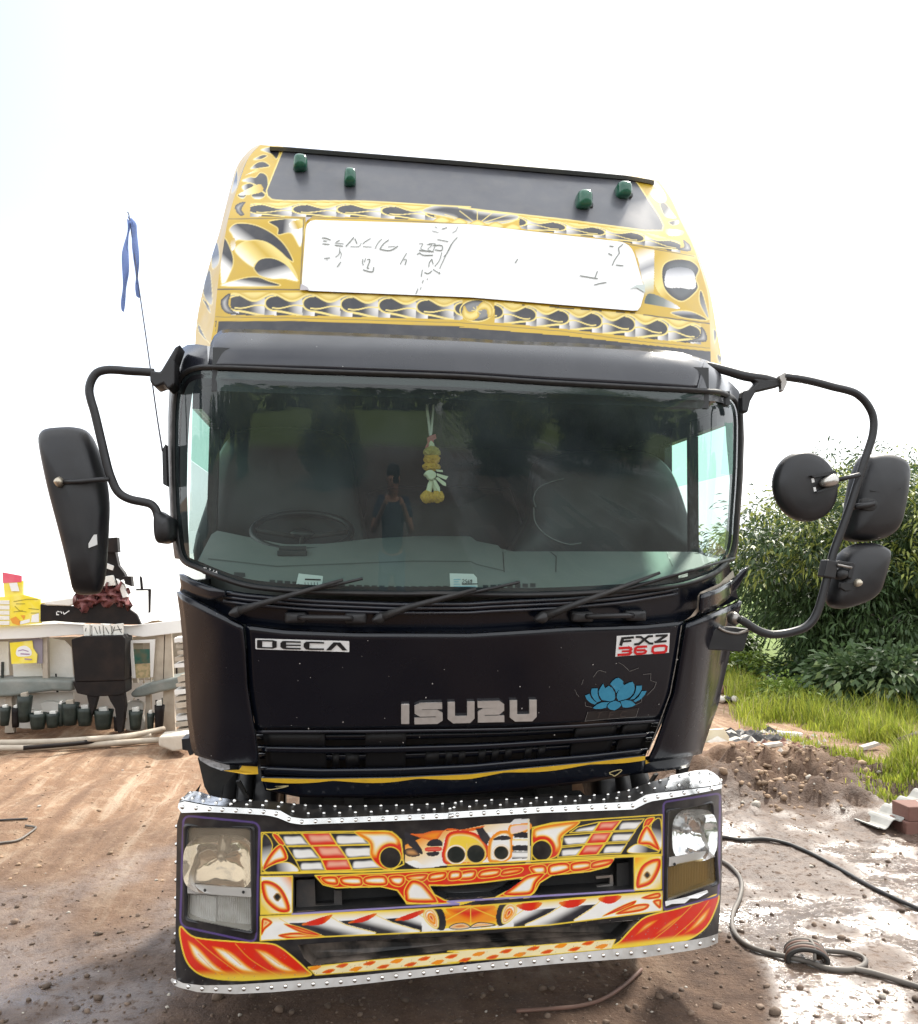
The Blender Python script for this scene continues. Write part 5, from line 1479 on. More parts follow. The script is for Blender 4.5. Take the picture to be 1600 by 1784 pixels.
# ------------------------------------------------------------------ wipers and handles
def wiper(piv, mid, tip, b0, b1, w):
    d = [-.035, -.055, -.03]
    P = [PT(*piv, off(S_cab, -.01)), PT(*mid, off(S_cab, -.05)), PT(*tip, off(S_cab, -.035))]
    o = tube('wiper', P, [.019, .012, .006], RUBBER, TRUCK, 10, curve=False)
    dome('pivot_cap', [(piv[0] - 14, piv[1] + 4), (piv[0], piv[1] - 10), (piv[0] + 14, piv[1] - 4), (piv[0] + 2, piv[1] + 10)], P[0][1] - .01, [(1, .03), (1, 0), (.7, -.012), (.1, -.015)], PLASTIC, o)
    q = resample([b0, b1], 12)
    B = onsurf(q[:, 0], q[:, 1], off(S_cab, -.012))
    tube('blade', B, .006, RUBBER, o, 8, curve=False)
    q = resample([np.array(b0) * .75 + np.array(b1) * .25, np.array(b0) * .25 + np.array(b1) * .75], 5)
    B = onsurf(q[:, 0], q[:, 1] - 1, off(S_cab, -.03))
    tube('blade_bridge', B, .005, PLASTIC, o, 8, curve=False)
    return o
wiper((412, 1066), (455, 1052), (598, 1010), (455, 1050), (632, 1008), 1)
wiper((662, 1077), (712, 1058), (830, 1026), (700, 1062), (906, 1014), 1)
wiper((946, 1076), (1000, 1054), (1150, 998), (985, 1058), (1280, 972), 1)
def handle(a, b):
    o = tube('grab_handle', [PT(*a, off(S_cab, .03)), PT(a[0] + 14, a[1], off(S_cab, -.03)), PT(b[0] - 14, b[1], off(S_cab, -.03)), PT(*b, off(S_cab, .03))], .011, PLASTIC, TRUCK, 10, k=6, curve=False)
    for c in (a, b):
        dome('handle_foot', rrect([(c[0] - 19, c[1] - 9), (c[0] + 19, c[1] - 9), (c[0] + 19, c[1] + 10), (c[0] - 19, c[1] + 10)], 5), PT(*c, off(S_cab, .01))[1], [(1, .04), (1, 0), (.85, -.008), (.5, -.012), (.05, -.012)], PLASTIC, o, 1)
handle((515, 1076), (620, 1077)); handle((1015, 1074), (1108, 1072))

# ------------------------------------------------------------------ mirrors
YM = .02
def at(q, Y): return onsurf(np.array(q)[:, 0], np.array(q)[:, 1], plane(Y))
LM = tube('mirror_arm', np.vstack([at(ZL((548, 752), (500, 748), (440, 745), (385, 740), (340, 740), (300, 752), (275, 785), (265, 830), (275, 880), (290, 930), (330, 1100), (350, 1180), (368, 1230), (385, 1265), (410, 1290), (450, 1308), (500, 1318), (535, 1328), (556, 1350), (565, 1380)), YM)]), .0165, PLASTIC, TRUCK, 12, k=3)
slab('arm_bracket', ZL((530, 740), (575, 748), (640, 640), (665, 625), (640, 700), (640, 800), (610, 826), (590, 800), (552, 815), (530, 790)), YM - .02, .12, PLASTIC, LM, .008)
dome('arm_mount', ZL((546, 1370), (560, 1352), (600, 1378), (622, 1392), (624, 1460), (600, 1492), (560, 1495), (546, 1450)), YM, [(1, .15), (1, .02), (.95, 0), (.8, -.02), (.4, -.03), (.1, -.03)], PLASTIC, LM)
MG = M('mirror_glass', (.8, .8, .8), .03, 1.0)
HP = [(.97, .03), (1, .02), (1, .0), (.985, -.025), (.93, -.055), (.82, -.075), (.6, -.088), (.3, -.094), (.04, -.096)]
lm = ZL((50, 1045), (58, 1012), (85, 996), (140, 990), (195, 990), (250, 1004), (285, 1050), (312, 1120), (338, 1220), (350, 1320), (348, 1420), (342, 1520), (335, 1620), (318, 1700), (290, 1722), (215, 1722), (200, 1690), (175, 1580), (140, 1440), (100, 1290), (70, 1160))
M1 = dome('mirror', lm, YM + .09, HP, PLASTIC, TRUCK, 3)
q = np.array(cr(lm, True, 3)); qc = q.mean(0)
decal('mirror_glass', (q - qc) * .94 + qc, plane(YM + .125), MG, M1, -.0)
tube('mirror_stay', at(ZL((352, 1218), (290, 1222), (220, 1228), (150, 1230)), YM - .015), .009, PLASTIC, M1, 10, curve=False)
dome('ball_joint', ZL((110, 1230), (134, 1206), (158, 1230), (134, 1256)), YM - .01, [(.7, .03), (1, 0), (.8, -.018), (.3, -.026), (.05, -.027)], M('worn_brass', (.45, .4, .32), .35, .8), M1, 4)
slab('joint_plate', ZL((112, 1176), (146, 1172), (152, 1276), (172, 1280), (160, 1292), (112, 1290), (106, 1230)), YM + .005, .02, PLASTIC, M1)
slab('joint_plate', ZL((115, 1296), (190, 1286), (262, 1262), (258, 1290), (190, 1310), (140, 1310)), YM + .01, .02, PLASTIC, M1)
slab('gap_sticker', ZL((262, 1500), (275, 1478), (285, 1462), (298, 1460), (300, 1505), (262, 1520)), YM - .015, .004, M('torn_label', (.6, .6, .58), .6), M1)

RM = tube('mirror_arm', np.vstack([at(ZR((440, 182), (500, 190), (560, 200), (640, 218), (720, 240), (790, 256), (845, 275), (890, 310), (922, 352), (944, 400), (950, 455), (942, 520), (920, 590), (895, 660), (870, 740), (830, 870), (800, 960), (760, 1070), (720, 1180), (690, 1300), (660, 1420), (635, 1500), (605, 1560), (560, 1600), (500, 1622), (440, 1635), (380, 1640), (330, 1630), (280, 1608), (230, 1575), (190, 1552)), YM + .1)]), .0175, PLASTIC, TRUCK, 12, k=3)
YR = YM + .1
tube('arm_bracket', at(ZR((-60, 112), (10, 122), (120, 150), (220, 178), (330, 195), (425, 216)), YR + .02), [.014, .019, .020, .022, .022, .014], PLASTIC, RM, 10)
slab('arm_bracket', ZR((215, 262), (255, 252), (290, 215), (262, 190), (330, 190), (420, 200), (425, 235), (330, 258), (285, 268), (255, 320), (240, 385), (205, 380), (205, 300)), YR, .045, PLASTIC, RM, .008)
slab('arm_bolt', ZR((420, 175), (440, 162), (462, 166), (470, 180), (455, 195), (462, 215), (440, 265), (428, 262), (428, 215), (420, 195)), YR - .015, .03, DULL, RM, .003)
dome('arm_foot', ZR((-290 + 205, 120), (-60, 100), (-20, 118), (-10, 140), (-30, 152), (-75, 146)), YR - .01, [(1, .03), (1, 0), (.8, -.01), (.1, -.012)], PLASTIC, RM, 4)
rq = [(1403 + 54 * math.cos(a) * 1.0 + 4 * math.sin(a), 848 + 61 * math.sin(a)) for a in np.linspace(0, 2 * math.pi, 25)[:-1]]
M2 = dome('mirror', rq, YR + .02, [(.96, .03), (1, .02), (1, 0), (.98, -.02), (.9, -.035), (.7, -.045), (.4, -.05), (.04, -.052)], PLASTIC, TRUCK, 2)
q = np.array(rq); qc = q.mean(0)
decal('mirror_glass', (q - qc) * .93 + qc, plane(YR + .052), MG, M2, 0)
slab('joint_plate', ZR((596, 740), (735, 712), (742, 730), (618, 752)), YR - .05, .02, PLASTIC, M2)
slab('joint_plate', ZR((630, 838), (752, 806), (758, 790), (740, 788), (640, 826)), YR - .05, .02, PLASTIC, M2)
for q in (((598, 758), (612, 756), (616, 778), (602, 782)), ((608, 808), (622, 806), (626, 828), (614, 832))):
    slab('plate_slot', ZR(*q), YR - .034, .003, WHITE, M2)
dome('ball_joint', ZR((656, 770), (690, 745), (725, 732), (748, 750), (745, 790), (700, 806), (664, 800)), YR - .06, [(.8, .04), (1, 0), (.8, -.018), (.3, -.026), (.05, -.027)], M('worn_steel', (.5, .48, .45), .35, .85), M2, 4)
tube('mirror_stay', at(ZR((752, 764), (820, 748), (872, 736)), YR - .035), .010, PLASTIC, M2, 10, curve=False)
sq = ZR((870, 650), (920, 622), (1000, 616), (1070, 632), (1112, 660), (1126, 710), (1120, 800), (1100, 920), (1075, 1020), (1030, 1080), (960, 1108), (880, 1116), (810, 1110), (782, 1085), (785, 1000), (800, 880), (825, 760))
M3 = dome('mirror', sq, YR + .12, HP, PLASTIC, TRUCK, 3)
q = np.array(cr(sq, True, 3)); qc = q.mean(0)
decal('mirror_glass', (q - qc) * .94 + qc, plane(YR + .155), MG, M3, 0)
tube('mirror_stay', at(ZR((840, 918), (900, 908), (950, 898)), YR + .015), .013, PLASTIC, M3, 10, curve=False)
dome('stay_slot', ZR((880, 876), (925, 868), (968, 884), (974, 912), (950, 938), (905, 938), (880, 920)), YR + .028, [(1, .02), (1, .0), (.9, -.002), (.1, -.003)], RUBBER, M3, 4)
tube('seam_bead', at(ZR((930, 826), (1000, 836), (1060, 830), (1108, 812)), YR + .028), .0018, RUBBER, M3, 6)
lq = ZR((755, 1195), (800, 1150), (860, 1126), (940, 1122), (990, 1140), (1016, 1165), (1010, 1230), (985, 1320), (955, 1400), (900, 1450), (830, 1478), (760, 1495), (705, 1478), (690, 1440), (700, 1370), (725, 1280))
M4 = dome('mirror', lq, YR + .08, HP, PLASTIC, TRUCK, 3)
q = np.array(cr(lq, True, 3)); qc = q.mean(0)
decal('mirror_glass', (q - qc) * .94 + qc, plane(YR + .115), MG, M4, 0)
slab('clamp', ZR((690, 1215), (755, 1225), (735, 1325), (668, 1312)), YR - .03, .06, PLASTIC, M4, .006)
slab('clamp', ZR((750, 1222), (838, 1232), (845, 1245), (830, 1325), (805, 1318), (815, 1250), (750, 1240)), YR - .03, .05, PLASTIC, M4, .004)
tube('clamp_bolt', at(ZR((745, 1245), (825, 1262)), YR - .036), .006, DULL, M4, 8, curve=False)
dome('ball_joint', ZR((738, 1285), (765, 1265), (800, 1275), (805, 1310), (770, 1330), (742, 1318)), YR - .02, [(1, .03), (1, 0), (.7, -.015), (.1, -.02)], RUBBER, M4, 4)
slab('clamp', ZR((765, 1345), (860, 1340), (905, 1312), (880, 1370), (850, 1400), (830, 1390), (790, 1395), (762, 1375)), YR - .01, .02, RUBBER, M4, .004)
dome('ball_joint', ZR((846, 1335), (870, 1325), (886, 1345), (875, 1365), (850, 1368)), YR - .02, [(1, .03), (1, 0), (.7, -.012), (.1, -.015)], M('worn_brass_light', (.5, .45, .36), .4, .7), M4, 4)
# cup-shaped foot of the right arm
CUP = slab('arm_mount', rrect(ZR((62, 1600), (250, 1606), (215, 1738), (-60, 1722)), [4, 4, 8, 0]), YR + .02, .14, PLASTIC, RM, .012)
tube('cup_rim', at(ZR((70, 1598), (110, 1620), (180, 1632), (245, 1612)), YR + .015), .006, DULL, RM, 8)
dome('ball_joint', ZR((140, 1530), (165, 1512), (190, 1530), (200, 1560), (170, 1590), (140, 1570)), YR + .03, [(1, .03), (1, 0), (.7, -.015), (.1, -.02)], DULL, RM, 4)

# ------------------------------------------------------------------ antenna with ribbon
ap = at(ZL((586, 1095), (560, 930), (520, 640), (490, 430), (470, 290), (442, 80), (434, 48)), .12)
AN = tube('antenna', ap, [.004, .0032, .0028, .0025, .0022, .002, .003], M('antenna_rod', (.10, .10, .12), .4, .5), TRUCK, 8)
slab('antenna_foot', rrect(ZL((584, 1090), (600, 1062), (606, 1250), (588, 1240)), 2), .12, .05, PLASTIC, AN, .004)
RIB = leafmat('blue_ribbon', .5, .7)
def ribbon(cl, w, Y):
    cl = cr(cl, False, 6); n = len(cl)
    w = np.interp(np.linspace(0, 1, n), np.linspace(0, 1, len(w)), w)
    V = []
    for k, sg in ((0, -1), (1, 0), (2, 1)):
        q = cl + np.stack([sg * w / 2, w * 0], 1)
        P = onsurf(q[:, 0], q[:, 1], plane(Y)); P[:, 1] += (.012 if sg == 0 else 0) + .015 * np.sin(np.arange(n) * .45 + sg)
        V.append(P)
    return np.concatenate(V), gridF(3, n)
VA, FA = ribbon(ZL((440, 82), (436, 130), (425, 230), (422, 330), (418, 420), (410, 480)), [5, 6, 10, 11, 8, 2], .10)
VB, FB = ribbon(ZL((442, 70), (460, 110), (468, 200), (472, 300), (476, 360), (478, 418)), [5, 12, 10, 7, 6, 5], .12)
o = fast_mesh('ribbon', np.concatenate([VA, VB]), np.concatenate([FA, FB + len(VA)]), RIB, None, True, np.tile((.16, .23, .46), (len(VA) + len(VB), 1)))
tag(o, 'torn blue cloth ribbon tied to the tip of the thin antenna', 'ribbon')

# ------------------------------------------------------------------ things behind the glass
ZG = Z(600, 650, 5.333)
YG = .12
def atg(*q): return at(ZG(*q), YG)
GA = empty('flower_garland', tuple(atg((800, 700))[0]), 'hanging garland of white buds and yellow marigolds behind the windscreen', 'garland')
RIBW = M('white_ribbon', (.62, .64, .60), .6)
tube('cord', atg((775, 250), (770, 330), (785, 450), (800, 580)), .006, RIBW, GA, 6)
tube('cord', atg((830, 250), (826, 330), (818, 450), (805, 580)), .005, RIBW, GA, 6)
BOW = M('pink_bow', (.45, .13, .14), .6)
slab('bow', ZG((770, 600), (800, 580), (850, 565), (858, 605), (832, 620), (830, 660), (805, 640), (785, 690), (750, 695), (775, 640)), YG - .005, .012, BOW, GA)
MAR = M('marigold', (.62, .36, .04), .8, noise=(120, .5, (.40, .26, .06)), bump=(150, .6, .006))
BUD = M('jasmine_buds', (.68, .70, .52), .7, noise=(90, .4, (.55, .60, .35)), bump=(110, .4, .004))
def flower(name, c, r, sq, m, n):
    p = at(ZG(c), YG)[0]
    bm = bmesh.new()
    bmesh.ops.create_icosphere(bm, subdivisions=3, radius=1)
    for v in bm.verts:
        a = math.atan2(v.co.y, v.co.x)
        k = 1 + .16 * math.sin(a * n) * (1 - abs(v.co.z)) + rr_.uniform(-.09, .09)
        v.co = Vector((v.co.x * r * k, v.co.y * r * k, v.co.z * r * sq * (1 + rr_.uniform(-.15, .15))))
    me = bpy.data.meshes.new(name); bm.to_mesh(me); bm.free()
    o = link(name, me, m)
    o.parent = GA
    o.location = Vector(p) - GA.location
    return o
flower('bud', (808, 675), .014, 1.4, BUD, 5)
flower('marigold', (815, 735), .034, .75, M('marigold_dry', (.45, .36, .10), .8, noise=(120, .5, (.3, .28, .1)), bump=(150, .6, .006)), 7)
flower('marigold', (815, 800), .033, .8, MAR, 7); flower('marigold', (810, 870), .036, .55, MAR, 8)
slab('woven_knot', ZG((738, 935), (775, 900), (815, 895), (860, 930), (850, 970), (815, 998), (785, 985), (770, 960)), YG - .03, .05, BUD, GA, .008)
for q in (((850, 895), (915, 900), (918, 920), (860, 915)), ((860, 930), (968, 960), (945, 992), (860, 955)), ((845, 975), (870, 965), (945, 1020), (948, 1052), (915, 1040)), ((820, 985), (850, 995), (888, 1060), (892, 1105), (870, 1095), (835, 1030))):
    slab('leaf_strip', ZG(*q), YG - .02, .006, BUD, GA, .001)
tube('bud_string', atg((825, 990), (805, 1030), (790, 1080), (782, 1110)), [.010, .013, .012, .012], BUD, GA, 8)
tube('bud_string', atg((830, 990), (845, 1040), (855, 1080), (862, 1110)), [.010, .013, .013, .012], BUD, GA, 8)
flower('marigold', (770, 1150), .026, 1.0, MAR, 7); flower('marigold', (815, 1160), .022, .8, MAR, 6); flower('marigold', (868, 1145), .027, 1.0, MAR, 7)
# sticker papers on the glass
S_st = off(S_cab, .016)
ZS = Z(500, 980, 4.444)
P1 = decal('permit_sticker', ZS((92, 85), (280, 105), (270, 190), (68, 182)), S_st, PAPER, TRUCK, 0, .001)
decal('print', [stroke(ZS((140, 130), (262, 134)), 2.6)] + [stroke(ZS((140 + k * 24, 152), (142 + k * 24, 178)), .9) for k in range(5)] + [stroke(ZS((88, 166), (92, 172)), 1.4)], S_st, INK, P1, .003)
P2 = decal('tax_sticker', ZS((1260, 84), (1445, 88), (1472, 118), (1478, 212), (1268, 222)), S_st, PAPER, TRUCK, 0, .001)
decal('print', [stroke(ZS((1290, y), (1466, y - 2)), 1.2) for y in (186, 194, 202, 210)] + [stroke(ZS((1290, 132), (1345, 130)), 1.4), stroke(ZS((1292, 150), (1330, 149)), 1.2), stroke(ZS((1292, 168), (1340, 167)), 1.2)], S_st, PALEBLUE, P2, .003)
num = [stroke(ZS((1356, 136), (1366, 130), (1374, 138), (1356, 160), (1376, 158)), .8), stroke(ZS((1394, 132), (1384, 133), (1382, 144), (1392, 146), (1392, 158), (1380, 160)), .8), stroke(ZS((1412, 132), (1402, 142), (1400, 156), (1410, 158), (1412, 148), (1402, 148)), .8), stroke(ZS((1428, 132), (1420, 138), (1434, 150), (1428, 158), (1420, 152), (1434, 138), (1428, 132)), .8), stroke(ZS((1356, 167), (1478, 165)), 1.7)]
decal('print', num, S_st, INK, P2, .003)
# hand-painted marks in the corner of the glass
S_mk = off(S_cab, -.001)
mk = [((178, 1200), (170, 1203), (172, 1210), (178, 1212), (174, 1220)), ((196, 1206), (188, 1208), (190, 1218), (198, 1214), (198, 1206), (196, 1226), (186, 1228)), ((222, 1212), (230, 1212), (225, 1220), (232, 1226), (222, 1232)), ((236, 1212), (230, 1236)), ((238, 1228), (246, 1228)), ((250, 1218), (258, 1220), (252, 1228), (258, 1234), (248, 1238)), ((262, 1232), (268, 1232)), ((276, 1224), (270, 1236), (276, 1242), (280, 1236), (272, 1236)), ((288, 1230), (284, 1240), (292, 1244), (290, 1230), (284, 1246))]
decal('glass_marking', [stroke(Z3(*q), .9) for q in mk], S_mk, WHITE, TRUCK, .003)
# little black box standing on the dashboard
q = Z3((612, 1120), (745, 1118), (748, 1160), (614, 1162))
pb_ = onsurf(np.array(q)[:, 0], np.array(q)[:, 1], S_dash)
c = pb_.mean(0)
BX = empty('dash_holder', tuple(c), 'small black holder box standing on the grey dashboard', 'holder')
box('tray', (c[0] - .062, c[1] - .03, c[2] - .01), (c[0] + .062, c[1] + .03, c[2] + .014), RUBBER, BX, .004)
box('back_clip', (c[0] - .058, c[1] + .01, c[2] + .014), (c[0] + .058, c[1] + .03, c[2] + .034), PLASTIC, BX, .004)
# ------------------------------------------------------------------ ground
NR = np.random.RandomState(11)
_lat = NR.rand(256, 256)
def vn(x, y, sd=0):
    x = x + sd * 17.3; y = y + sd * 9.1
    xi, yi = np.floor(x).astype(int), np.floor(y).astype(int)
    fx, fy = x - xi, y - yi
    fx, fy = fx * fx * (3 - 2 * fx), fy * fy * (3 - 2 * fy)
    g = lambda i, j: _lat[i % 256, j % 256]
    return (g(xi, yi) * (1 - fx) + g(xi + 1, yi) * fx) * (1 - fy) + (g(xi, yi + 1) * (1 - fx) + g(xi + 1, yi + 1) * fx) * fy
def fbm(x, y, o=4, sd=0):
    s, a, t = 0, .5, 0
    for k in range(o):
        s = s + a * vn(x * 2 ** k, y * 2 ** k, sd + k); t += a; a *= .55
    return s / t

def G0(u, v):
    d = rays(u, v)
    t = -CAM[2] / d[2]
    p = CAM + d * t
    return p[:2]
mound = G0(1372, 1372)
def Hgt(x, y):
    h = (fbm(x * .7, y * .7, 3, 1) - .5) * .10
    h = h + (fbm(x * 5, y * 5, 3, 5) - .5) * .035
    # wheel ruts swinging off to the left
    a = (x * .80 - y * .42)
    rut = np.exp(-((a + 3.3) / .16) ** 2) + np.exp(-((a + 4.2) / .2) ** 2) * .8 + np.exp(-((a + 5.6) / .2) ** 2) * .6
    h = h - rut * .05 * (x < -.5) * (y < 9)
    h = h + (fbm(a * 9, y * .8, 2, 9) - .5) * .03 * (x < -1)
    d = np.hypot((x - mound[0]) / 1.5, (y - mound[1]) / 1.2)
    h = h + np.exp(-d * d) * (.08 + .75 * np.maximum(fbm(x * 3.4, y * 3.4, 5, 3) - .40, -.05))
    # rise behind the viewer
    t = np.clip((-2.4 - y) / 1.6, 0, 1)
    h = h * (1 - t) + .18 * t * t * (3 - 2 * t)
    far = np.clip((np.hypot(x, y) - 25) / 20, 0, 1)
    return h * (1 - far)
def axis(lo, hi, st, end):
    a = list(np.arange(lo, hi + 1e-6, st))
    s_, x = st, hi
    while x < end:
        s_ *= 1.22; x += s_; a.append(x)
    s_, x = st, lo
    while x > -end:
        s_ *= 1.22; x -= s_; a.insert(0, x)
    return np.array(a)
gx, gy = axis(-6.5, 8.5, .05, 900), axis(-.8, 11.5, .05, 900)
X, Y = np.meshgrid(gx, gy)
Zg = Hgt(X, Y)
# what the soil is like where: wet (glossy), dry pale, field
wet = sst(.42, .60, fbm(X * .55, Y * .55, 3, 21) + .52 * sst(.9, 1.9, X) * (1 - sst(4.2, 6.2, Y)) * (1 - sst(5.5, 8, X)) - .10)
wet = np.maximum(wet, np.exp(-((X + 1.9) / .55) ** 2 - ((Y - .55) / .35) ** 2) * 1.2)
wet = np.clip(wet * (.4 + 1.2 * sst(.35, .6, fbm(X * 2.3, Y * 2.3, 3, 31))), 0, 1) * (1 - sst(3.0, 4.6, Y + .5 * fbm(X * 2, Y * 2, 2, 77))) * (1 - np.exp(-((X - mound[0]) / 1.3) ** 2 - ((Y - mound[1]) / 1.0) ** 2)) * (X > -3.2) * np.where(X < .9, .35 + .65 * np.exp(-((X + 1.9) / .6) ** 2 - ((Y - .55) / .5) ** 2), 1)
damp_shade = np.clip(sst(4.8, -.6, Y - X * -.1) * (1 - sst(-2.0, -4.2, X) * .75) + wet * .5, 0, 1)  # darker near soil: moisture plus the truck's cast shadow put into the colour
damp_shade = np.maximum(damp_shade, sst(.6, 1.3, X) * (1 - sst(3.6, 5.6, Y)) * 1.1)
damp_shade = np.clip(damp_shade + (fbm(X * 1.3, Y * 1.3, 3, 41) - .5) * .7, 0, 1)
damp_shade = np.maximum(damp_shade, sst(-.2, -1.6, Y) * (1 + .5 * sst(-3, -6, Y)))
field = np.maximum(sst(10.8, 12.2, Y - .2 * fbm(X, Y, 2, 5)) * (X > 1.5), sst(-28, -34, Y))
cols = np.stack([wet, damp_shade, field], -1).reshape(-1, 3)
GV = np.stack([X, Y, Zg], -1).reshape(-1, 3)
def soil():
    m = bpy.data.materials.new('trodden_red_soil'); m.use_nodes = True
    N, Lk = m.node_tree.nodes, m.node_tree.links.new
    p = N['Principled BSDF']
    at_ = N.new('ShaderNodeAttribute'); at_.attribute_name = 'soil'
    sp = N.new('ShaderNodeSeparateColor'); Lk(at_.outputs['Color'], sp.inputs[0])
    t = N.new('ShaderNodeTexCoord')
    def noise(sc, det=6, rough=.6):
        z = N.new('ShaderNodeTexNoise'); z.inputs['Scale'].default_value = sc; z.inputs['Detail'].default_value = det; z.inputs['Roughness'].default_value = rough
        Lk(t.outputs['Object'], z.inputs['Vector']); return z.outputs['Fac']
    def mix(f, a, b):
        x = N.new('ShaderNodeMix'); x.data_type = 'RGBA'
        for s_, v in ((0, f), (6, a), (7, b)):
            if isinstance(v, (tuple, float)): x.inputs[s_].default_value = v if isinstance(v, float) else (*v, 1)
            else: Lk(v, x.inputs[s_])
        return x.outputs[2]
    def rng(v, a, b, c=0., d=1.):
        r = N.new('ShaderNodeMapRange'); r.inputs[1].default_value, r.inputs[2].default_value, r.inputs[3].default_value, r.inputs[4].default_value = a, b, c, d
        Lk(v, r.inputs[0]); return r.outputs[0]
    n1, n2, n3 = noise(1.4), noise(9), noise(60, 4, .7)
    dry = mix(rng(n1, .35, .65), (.315, .198, .122), (.26, .15, .088))
    dry = mix(rng(n2, .5, .72), dry, (.42, .31, .21))
    mpp = N.new('ShaderNodeMapping'); mpp.inputs['Rotation'].default_value = (0, 0, R(-28)); mpp.inputs['Scale'].default_value = (7, .55, 1)
    Lk(t.outputs['Object'], mpp.inputs[0])
    zs = N.new('ShaderNodeTexNoise'); zs.inputs['Scale'].default_value = 1.0; zs.inputs['Detail'].default_value = 7; zs.inputs['Roughness'].default_value = .65
    Lk(mpp.outputs[0], zs.inputs['Vector'])
    dry = mix(rng(zs.outputs['Fac'], .48, .66), dry, (.19, .112, .07))
    dry = mix(rng(zs.outputs['Fac'], .46, .34), dry, (.44, .33, .235))
    damp_shade_col = mix(rng(n2, .35, .65), (.066, .039, .026), (.115, .070, .046))
    c = mix(sp.outputs[1], dry, damp_shade_col)
    c = mix(rng(n3, .55, .75, 0, .55), c, (.05, .032, .022))
    c = mix(rng(n3, .30, .42, .35, 0), c, (.34, .26, .19))
    wetc = mix(rng(n2, .4, .65), (.085, .058, .045), (.14, .10, .075))
    c = mix(sp.outputs[0], c, wetc)
    c = mix(sp.outputs[2], c, mix(n1, (.10, .16, .03), (.17, .22, .05)))
    Lk(c, p.inputs['Base Color'])
    # glossy film breaks up over the clods
    film = N.new('ShaderNodeMath'); film.operation = 'MULTIPLY'
    Lk(sp.outputs[0], film.inputs[0]); Lk(rng(noise(22, 6, .7), .35, .47), film.inputs[1])
    r = N.new('ShaderNodeMapRange'); r.inputs[3].default_value, r.inputs[4].default_value = .85, .07
    Lk(film.outputs[0], r.inputs[0]); Lk(r.outputs[0], p.inputs['Roughness'])
    sl = N.new('ShaderNodeMapRange'); sl.inputs[3].default_value, sl.inputs[4].default_value = .25, 1.0
    Lk(film.outputs[0], sl.inputs[0]); Lk(sl.outputs[0], p.inputs['Specular IOR Level'])
    b = N.new('ShaderNodeBump'); b.inputs['Distance'].default_value = .035; bs = N.new('ShaderNodeMapRange'); bs.inputs[3].default_value, bs.inputs[4].default_value = .8, .22
    Lk(film.outputs[0], bs.inputs[0]); Lk(bs.outputs[0], b.inputs['Strength'])
    h = N.new('ShaderNodeMath'); h.operation = 'ADD'
    hm = N.new('ShaderNodeMath'); hm.operation = 'MULTIPLY'; hm.inputs[1].default_value = .45
    Lk(n3, hm.inputs[0]); Lk(noise(17, 6, .65), h.inputs[0]); Lk(hm.outputs[0], h.inputs[1])
    Lk(h.outputs[0], b.inputs['Height']); Lk(b.outputs[0], p.inputs['Normal'])
    return m
SOIL = soil()
gr = fast_mesh('ground', GV, gridF(len(gy), len(gx))[:, ::-1], SOIL, None, True, cols, 'soil')
tag(gr, kind='structure')

def G(u, v, n=8):
    """ground point seen at (u, v)"""
    d = rays(u, v); z = 0.0
    for _ in range(n):
        t = (z - CAM[2]) / d[2]
        p = CAM + d * t
        z = float(Hgt(p[0], p[1]))
    return np.array((p[0], p[1], z))

# clods and pebbles lying about: one loose mass
def clods():
    bm = bmesh.new(); bmesh.ops.create_icosphere(bm, subdivisions=1, radius=1)
    base = np.array([v.co for v in bm.verts]); tri = np.array([[v.index for v in f.verts] for f in bm.faces]); bm.free()
    nb = len(base)
    V, F, C = [], [], []
    for k in range(3100):
        u, v = NR.uniform(-150, 1750), 1290 + 500 * NR.rand()
        hp = k > 2600
        if hp: u, v = NR.normal(1365, 62), NR.normal(1372, 26)
        d = rays(u, v); t = -CAM[2] / d[2]; p = CAM + d * t
        s_ = min(.003 + NR.exponential(.0045), .03)
        if hp: s_ = min(.007 + NR.exponential(.010), .045)
        z = float(Hgt(p[0], p[1]))
        b = base * s_ * NR.uniform(.62, 1.3, (nb, 1)) * NR.uniform(.7, 1.3, 3) * [1, 1, .7]
        a = NR.uniform(0, 6.28); ca, sa = math.cos(a), math.sin(a)
        b = np.stack([b[:, 0] * ca - b[:, 1] * sa, b[:, 0] * sa + b[:, 1] * ca, b[:, 2]], 1)
        F.append(tri + len(V) * nb); V.append(b + [p[0], p[1], z + s_ * (.05 if hp else .2)])
        c = np.array((.34, .23, .145)) * NR.uniform(.6, 1.2) if p[1] > 2.0 else np.array((.15, .105, .075)) * NR.uniform(.5, 1.4)
        if NR.rand() < .04: c = np.array((.45, .41, .35))
        C.append(np.tile(c, (nb, 1)))
    return np.concatenate(V), np.concatenate(F), np.concatenate(C)
V, F, C = clods()
CLOD = M('soil_clod', (.2, .14, .1), .85, attr='paint', noise=(40, .5, (.12, .08, .055)), bump=(60, .5, .01))
tag(fast_mesh('clods', V, F, CLOD, None, False, C), kind='stuff')

# ------------------------------------------------------------------ leaves
LEAF = leafmat('leaf'); BLADE = leafmat('grass_blade', .45, .5)
BARK = M('bark', (.085, .07, .055), .85, noise=(12, .5, (.16, .14, .11)), bump=(25, .6, .01))

def leaves(P, D, L_, W_, C, droop=.35):
    """folded leaves: base points P, directions D, lengths, widths, colours"""
    n = len(P)
    D = D / (np.linalg.norm(D, axis=1)[:, None] + 1e-9)
    S_ = np.cross(D, np.array((0, 0, 1.0)) + NR.normal(0, .5, (n, 3))); S_ /= np.linalg.norm(S_, axis=1)[:, None] + 1e-9
    mid = P + D * (L_ * .5)[:, None] + np.array((0, 0, -1.0)) * (L_ * droop * .15)[:, None]
    tip = P + D * L_[:, None] + np.array((0, 0, -1.0)) * (L_ * droop)[:, None]
    V = np.stack([P, mid + S_ * W_[:, None] / 2, tip, mid - S_ * W_[:, None] / 2], 1).reshape(-1, 3)
    F = np.arange(4 * n).reshape(-1, 4)
    return V, F, np.repeat(C, 4, 0)

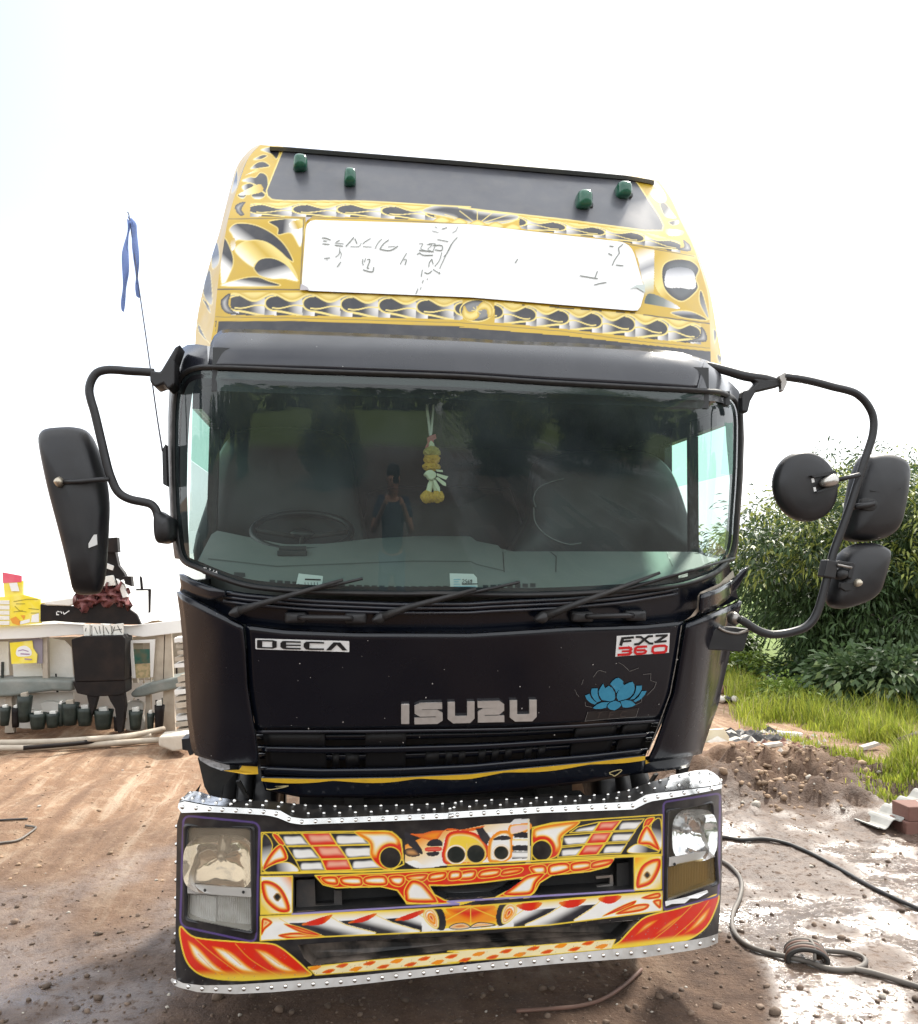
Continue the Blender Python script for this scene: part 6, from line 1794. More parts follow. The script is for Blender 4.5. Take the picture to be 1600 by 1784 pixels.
def crown_mesh(c, rad, ncl, nlf, ll, lw, seed, sunlit_flush=.3, pal=None):
    r_ = np.random.RandomState(seed)
    P, D, C = [], [], []
    base = []
    while len(base) < ncl:
        v = r_.normal(0, 1, 3); v /= np.linalg.norm(v)
        k = r_.uniform(.30, 1.0) ** .5
        lump = .80 + .24 * math.sin(v[0] * 3.1 + seed) * math.sin(v[2] * 4.3 + 1.3 * seed) + .22 * math.sin(v[1] * 5.2 + v[0] * 4)
        q = v * np.array(rad) * k * lump
        if q[2] < -rad[2] * .85: continue
        base.append((q, v, k))
    for q, v, k in base:
        n = int(nlf * r_.uniform(.6, 1.4))
        sz = r_.uniform(.10, .21)
        o = r_.normal(0, sz, (n, 3)) * [1, 1, .7]
        d = o / (np.linalg.norm(o, axis=1)[:, None] + 1e-9) + v * .5 + r_.normal(0, .3, (n, 3))
        d[:, 2] -= .35
        fl = r_.rand() < sunlit_flush * (v[2] > -.1) * (k > .75)  # upper outer clumps paler: new growth and sunlit tops in one leaf colour
        pal_ = pal or ((.036, .068, .024), (.075, .122, .042), (.30, .34, .075))
        if fl: col = np.array(pal_[2]) * r_.uniform(.7, 1.15, (n, 1))
        else:
            t = r_.rand(n, 1)
            col = (np.array(pal_[0]) * (1 - t) + np.array(pal_[1]) * t) * r_.uniform(.7, 1.25)
        P.append(np.array(c) + q + o); D.append(d); C.append(col)
    P, D, C = np.concatenate(P), np.concatenate(D), np.concatenate(C)
    n = len(P)
    return leaves(P, D, ll * r_.uniform(.6, 1.3, n), lw * r_.uniform(.7, 1.2, n), C)

def limb(name, pts, r, parent, m=BARK):
    return tube(name, pts, r, m, parent, 8, k=5)

def tree(loc, label, rad, seed, ncl, group=None, zc=None, ll=.17, sunlit_flush=.3, name='mango_tree'):
    t = empty(name, tuple(loc), label, 'tree', group)
    r_ = np.random.RandomState(seed)
    x, y, z = loc
    zc = zc or rad[2] * .98
    limb('trunk', [(x, y, z - .1), (x + .05, y, z + .5), (x - .05, y + .05, z + zc * .7), (x, y, z + zc * 1.1)], [.17, .15, .12, .07], t)
    for k in range(9):
        a = k * 2.4 + r_.uniform(-.3, .3); e = r_.uniform(.1, .9)
        h0 = z + zc * r_.uniform(.3, .8)
        e1 = np.array((math.cos(a) * rad[0] * .75, math.sin(a) * rad[1] * .75, rad[2] * .7 * e))
        limb('branch', [(x, y, h0), (x + e1[0] * .4, y + e1[1] * .4, h0 + e1[2] * .3 + .1), (x + e1[0], y + e1[1], h0 + e1[2])], [.07, .045, .018], t)
    V, F, C = crown_mesh((x, y, z + zc), rad, ncl, 46, ll, .037, seed, sunlit_flush)
    fast_mesh('crown', V, F, LEAF, t, False, C)
    return t
b = G(1560, 1196)
TREE = tree((b[0] + .3, b[1] + .6, b[2]), 'spreading mango tree with pale yellow-green new and sunlit top leaves beyond the grass', (3.3, 2.8, 1.95), 5, 1350, None, 1.9, .15, .34)
b2 = G(1700, 1200)
tree((b2[0] + 2.0, b2[1] + 5.0, 0), 'darker round tree standing behind the mango tree at the picture edge', (2.8, 2.6, 2.1), 9, 420, None, 2.1, .2, .12)

# ------------------------------------------------------------------ grass
def ingrass(u, v):
    e = np.interp(v, [1170, 1205, 1235, 1270, 1285, 1305, 1345, 1380, 1400, 1416, 1430], [1255, 1268, 1275, 1300, 1340, 1420, 1432, 1440, 1490, 1545, 1620])
    return u > e
def grass():
    Vs, Fs, Cs = [], [], []
    n = 95000
    v = 1168 + (1425 - 1168) * NR.rand(n) ** 1.15
    u = NR.uniform(1250, 1900, n)
    ok = ingrass(u + NR.normal(0, 8, n), v)
    u, v = u[ok], v[ok]
    d = rays(u, v); t = -CAM[2] / d[:, 2]; p = CAM + d * t[:, None]
    dens = fbm(p[:, 0] * 1.2, p[:, 1] * 1.2, 3, 71)
    ok = NR.rand(len(u)) < sst(.34, .54, dens)
    p, v, dens = p[ok], v[ok], dens[ok]
    p[:, 2] = Hgt(p[:, 0], p[:, 1])
    n = len(p)
    h = NR.uniform(.04, .18, n) * (.4 + 1.7 * sst(.44, .70, dens)) * (.7 + .6 * NR.rand(n))
    w = NR.uniform(.006, .013, n) * (1 + (p[:, 1] > 9) * .6)
    a = NR.uniform(0, 6.28, n); lean = NR.uniform(.1, .75, n) * h
    dx, dy = np.cos(a) * lean, np.sin(a) * lean
    sx, sy = -np.sin(a) * w / 2, np.cos(a) * w / 2
    z0 = np.zeros(n)
    V = np.stack([p + np.stack([sx, sy, z0 - .02], 1), p - np.stack([sx, sy, z0 + .02], 1),
                  p + np.stack([dx * .4 - sx * .8, dy * .4 - sy * .8, h * .65], 1), p + np.stack([dx * .4 + sx * .8, dy * .4 + sy * .8, h * .65], 1),
                  p + np.stack([dx, dy, h * .95], 1), p + np.stack([dx, dy, h * .95], 1) + [0, 0, .002]], 1).reshape(-1, 3)
    k = np.arange(n)[:, None] * 6
    F = np.concatenate([k + [0, 1, 2, 3], k + [3, 2, 4, 5]])
    t_ = NR.rand(n, 1)
    c = np.array((.24, .32, .035)) * (1 - t_) + np.array((.46, .48, .075)) * t_
    dry = NR.rand(n, 1) < .07
    c = np.where(dry, np.array((.40, .36, .18)), c) * NR.uniform(.6, 1.15, (n, 1))
    return V, F, np.repeat(c, 6, 0)
V, F, C = grass()
tag(fast_mesh('grass', V, F, BLADE, None, False, C), kind='stuff')
# bushes at the foot of the trees, each with its own leaves
def bush(u, v, w, h, pal, label, seed, ll=.12, lw=.05, back=.3, n=70):
    b = G(u, v); b[1] += back
    s_ = np.linalg.norm(b - CAM) / FPX
    t = empty('bush', tuple(b), label, 'bush', 'bushes below the trees')
    r_ = np.random.RandomState(seed)
    rw, rh = w / 2 * s_, h * s_ / 2
    for k in range(6):
        a = k * 1.05
        limb('stem', [(b[0], b[1], b[2] - .05), (b[0] + math.cos(a) * rw * .3, b[1] + math.sin(a) * .2, b[2] + rh), (b[0] + math.cos(a) * rw * .7, b[1] + math.sin(a) * .35, b[2] + rh * 1.6)], [.014, .010, .004], t)
    V, F, C = crown_mesh((b[0], b[1], b[2] + rh * .95), (rw, .5, rh * 1.1), n, 42, ll, lw, seed, .25, pal)
    fast_mesh('foliage', V, F, LEAF, t, False, C)
BLUEG = ((.06, .105, .042), (.11, .17, .07), (.19, .25, .10))
LIME = ((.13, .20, .03), (.20, .28, .05), (.28, .34, .06))
DKG = ((.025, .05, .018), (.05, .09, .03), (.10, .15, .04))
bush(1300, 1190, 90, 40, LIME, 'low bright lime-green bush beside the truck, left of the grey sack', 21, .10, .06)
bush(1500, 1240, 110, 75, BLUEG, 'blue-green broad-leaved bush in the grass below the mango tree', 22, .16, .08)
bush(1585, 1245, 100, 90, BLUEG, 'tall blue-green bush at the right picture edge', 23, .16, .07)
bush(1420, 1212, 90, 55, DKG, 'dark low bush in the shade beside the brown stump', 24, .12, .05)
bush(1400, 1240, 70, 30, LIME, 'small yellowish weed clump in the middle of the grass', 25, .09, .04)
bush(1560, 1190, 120, 110, DKG, 'dark leafy shrub against the mango trunk', 26, .14, .05, .5)

# ------------------------------------------------------------------ what stands behind the viewer and shows in the glass
for k, (x, y, s_, lab) in enumerate(((-13, -19, .75, 'low mango tree behind the viewer, mirrored dark at the left of the windscreen'), (-4.5, -17, .6, 'small mango tree behind the viewer, mirrored in the middle of the windscreen'),
                                     (13, -24, 1.5, 'tall mango tree behind the viewer, mirrored at the right of the windscreen'), (-24, -26, .8, 'mango tree at the far left behind the viewer'), (5, -21, .8, 'mango tree behind the viewer, mirrored right of the garland'))):
    r = TREE.copy(); COL.objects.link(r); r.location = (x, y, 0); r.scale = (s_, s_, s_ * .95); r.rotation_euler = (0, 0, k * 1.7); r['label'] = lab; r['group'] = 'trees behind the viewer'
    for ch in list(TREE.children):
        c = ch.copy(); COL.objects.link(c); c.parent = r; c.matrix_parent_inverse = ch.matrix_parent_inverse.copy()
def treeline():
    V, F, C = [], [], []
    n0 = 0
    for k in range(46):
        a = -math.pi + math.pi * k / 45
        rr = NR.uniform(75, 95)
        v, f, c = crown_mesh((math.cos(a) * rr, math.sin(a) * rr, 3.0), (6, 5, NR.uniform(3.2, 5)), 26, 26, 1.5, .8, k + 100, .1)
        V.append(v); F.append(f + n0); C.append(c); n0 += len(v)
    return np.concatenate(V), np.concatenate(F), np.concatenate(C)
V, F, C = treeline()
tag(fast_mesh('treeline', V, F, LEAF, None, False, C), kind='stuff')
bush(1258, 1172, 100, 80, ((.05, .09, .025), (.09, .14, .04), (.28, .33, .06)), 'leafy shrub showing just right of the cab below the window', 27, .15, .05, 1.5, 120)
bush(1345, 1172, 100, 64, ((.05, .09, .025), (.10, .15, .04), (.30, .35, .06)), 'light green shrub filling the gap left of the mango tree', 28, .14, .05, 2.0, 100)
# ------------------------------------------------------------------ roadside stall on the left
YB = 7.0
def up_(q, Y=YB): return onsurf(np.array(q, float)[:, 0], np.array(q, float)[:, 1], plane(Y))
def pt(u, v, Y=YB): return PT(u, v, plane(Y))
WHITEW = M('whitewashed_board', (.74, .73, .70), .7, noise=(3, .35, (.55, .52, .47)), bump=(30, .2, .005))
WOODP = M('pale_weathered_wood', (.46, .40, .32), .8, noise=(8, .5, (.28, .23, .18)), bump=(40, .4, .005))
WOODD = M('dark_stained_wood', (.011, .009, .009), .6, spec=.2, noise=(7, .5, (.03, .02, .016)), bump=(30, .3, .005))
TARP = M('maroon_tarpaulin', (.16, .045, .045), .6, noise=(9, .4, (.30, .16, .14)), bump=(14, .8, .03))
TABLE = M('grey_green_awning', (.17, .19, .175), .6, noise=(6, .5, (.30, .30, .27)), bump=(10, .5, .02))
YSIGN = M('yellow_sign_print', (.82, .66, .03), .5, noise=(9, .5, (.88, .80, .32)))
PINK = M('pink_sign_print', (.72, .10, .16), .5, noise=(9, .3, (.74, .3, .3)))
ORANGE = M('orange_sign_print', (.72, .30, .03), .5)
POT = M('dark_green_pot', (.016, .024, .020), .5, noise=(15, .4, (.05, .065, .05)))
CLOTH = M('white_cloth', (.76, .74, .68), .8, noise=(4, .3, (.6, .55, .46)), bump=(12, .5, .02))
def stall(name, label, cat, anchor, Y=YB, group=None):
    return empty(name, tuple(pt(*anchor, Y)), label, cat, group)

ST = stall('market_stall', 'whitewashed roadside stall with broad fascia and pale posts, far left', 'stall', (160, 1275))
slab('fascia', [(-60, 1092), (40, 1089), (110, 1086), (180, 1090), (230, 1090), (330, 1078), (335, 1100), (250, 1110), (222, 1106), (130, 1106), (60, 1112), (-60, 1116)], YB - .10, .05, WHITEW, ST, .006)
for q in ([(-40, 1100), (-28, 1100), (-28, 1278), (-40, 1278)], [(74, 1108), (82, 1108), (84, 1200), (74, 1200)], [(270, 1104), (286, 1104), (284, 1188), (268, 1188)], [(288, 1102), (298, 1102), (306, 1280), (282, 1280)], [(222, 1106), (228, 1106), (240, 1190), (232, 1190)], [(10, 1215), (20, 1212), (24, 1277), (8, 1277)], [(254, 1208), (262, 1206), (264, 1278), (252, 1278)]):
    slab('post', q, YB - .02, .08, WOODP, ST, .004)
slab('roof_beam', [(-60, 1055), (0, 1060), (70, 1050), (135, 1046), (135, 1052), (75, 1060), (0, 1068), (-60, 1070)], YB, .06, WOODP, ST)
P = up_([(-330, 1070), (330, 1040), (330, 1082), (-330, 1100)])
P2 = P.copy(); P2[:2, 1] += 2.2; P2[:2, 2] += .52
rng_ = np.linspace(0, 1, 60)
rowA = P2[0] + (P2[1] - P2[0]) * rng_[:, None]; rowB = P[3] + (P[2] - P[3]) * rng_[:, None]
cor = .02 * np.sin(np.arange(60) * 1.2)[:, None] * np.array((0, 0, 1.0))
sheet3('roof_sheet', rowA + cor, rowB + cor, WHITEW, ST)
for (q, m) in (([(-30, 1118), (14, 1118), (16, 1176), (-30, 1178)], CLOTH), ([(22, 1157), (70, 1154), (76, 1180), (24, 1184)], CLOTH), ([(86, 1112), (112, 1116), (124, 1128), (128, 1182), (84, 1184)], CLOTH)):
    slab('curtain', q, YB + .15, .02, m, ST)
q = [(-60, 1112), (330, 1100), (330, 1188), (-60, 1195)]
slab('back_wall', [(-60, 1115), (120, 1110), (232, 1110), (330, 1090), (330, 1190), (-60, 1192)], YB + 1.2, .05, M('stall_back_wall', (.40, .37, .31), .8, noise=(5, .5, (.25, .22, .17))), ST)
slab('counter', [(-60, 1190), (10, 1184), (60, 1183), (128, 1186), (126, 1205), (90, 1204), (60, 1208), (20, 1214), (-60, 1216)], YB - .12, .5, TABLE, ST, .03)
slab('counter_front', [(-60, 1214), (10, 1214), (60, 1208), (128, 1206), (128, 1240), (60, 1236), (28, 1244), (-60, 1240)], YB + .1, .03, CLOTH, ST)
slab('counter', [(226, 1210), (236, 1200), (262, 1190), (288, 1184), (330, 1176), (330, 1196), (280, 1206), (250, 1214), (232, 1216)], YB - .12, .5, TABLE, ST, .03)
slab('side_wall', [(234, 1040), (320, 1030), (322, 1080), (240, 1092)], YB + .9, .05, M('beige_wall', (.62, .50, .34), .8, noise=(4, .4, (.70, .62, .48))), ST)
for q in ([(237, 1026), (262, 1026), (262, 1029), (237, 1029)], [(258, 1027), (263, 1027), (261, 1084), (259, 1084)], [(243, 1003), (247, 1006), (249, 1026), (245, 1027)]):
    slab('bracket', q, YB + .3, .03, WOODD, ST)

slab('lower_back', [(-60, 1188), (330, 1186), (330, 1268), (-60, 1270)], YB + 1.0, .05, WHITEW, ST)
for k in range(26):
    u = rnd.choice((rnd.uniform(-20, 125), rnd.uniform(222, 325))); v = rnd.uniform(1112, 1180) if k % 2 else rnd.uniform(1215, 1240)
    h = rnd.uniform(25, 60) if k % 2 else rnd.uniform(30, 45); l_ = rnd.uniform(-7, 7); w_ = rnd.uniform(1.2, 4)
    slab('prop', [(u, v), (u + w_, v), (u + w_ + l_, v + h), (u + l_, v + h)], YB + rnd.uniform(.0, .8), .03, rnd.choice((WOODP, WOODP, WOODD, CLOTH, POT)), ST)
SG = stall('signboard', 'yellow and pink shop signboard standing on the stall roof, leftmost', 'sign', (40, 1090))
slab('board', [(-30, 1040), (12, 1040), (40, 1036), (70, 1044), (72, 1086), (30, 1090), (-30, 1092)], YB - .16, .03, YSIGN, SG)
slab('board', [(6, 1014), (40, 1012), (40, 1040), (8, 1042)], YB - .14, .03, YSIGN, SG)
slab('top_panel', [(4, 997), (37, 1003), (37, 1014), (5, 1016)], YB - .145, .03, PINK, SG)
decal('sign_print', [[(18, 1078), (28, 1074), (36, 1082), (34, 1090), (22, 1086)], [(36, 1072), (44, 1072), (42, 1080)]], plane(YB - .16), ORANGE, SG, .004)
decal('sign_print', [stroke(q, 1.2) for q in ([(24, 1048), (48, 1044), (66, 1044)], [(26, 1056), (34, 1064), (46, 1066)], [(50, 1060), (68, 1062)], [(24, 1066), (40, 1064)], [(54, 1068), (68, 1068)], [(28, 1052), (44, 1052)])], plane(YB - .16), M('olive_print', (.32, .27, .03), .6), SG, .004)
decal('sign_print', [[(16, 1016), (30, 1015), (34, 1030), (20, 1030)], [(56, 1072), (68, 1068), (68, 1084), (54, 1084)], [(34, 1083), (52, 1078), (52, 1084), (36, 1088)]], plane(YB - .16), WHITE, SG, .004)
for k in range(5):
    slab('board', [(-30, 1046 + 9 * k), (16, 1046 + 9 * k), (16, 1053 + 9 * k), (-30, 1053 + 9 * k)], YB - .172, .02, CLOTH, SG)
DS = stall('dark_signboard', 'long dark signboard with small white marks under the stall roof', 'sign', (140, 1085))
slab('board', [(70, 1052), (80, 1055), (128, 1056), (136, 1050), (200, 1050), (218, 1056), (238, 1070), (246, 1088), (225, 1088), (130, 1085), (95, 1082), (70, 1084)], YB - .18, .06, WOODD, DS, .01)
slab('roll', [(76, 1048), (134, 1040), (133, 1052), (120, 1056), (78, 1054)], YB - .2, .08, CLOTH, DS, .015)
decal('sign_print', [stroke(q, 1.5) for q in ([(99, 1066), (99, 1071), (103, 1071)], [(100, 1065), (104, 1066)], [(106, 1065), (108, 1069)], [(110, 1066), (112, 1070), (121, 1064)])], plane(YB - .18), WHITE, DS, .004)
YP = stall('poster', 'yellow poster with oval emblem hanging below the white fascia', 'poster', (40, 1157))
slab('sheet', [(17, 1120), (56, 1116), (58, 1130), (65, 1140), (64, 1155), (20, 1157)], YB - .06, .01, YSIGN, YP)
slab('backing', [(20, 1115), (66, 1111), (74, 1114), (74, 1156), (64, 1156), (60, 1130)], YB - .04, .01, M('grey_violet_board', (.25, .22, .26), .7), YP)
decal('emblem', [cr([(28, 1136), (32, 1128), (44, 1125), (54, 1132), (54, 1142), (40, 1144), (30, 1143)], True, 4)], plane(YB - .06), WHITE, YP, .003)
decal('emblem', [stroke([(32, 1134), (40, 1132), (50, 1135)], 1.6), stroke([(36, 1139), (52, 1140)], 2.2), stroke([(43, 1148), (56, 1149)], 2.2)], plane(YB - .06), M('violet_print', (.35, .22, .36), .6), YP, .006)

CB = stall('cabinet', 'tall dark wooden cabinet on tapering legs in the middle of the stall', 'cabinet', (178, 1272))
YC = YB - .35
slab('body', [(124, 1114), (140, 1109), (214, 1107), (218, 1112), (217, 1186), (130, 1188)], YC, .35, WOODD, CB, .01)
slab('skirt', [(126, 1188), (218, 1186), (218, 1208), (205, 1212), (160, 1214), (134, 1208)], YC + .01, .33, WOODD, CB, .01)
for q in ([(150, 1208), (172, 1208), (166, 1230), (160, 1248), (155, 1230)], [(186, 1208), (216, 1206), (219, 1230), (213, 1277), (205, 1277), (200, 1235), (192, 1222)]):
    slab('leg', q, YC + .02, .1, WOODD, CB, .008)
for q in ([(145, 1090), (156, 1088), (156, 1108), (146, 1109)], [(161, 1088), (178, 1088), (180, 1107), (161, 1108)], [(181, 1089), (192, 1088), (194, 1107), (182, 1107)], [(196, 1088), (214, 1086), (214, 1107), (196, 1107)]):
    slab('bottle_row', q, YC + .1, .05, CLOTH, CB, .006)
_bm = decal('bottle_mark', [stroke(q, 1.1) for q in ([(150, 1094), (149, 1100)], [(165, 1092), (170, 1104)], [(173, 1091), (175, 1104)], [(184, 1093), (190, 1104)], [(200, 1092), (196, 1104)], [(205, 1090), (212, 1103)], [(199, 1098), (213, 1096)])], plane(YC + .1), WOODD, CB, .004); _bm['kind'] = 'stuff'
TP = stall('tarpaulin', 'crumpled maroon tarpaulin folded on top of the dark signboard', 'tarpaulin', (178, 1050))
q1 = cr([(132, 1046), (150, 1040), (172, 1034), (196, 1026), (208, 1030), (218, 1040)], False, 6); q2 = cr([(133, 1054), (160, 1052), (185, 1048), (205, 1046), (215, 1050), (220, 1056)], False, 6)
strip('fold', q1, q2, lambda x, z: YB - .22 + .04 * np.sin(x * 40 + z * 60) + .03 * np.sin(z * 110), TARP, TP, 40, 9, thick=.1)
JK = stall('junk_pile', 'pile of black boxes and pale scrap stacked above the maroon tarpaulin', 'scrap', (205, 1030))
for k, (q, m) in enumerate((([(150, 960), (200, 958), (206, 985), (216, 998), (220, 1008), (205, 1012), (200, 1024), (150, 1030)], WOODD), ([(178, 978), (198, 986), (196, 994), (178, 988)], WHITEW), ([(172, 1006), (196, 1002), (202, 1020), (172, 1022)], CLOTH), ([(202, 1008), (216, 1020), (222, 1040), (214, 1042)], WHITEW), ([(214, 1004), (228, 1004), (230, 1022), (218, 1018)], WOODD), ([(155, 1002), (158, 1004), (160, 1022), (156, 1022)], WHITEW), ([(178, 938), (204, 936), (206, 962), (178, 962)], WOODD))):
    slab('box', q, YB - .15 - .03 * k, .12, m, JK, .006)
FR = stall('framed_board', 'white framed notice board with green panel beside the cabinet', 'notice board', (250, 1180))
for q in ([(225, 1116), (270, 1114), (270, 1120), (226, 1121)], [(226, 1121), (231, 1121), (236, 1182), (230, 1182)], [(261, 1120), (270, 1120), (266, 1180), (262, 1180)]):
    slab('frame', q, YB - .08, .03, WHITEW, FR, .003)
slab('panel', [(231, 1131), (261, 1131), (262, 1155), (233, 1157)], YB - .05, .01, M('green_panel', (.02, .11, .08), .5, noise=(12, .6, (.16, .12, .06))), FR)
slab('note', [(231, 1121), (249, 1121), (249, 1131), (231, 1131)], YB - .055, .01, M('brown_note', (.22, .19, .13), .6), FR)
slab('panel', [(234, 1157), (262, 1156), (262, 1180), (238, 1182)], YB - .04, .01, M('tan_panel', (.55, .42, .24), .7, noise=(20, .7, (.10, .16, .05))), FR)

# things on the ground along the stall front
POTS = [(8, 1250, 16, 28, 'small dark pot at the far left of the row'), (27, 1252, 13, 30, 'narrow dark pot squeezed between the far left pot and the tallest pot'), (106, 1248, 10, 34, 'slim tall dark pot between two rounder ones'), (205, 1262, 14, 22, 'small dark pot against the right cabinet leg'), (236, 1256, 22, 30, 'dark pot in front of the pale cloth bundle'), (262, 1258, 12, 26, 'small dark pot at the foot of the pale post'), (42, 1238, 22, 40, 'tallest dark pot with pale scrap inside, below the yellow poster'), (66, 1258, 26, 24, 'squat dark pot holding white cloth, right of the tallest one'), (92, 1256, 22, 22, 'small dark pot left of the slim tall one, holding white cloth'), (122, 1246, 26, 34, 'tall dark pot with pale jar inside, just left of the cabinet'), (148, 1250, 26, 28, 'dark pot directly beside the left cabinet leg'), (180, 1255, 30, 30, 'wide dark pot standing between the cabinet legs'), (277, 1252, 16, 40, 'narrow dark pot between the two pale posts right of the cabinet')]
for (u, v, w, h, lab) in POTS:
    b = pt(u, v + h / 2, YB - .25); s_ = np.linalg.norm(b - CAM) / FPX
    t = empty('pot', tuple(b), lab, 'pot', 'pots along the stall front')
    pr = [(0, 0), (.36, 0), (.42, .3), (.48, .75), (.52, 1.0), (.46, 1.0), (.42, .7), (0, .6)]
    an = np.linspace(0, 2 * math.pi, 17)[:-1]
    V = np.array([(b[0] + r_ * w * s_ * math.cos(a), b[1] + r_ * w * s_ * math.sin(a), b[2] + z * h * s_) for r_, z in pr for a in an])
    fast_mesh('body', V, gridF(len(pr), 16, True), (POT, WOODD)[int(u) % 2], t, True)
    slab('content', [(u - w * .3, v - h * .75), (u + w * .2, v - h * .8), (u + w * .3, v - h * .2), (u - w * .25, v - h * .2)], b[1] - .01, .06, WOODP if 'jar' in lab or 'scrap' in lab else CLOTH, t, .008)
for (u0, v0, u1, v1, lab) in ((28, 1236, 66, 1268, 'white cloth bundle under the counter behind the tallest dark pot'), (70, 1222, 108, 1256, 'white cloth bundle under the counter left of the cabinet'), (218, 1222, 250, 1272, 'pale cloth bundle standing right of the right cabinet leg')):
    t = stall('bundle', lab, 'bundle', ((u0 + u1) / 2, v1), YB + .05, 'white bundles under the counters')
    slab('cloth', cr([(u0, v0 + 4), ((u0 + u1) / 2, v0), (u1, v0 + 5), (u1 - 2, (v0 + v1) / 2), (u1 + 2, v1), (u0 - 1, v1), (u0 + 3, (v0 + v1) / 2)], True, 3), YB + .03, .12, CLOTH, t, .02)
# stacked planks at the right of the stall
PK = stall('plank_stack', 'stack of pale sawn planks beside the truck corner', 'planks', (318, 1285), YB - .6)
for k in range(15):
    v = 1112 + k * 11.4
    j = rnd.uniform(-4, 4)
    if k == 5: continue
    slab('plank', [(306 + j, v), (346, v - 4 - rnd.uniform(0, 3)), (346, v + 3), (307 + j, v + rnd.uniform(5, 8))], YB - .6 + rnd.uniform(-.08, .08), .3, WOODP if k % 4 else WHITEW, PK)
# long poles lying on the ground in front
for k, (q, lab) in enumerate((([(-30, 1311), (60, 1310), (160, 1304), (276, 1296)], 'longest grey pole lying on the ground before the stall'), ([(-30, 1305), (80, 1303), (190, 1296), (262, 1292)], 'pale pole lying behind the longest grey pole'), ([(40, 1318), (130, 1310), (200, 1300)], 'short dark pole lying nearest the viewer'), ([(150, 1306), (220, 1300), (285, 1288)], 'thin brown pole crossing the end of the pile'))):
    o = tube('pole', [G(u, v) + [0, 0, .04 + .02 * k] for u, v in q], .03 if k != 2 else .022, WOODP if k != 2 else WOODD, None, 8)
    tag(o, lab, 'pole', 'poles lying in front of the stall')
o = slab('concrete_block', [(276, 1284), (326, 1280), (326, 1306), (302, 1310), (276, 1300)], 5.9, .3, M('pale_concrete', (.55, .50, .42), .85, noise=(8, .5, (.4, .35, .28)), bump=(20, .5, .01)), None, .02)
tag(o, 'pale broken concrete block at the right end of the poles', 'block')

# ------------------------------------------------------------------ cables and hoses on the ground
HOSE = M('black_hose', (.022, .022, .022), .5, noise=(10, .4, (.10, .085, .07)))
HOSEG = M('muddy_grey_hose', (.15, .13, .11), .6, noise=(6, .6, (.05, .045, .04)))
HOSEB = M('muddy_brown_hose', (.16, .085, .06), .6, noise=(6, .5, (.08, .05, .035)))
def gp(q, lift): return [G(u, v) + [0, 0, lift] for u, v in q]
o = tube('black_cable', gp([(1200, 1460), (1258, 1457), (1290, 1458), (1330, 1462), (1370, 1472), (1410, 1489), (1450, 1510), (1490, 1533), (1530, 1555), (1570, 1574), (1630, 1600)], .014), .0125, HOSE, None, 8)
tag(o, 'black cable arching from behind the bumper to the right edge', 'cable')
o = tube('grey_hose', gp([(1230, 1495), (1262, 1506), (1284, 1524), (1293, 1545), (1289, 1570), (1279, 1592), (1276, 1612), (1282, 1632), (1300, 1650), (1330, 1663), (1370, 1672), (1405, 1680), (1440, 1692), (1475, 1695), (1500, 1690), (1509, 1680), (1498, 1670), (1470, 1664), (1435, 1662)], .014), .0125, HOSEG, None, 8)
tag(o, 'muddy grey hose snaking round the bumper corner into a loop', 'hose')
o = tube('grey_hose', gp([(1490, 1694), (1520, 1700), (1560, 1712), (1610, 1728), (1650, 1740)], .014), .0135, HOSEG, None, 8)
tag(o, 'grey hose end running from the loop to the right edge', 'hose')
o = tube('brown_hose', gp([(900, 1767), (960, 1763), (1010, 1758), (1050, 1746), (1085, 1724), (1118, 1694)], .012), .0085, HOSEB, None, 8)
tag(o, 'thin brown hose on the ground in front of the bumper', 'hose')
o = tube('thin_cable', gp([(-20, 1433), (10, 1431), (48, 1429)], .01), .008, HOSE, None, 6)
tag(o, 'short straight dark cable at the left edge', 'cable')
o = tube('thin_cable', gp([(-20, 1482), (0, 1477), (30, 1467), (52, 1458), (62, 1449), (58, 1443), (44, 1441)], .01), .008, HOSEG, None, 6)
tag(o, 'hooked pale cable at the left edge, nearer than the straight one', 'cable')
# tied coil of rope in the loop of the hose
rc = G(1405, 1672)
RC = empty('rope_coil', tuple(rc), 'muddy bundle of tied hose lying in the hose loop', 'coil')
for k in range(7):
    a = np.linspace(-.2, math.pi + .2, 9)
    off_ = (k - 3) * .017
    tube('coil_turn', [rc + np.array((-.085 * math.cos(t) + off_ * .4 + rnd.uniform(-.004, .004), off_ + .03 * math.cos(t), .012 + (.055 + .006 * (k % 3)) * math.sin(t))) for t in a], .011, HOSEB if k % 3 == 1 else DARK if k % 3 == 0 else HOSEG, RC, 7)
tube('tie', [rc + np.array(p) for p in ((.0, -.08, .03), (.02, -.04, .075), (.03, .03, .078), (.02, .085, .03))], .008, HOSEG, RC, 6)

# ------------------------------------------------------------------ scrap on the right
CEM = M('fibre_cement', (.40, .39, .36), .85, noise=(9, .5, (.26, .25, .22)), bump=(30, .4, .004))
REDB = M('red_clay_brick', (.17, .085, .065), .85, noise=(14, .5, (.2, .09, .07)), bump=(40, .5, .005))
pg = G(1585, 1440)
CS = empty('roof_sheet', tuple(pg), 'tilted corrugated cement roof sheet resting on brick blocks at the right edge', 'roof sheet')
P0 = G(1530, 1434) + [0, 0, .02]; P1 = P0 + np.array((.42, .02, .17))
V, F = [], []
nn = 60
for k in range(nn):
    t = k / (nn - 1)
    c = P0 + (P1 - P0) * t * 2.2
    wz = .018 * math.cos(t * 46)
    for (dy, dz) in ((0, 0), (.30, -.02), (.30, -.012), (0, .008)):
        V.append(c + np.array((0, dy, wz + dz)))
for k in range(nn - 1):
    for j in range(4):
        F.append((k * 4 + j, k * 4 + (j + 1) % 4, (k + 1) * 4 + (j + 1) % 4, (k + 1) * 4 + j))
mesh('sheet', V, F, CEM, CS)
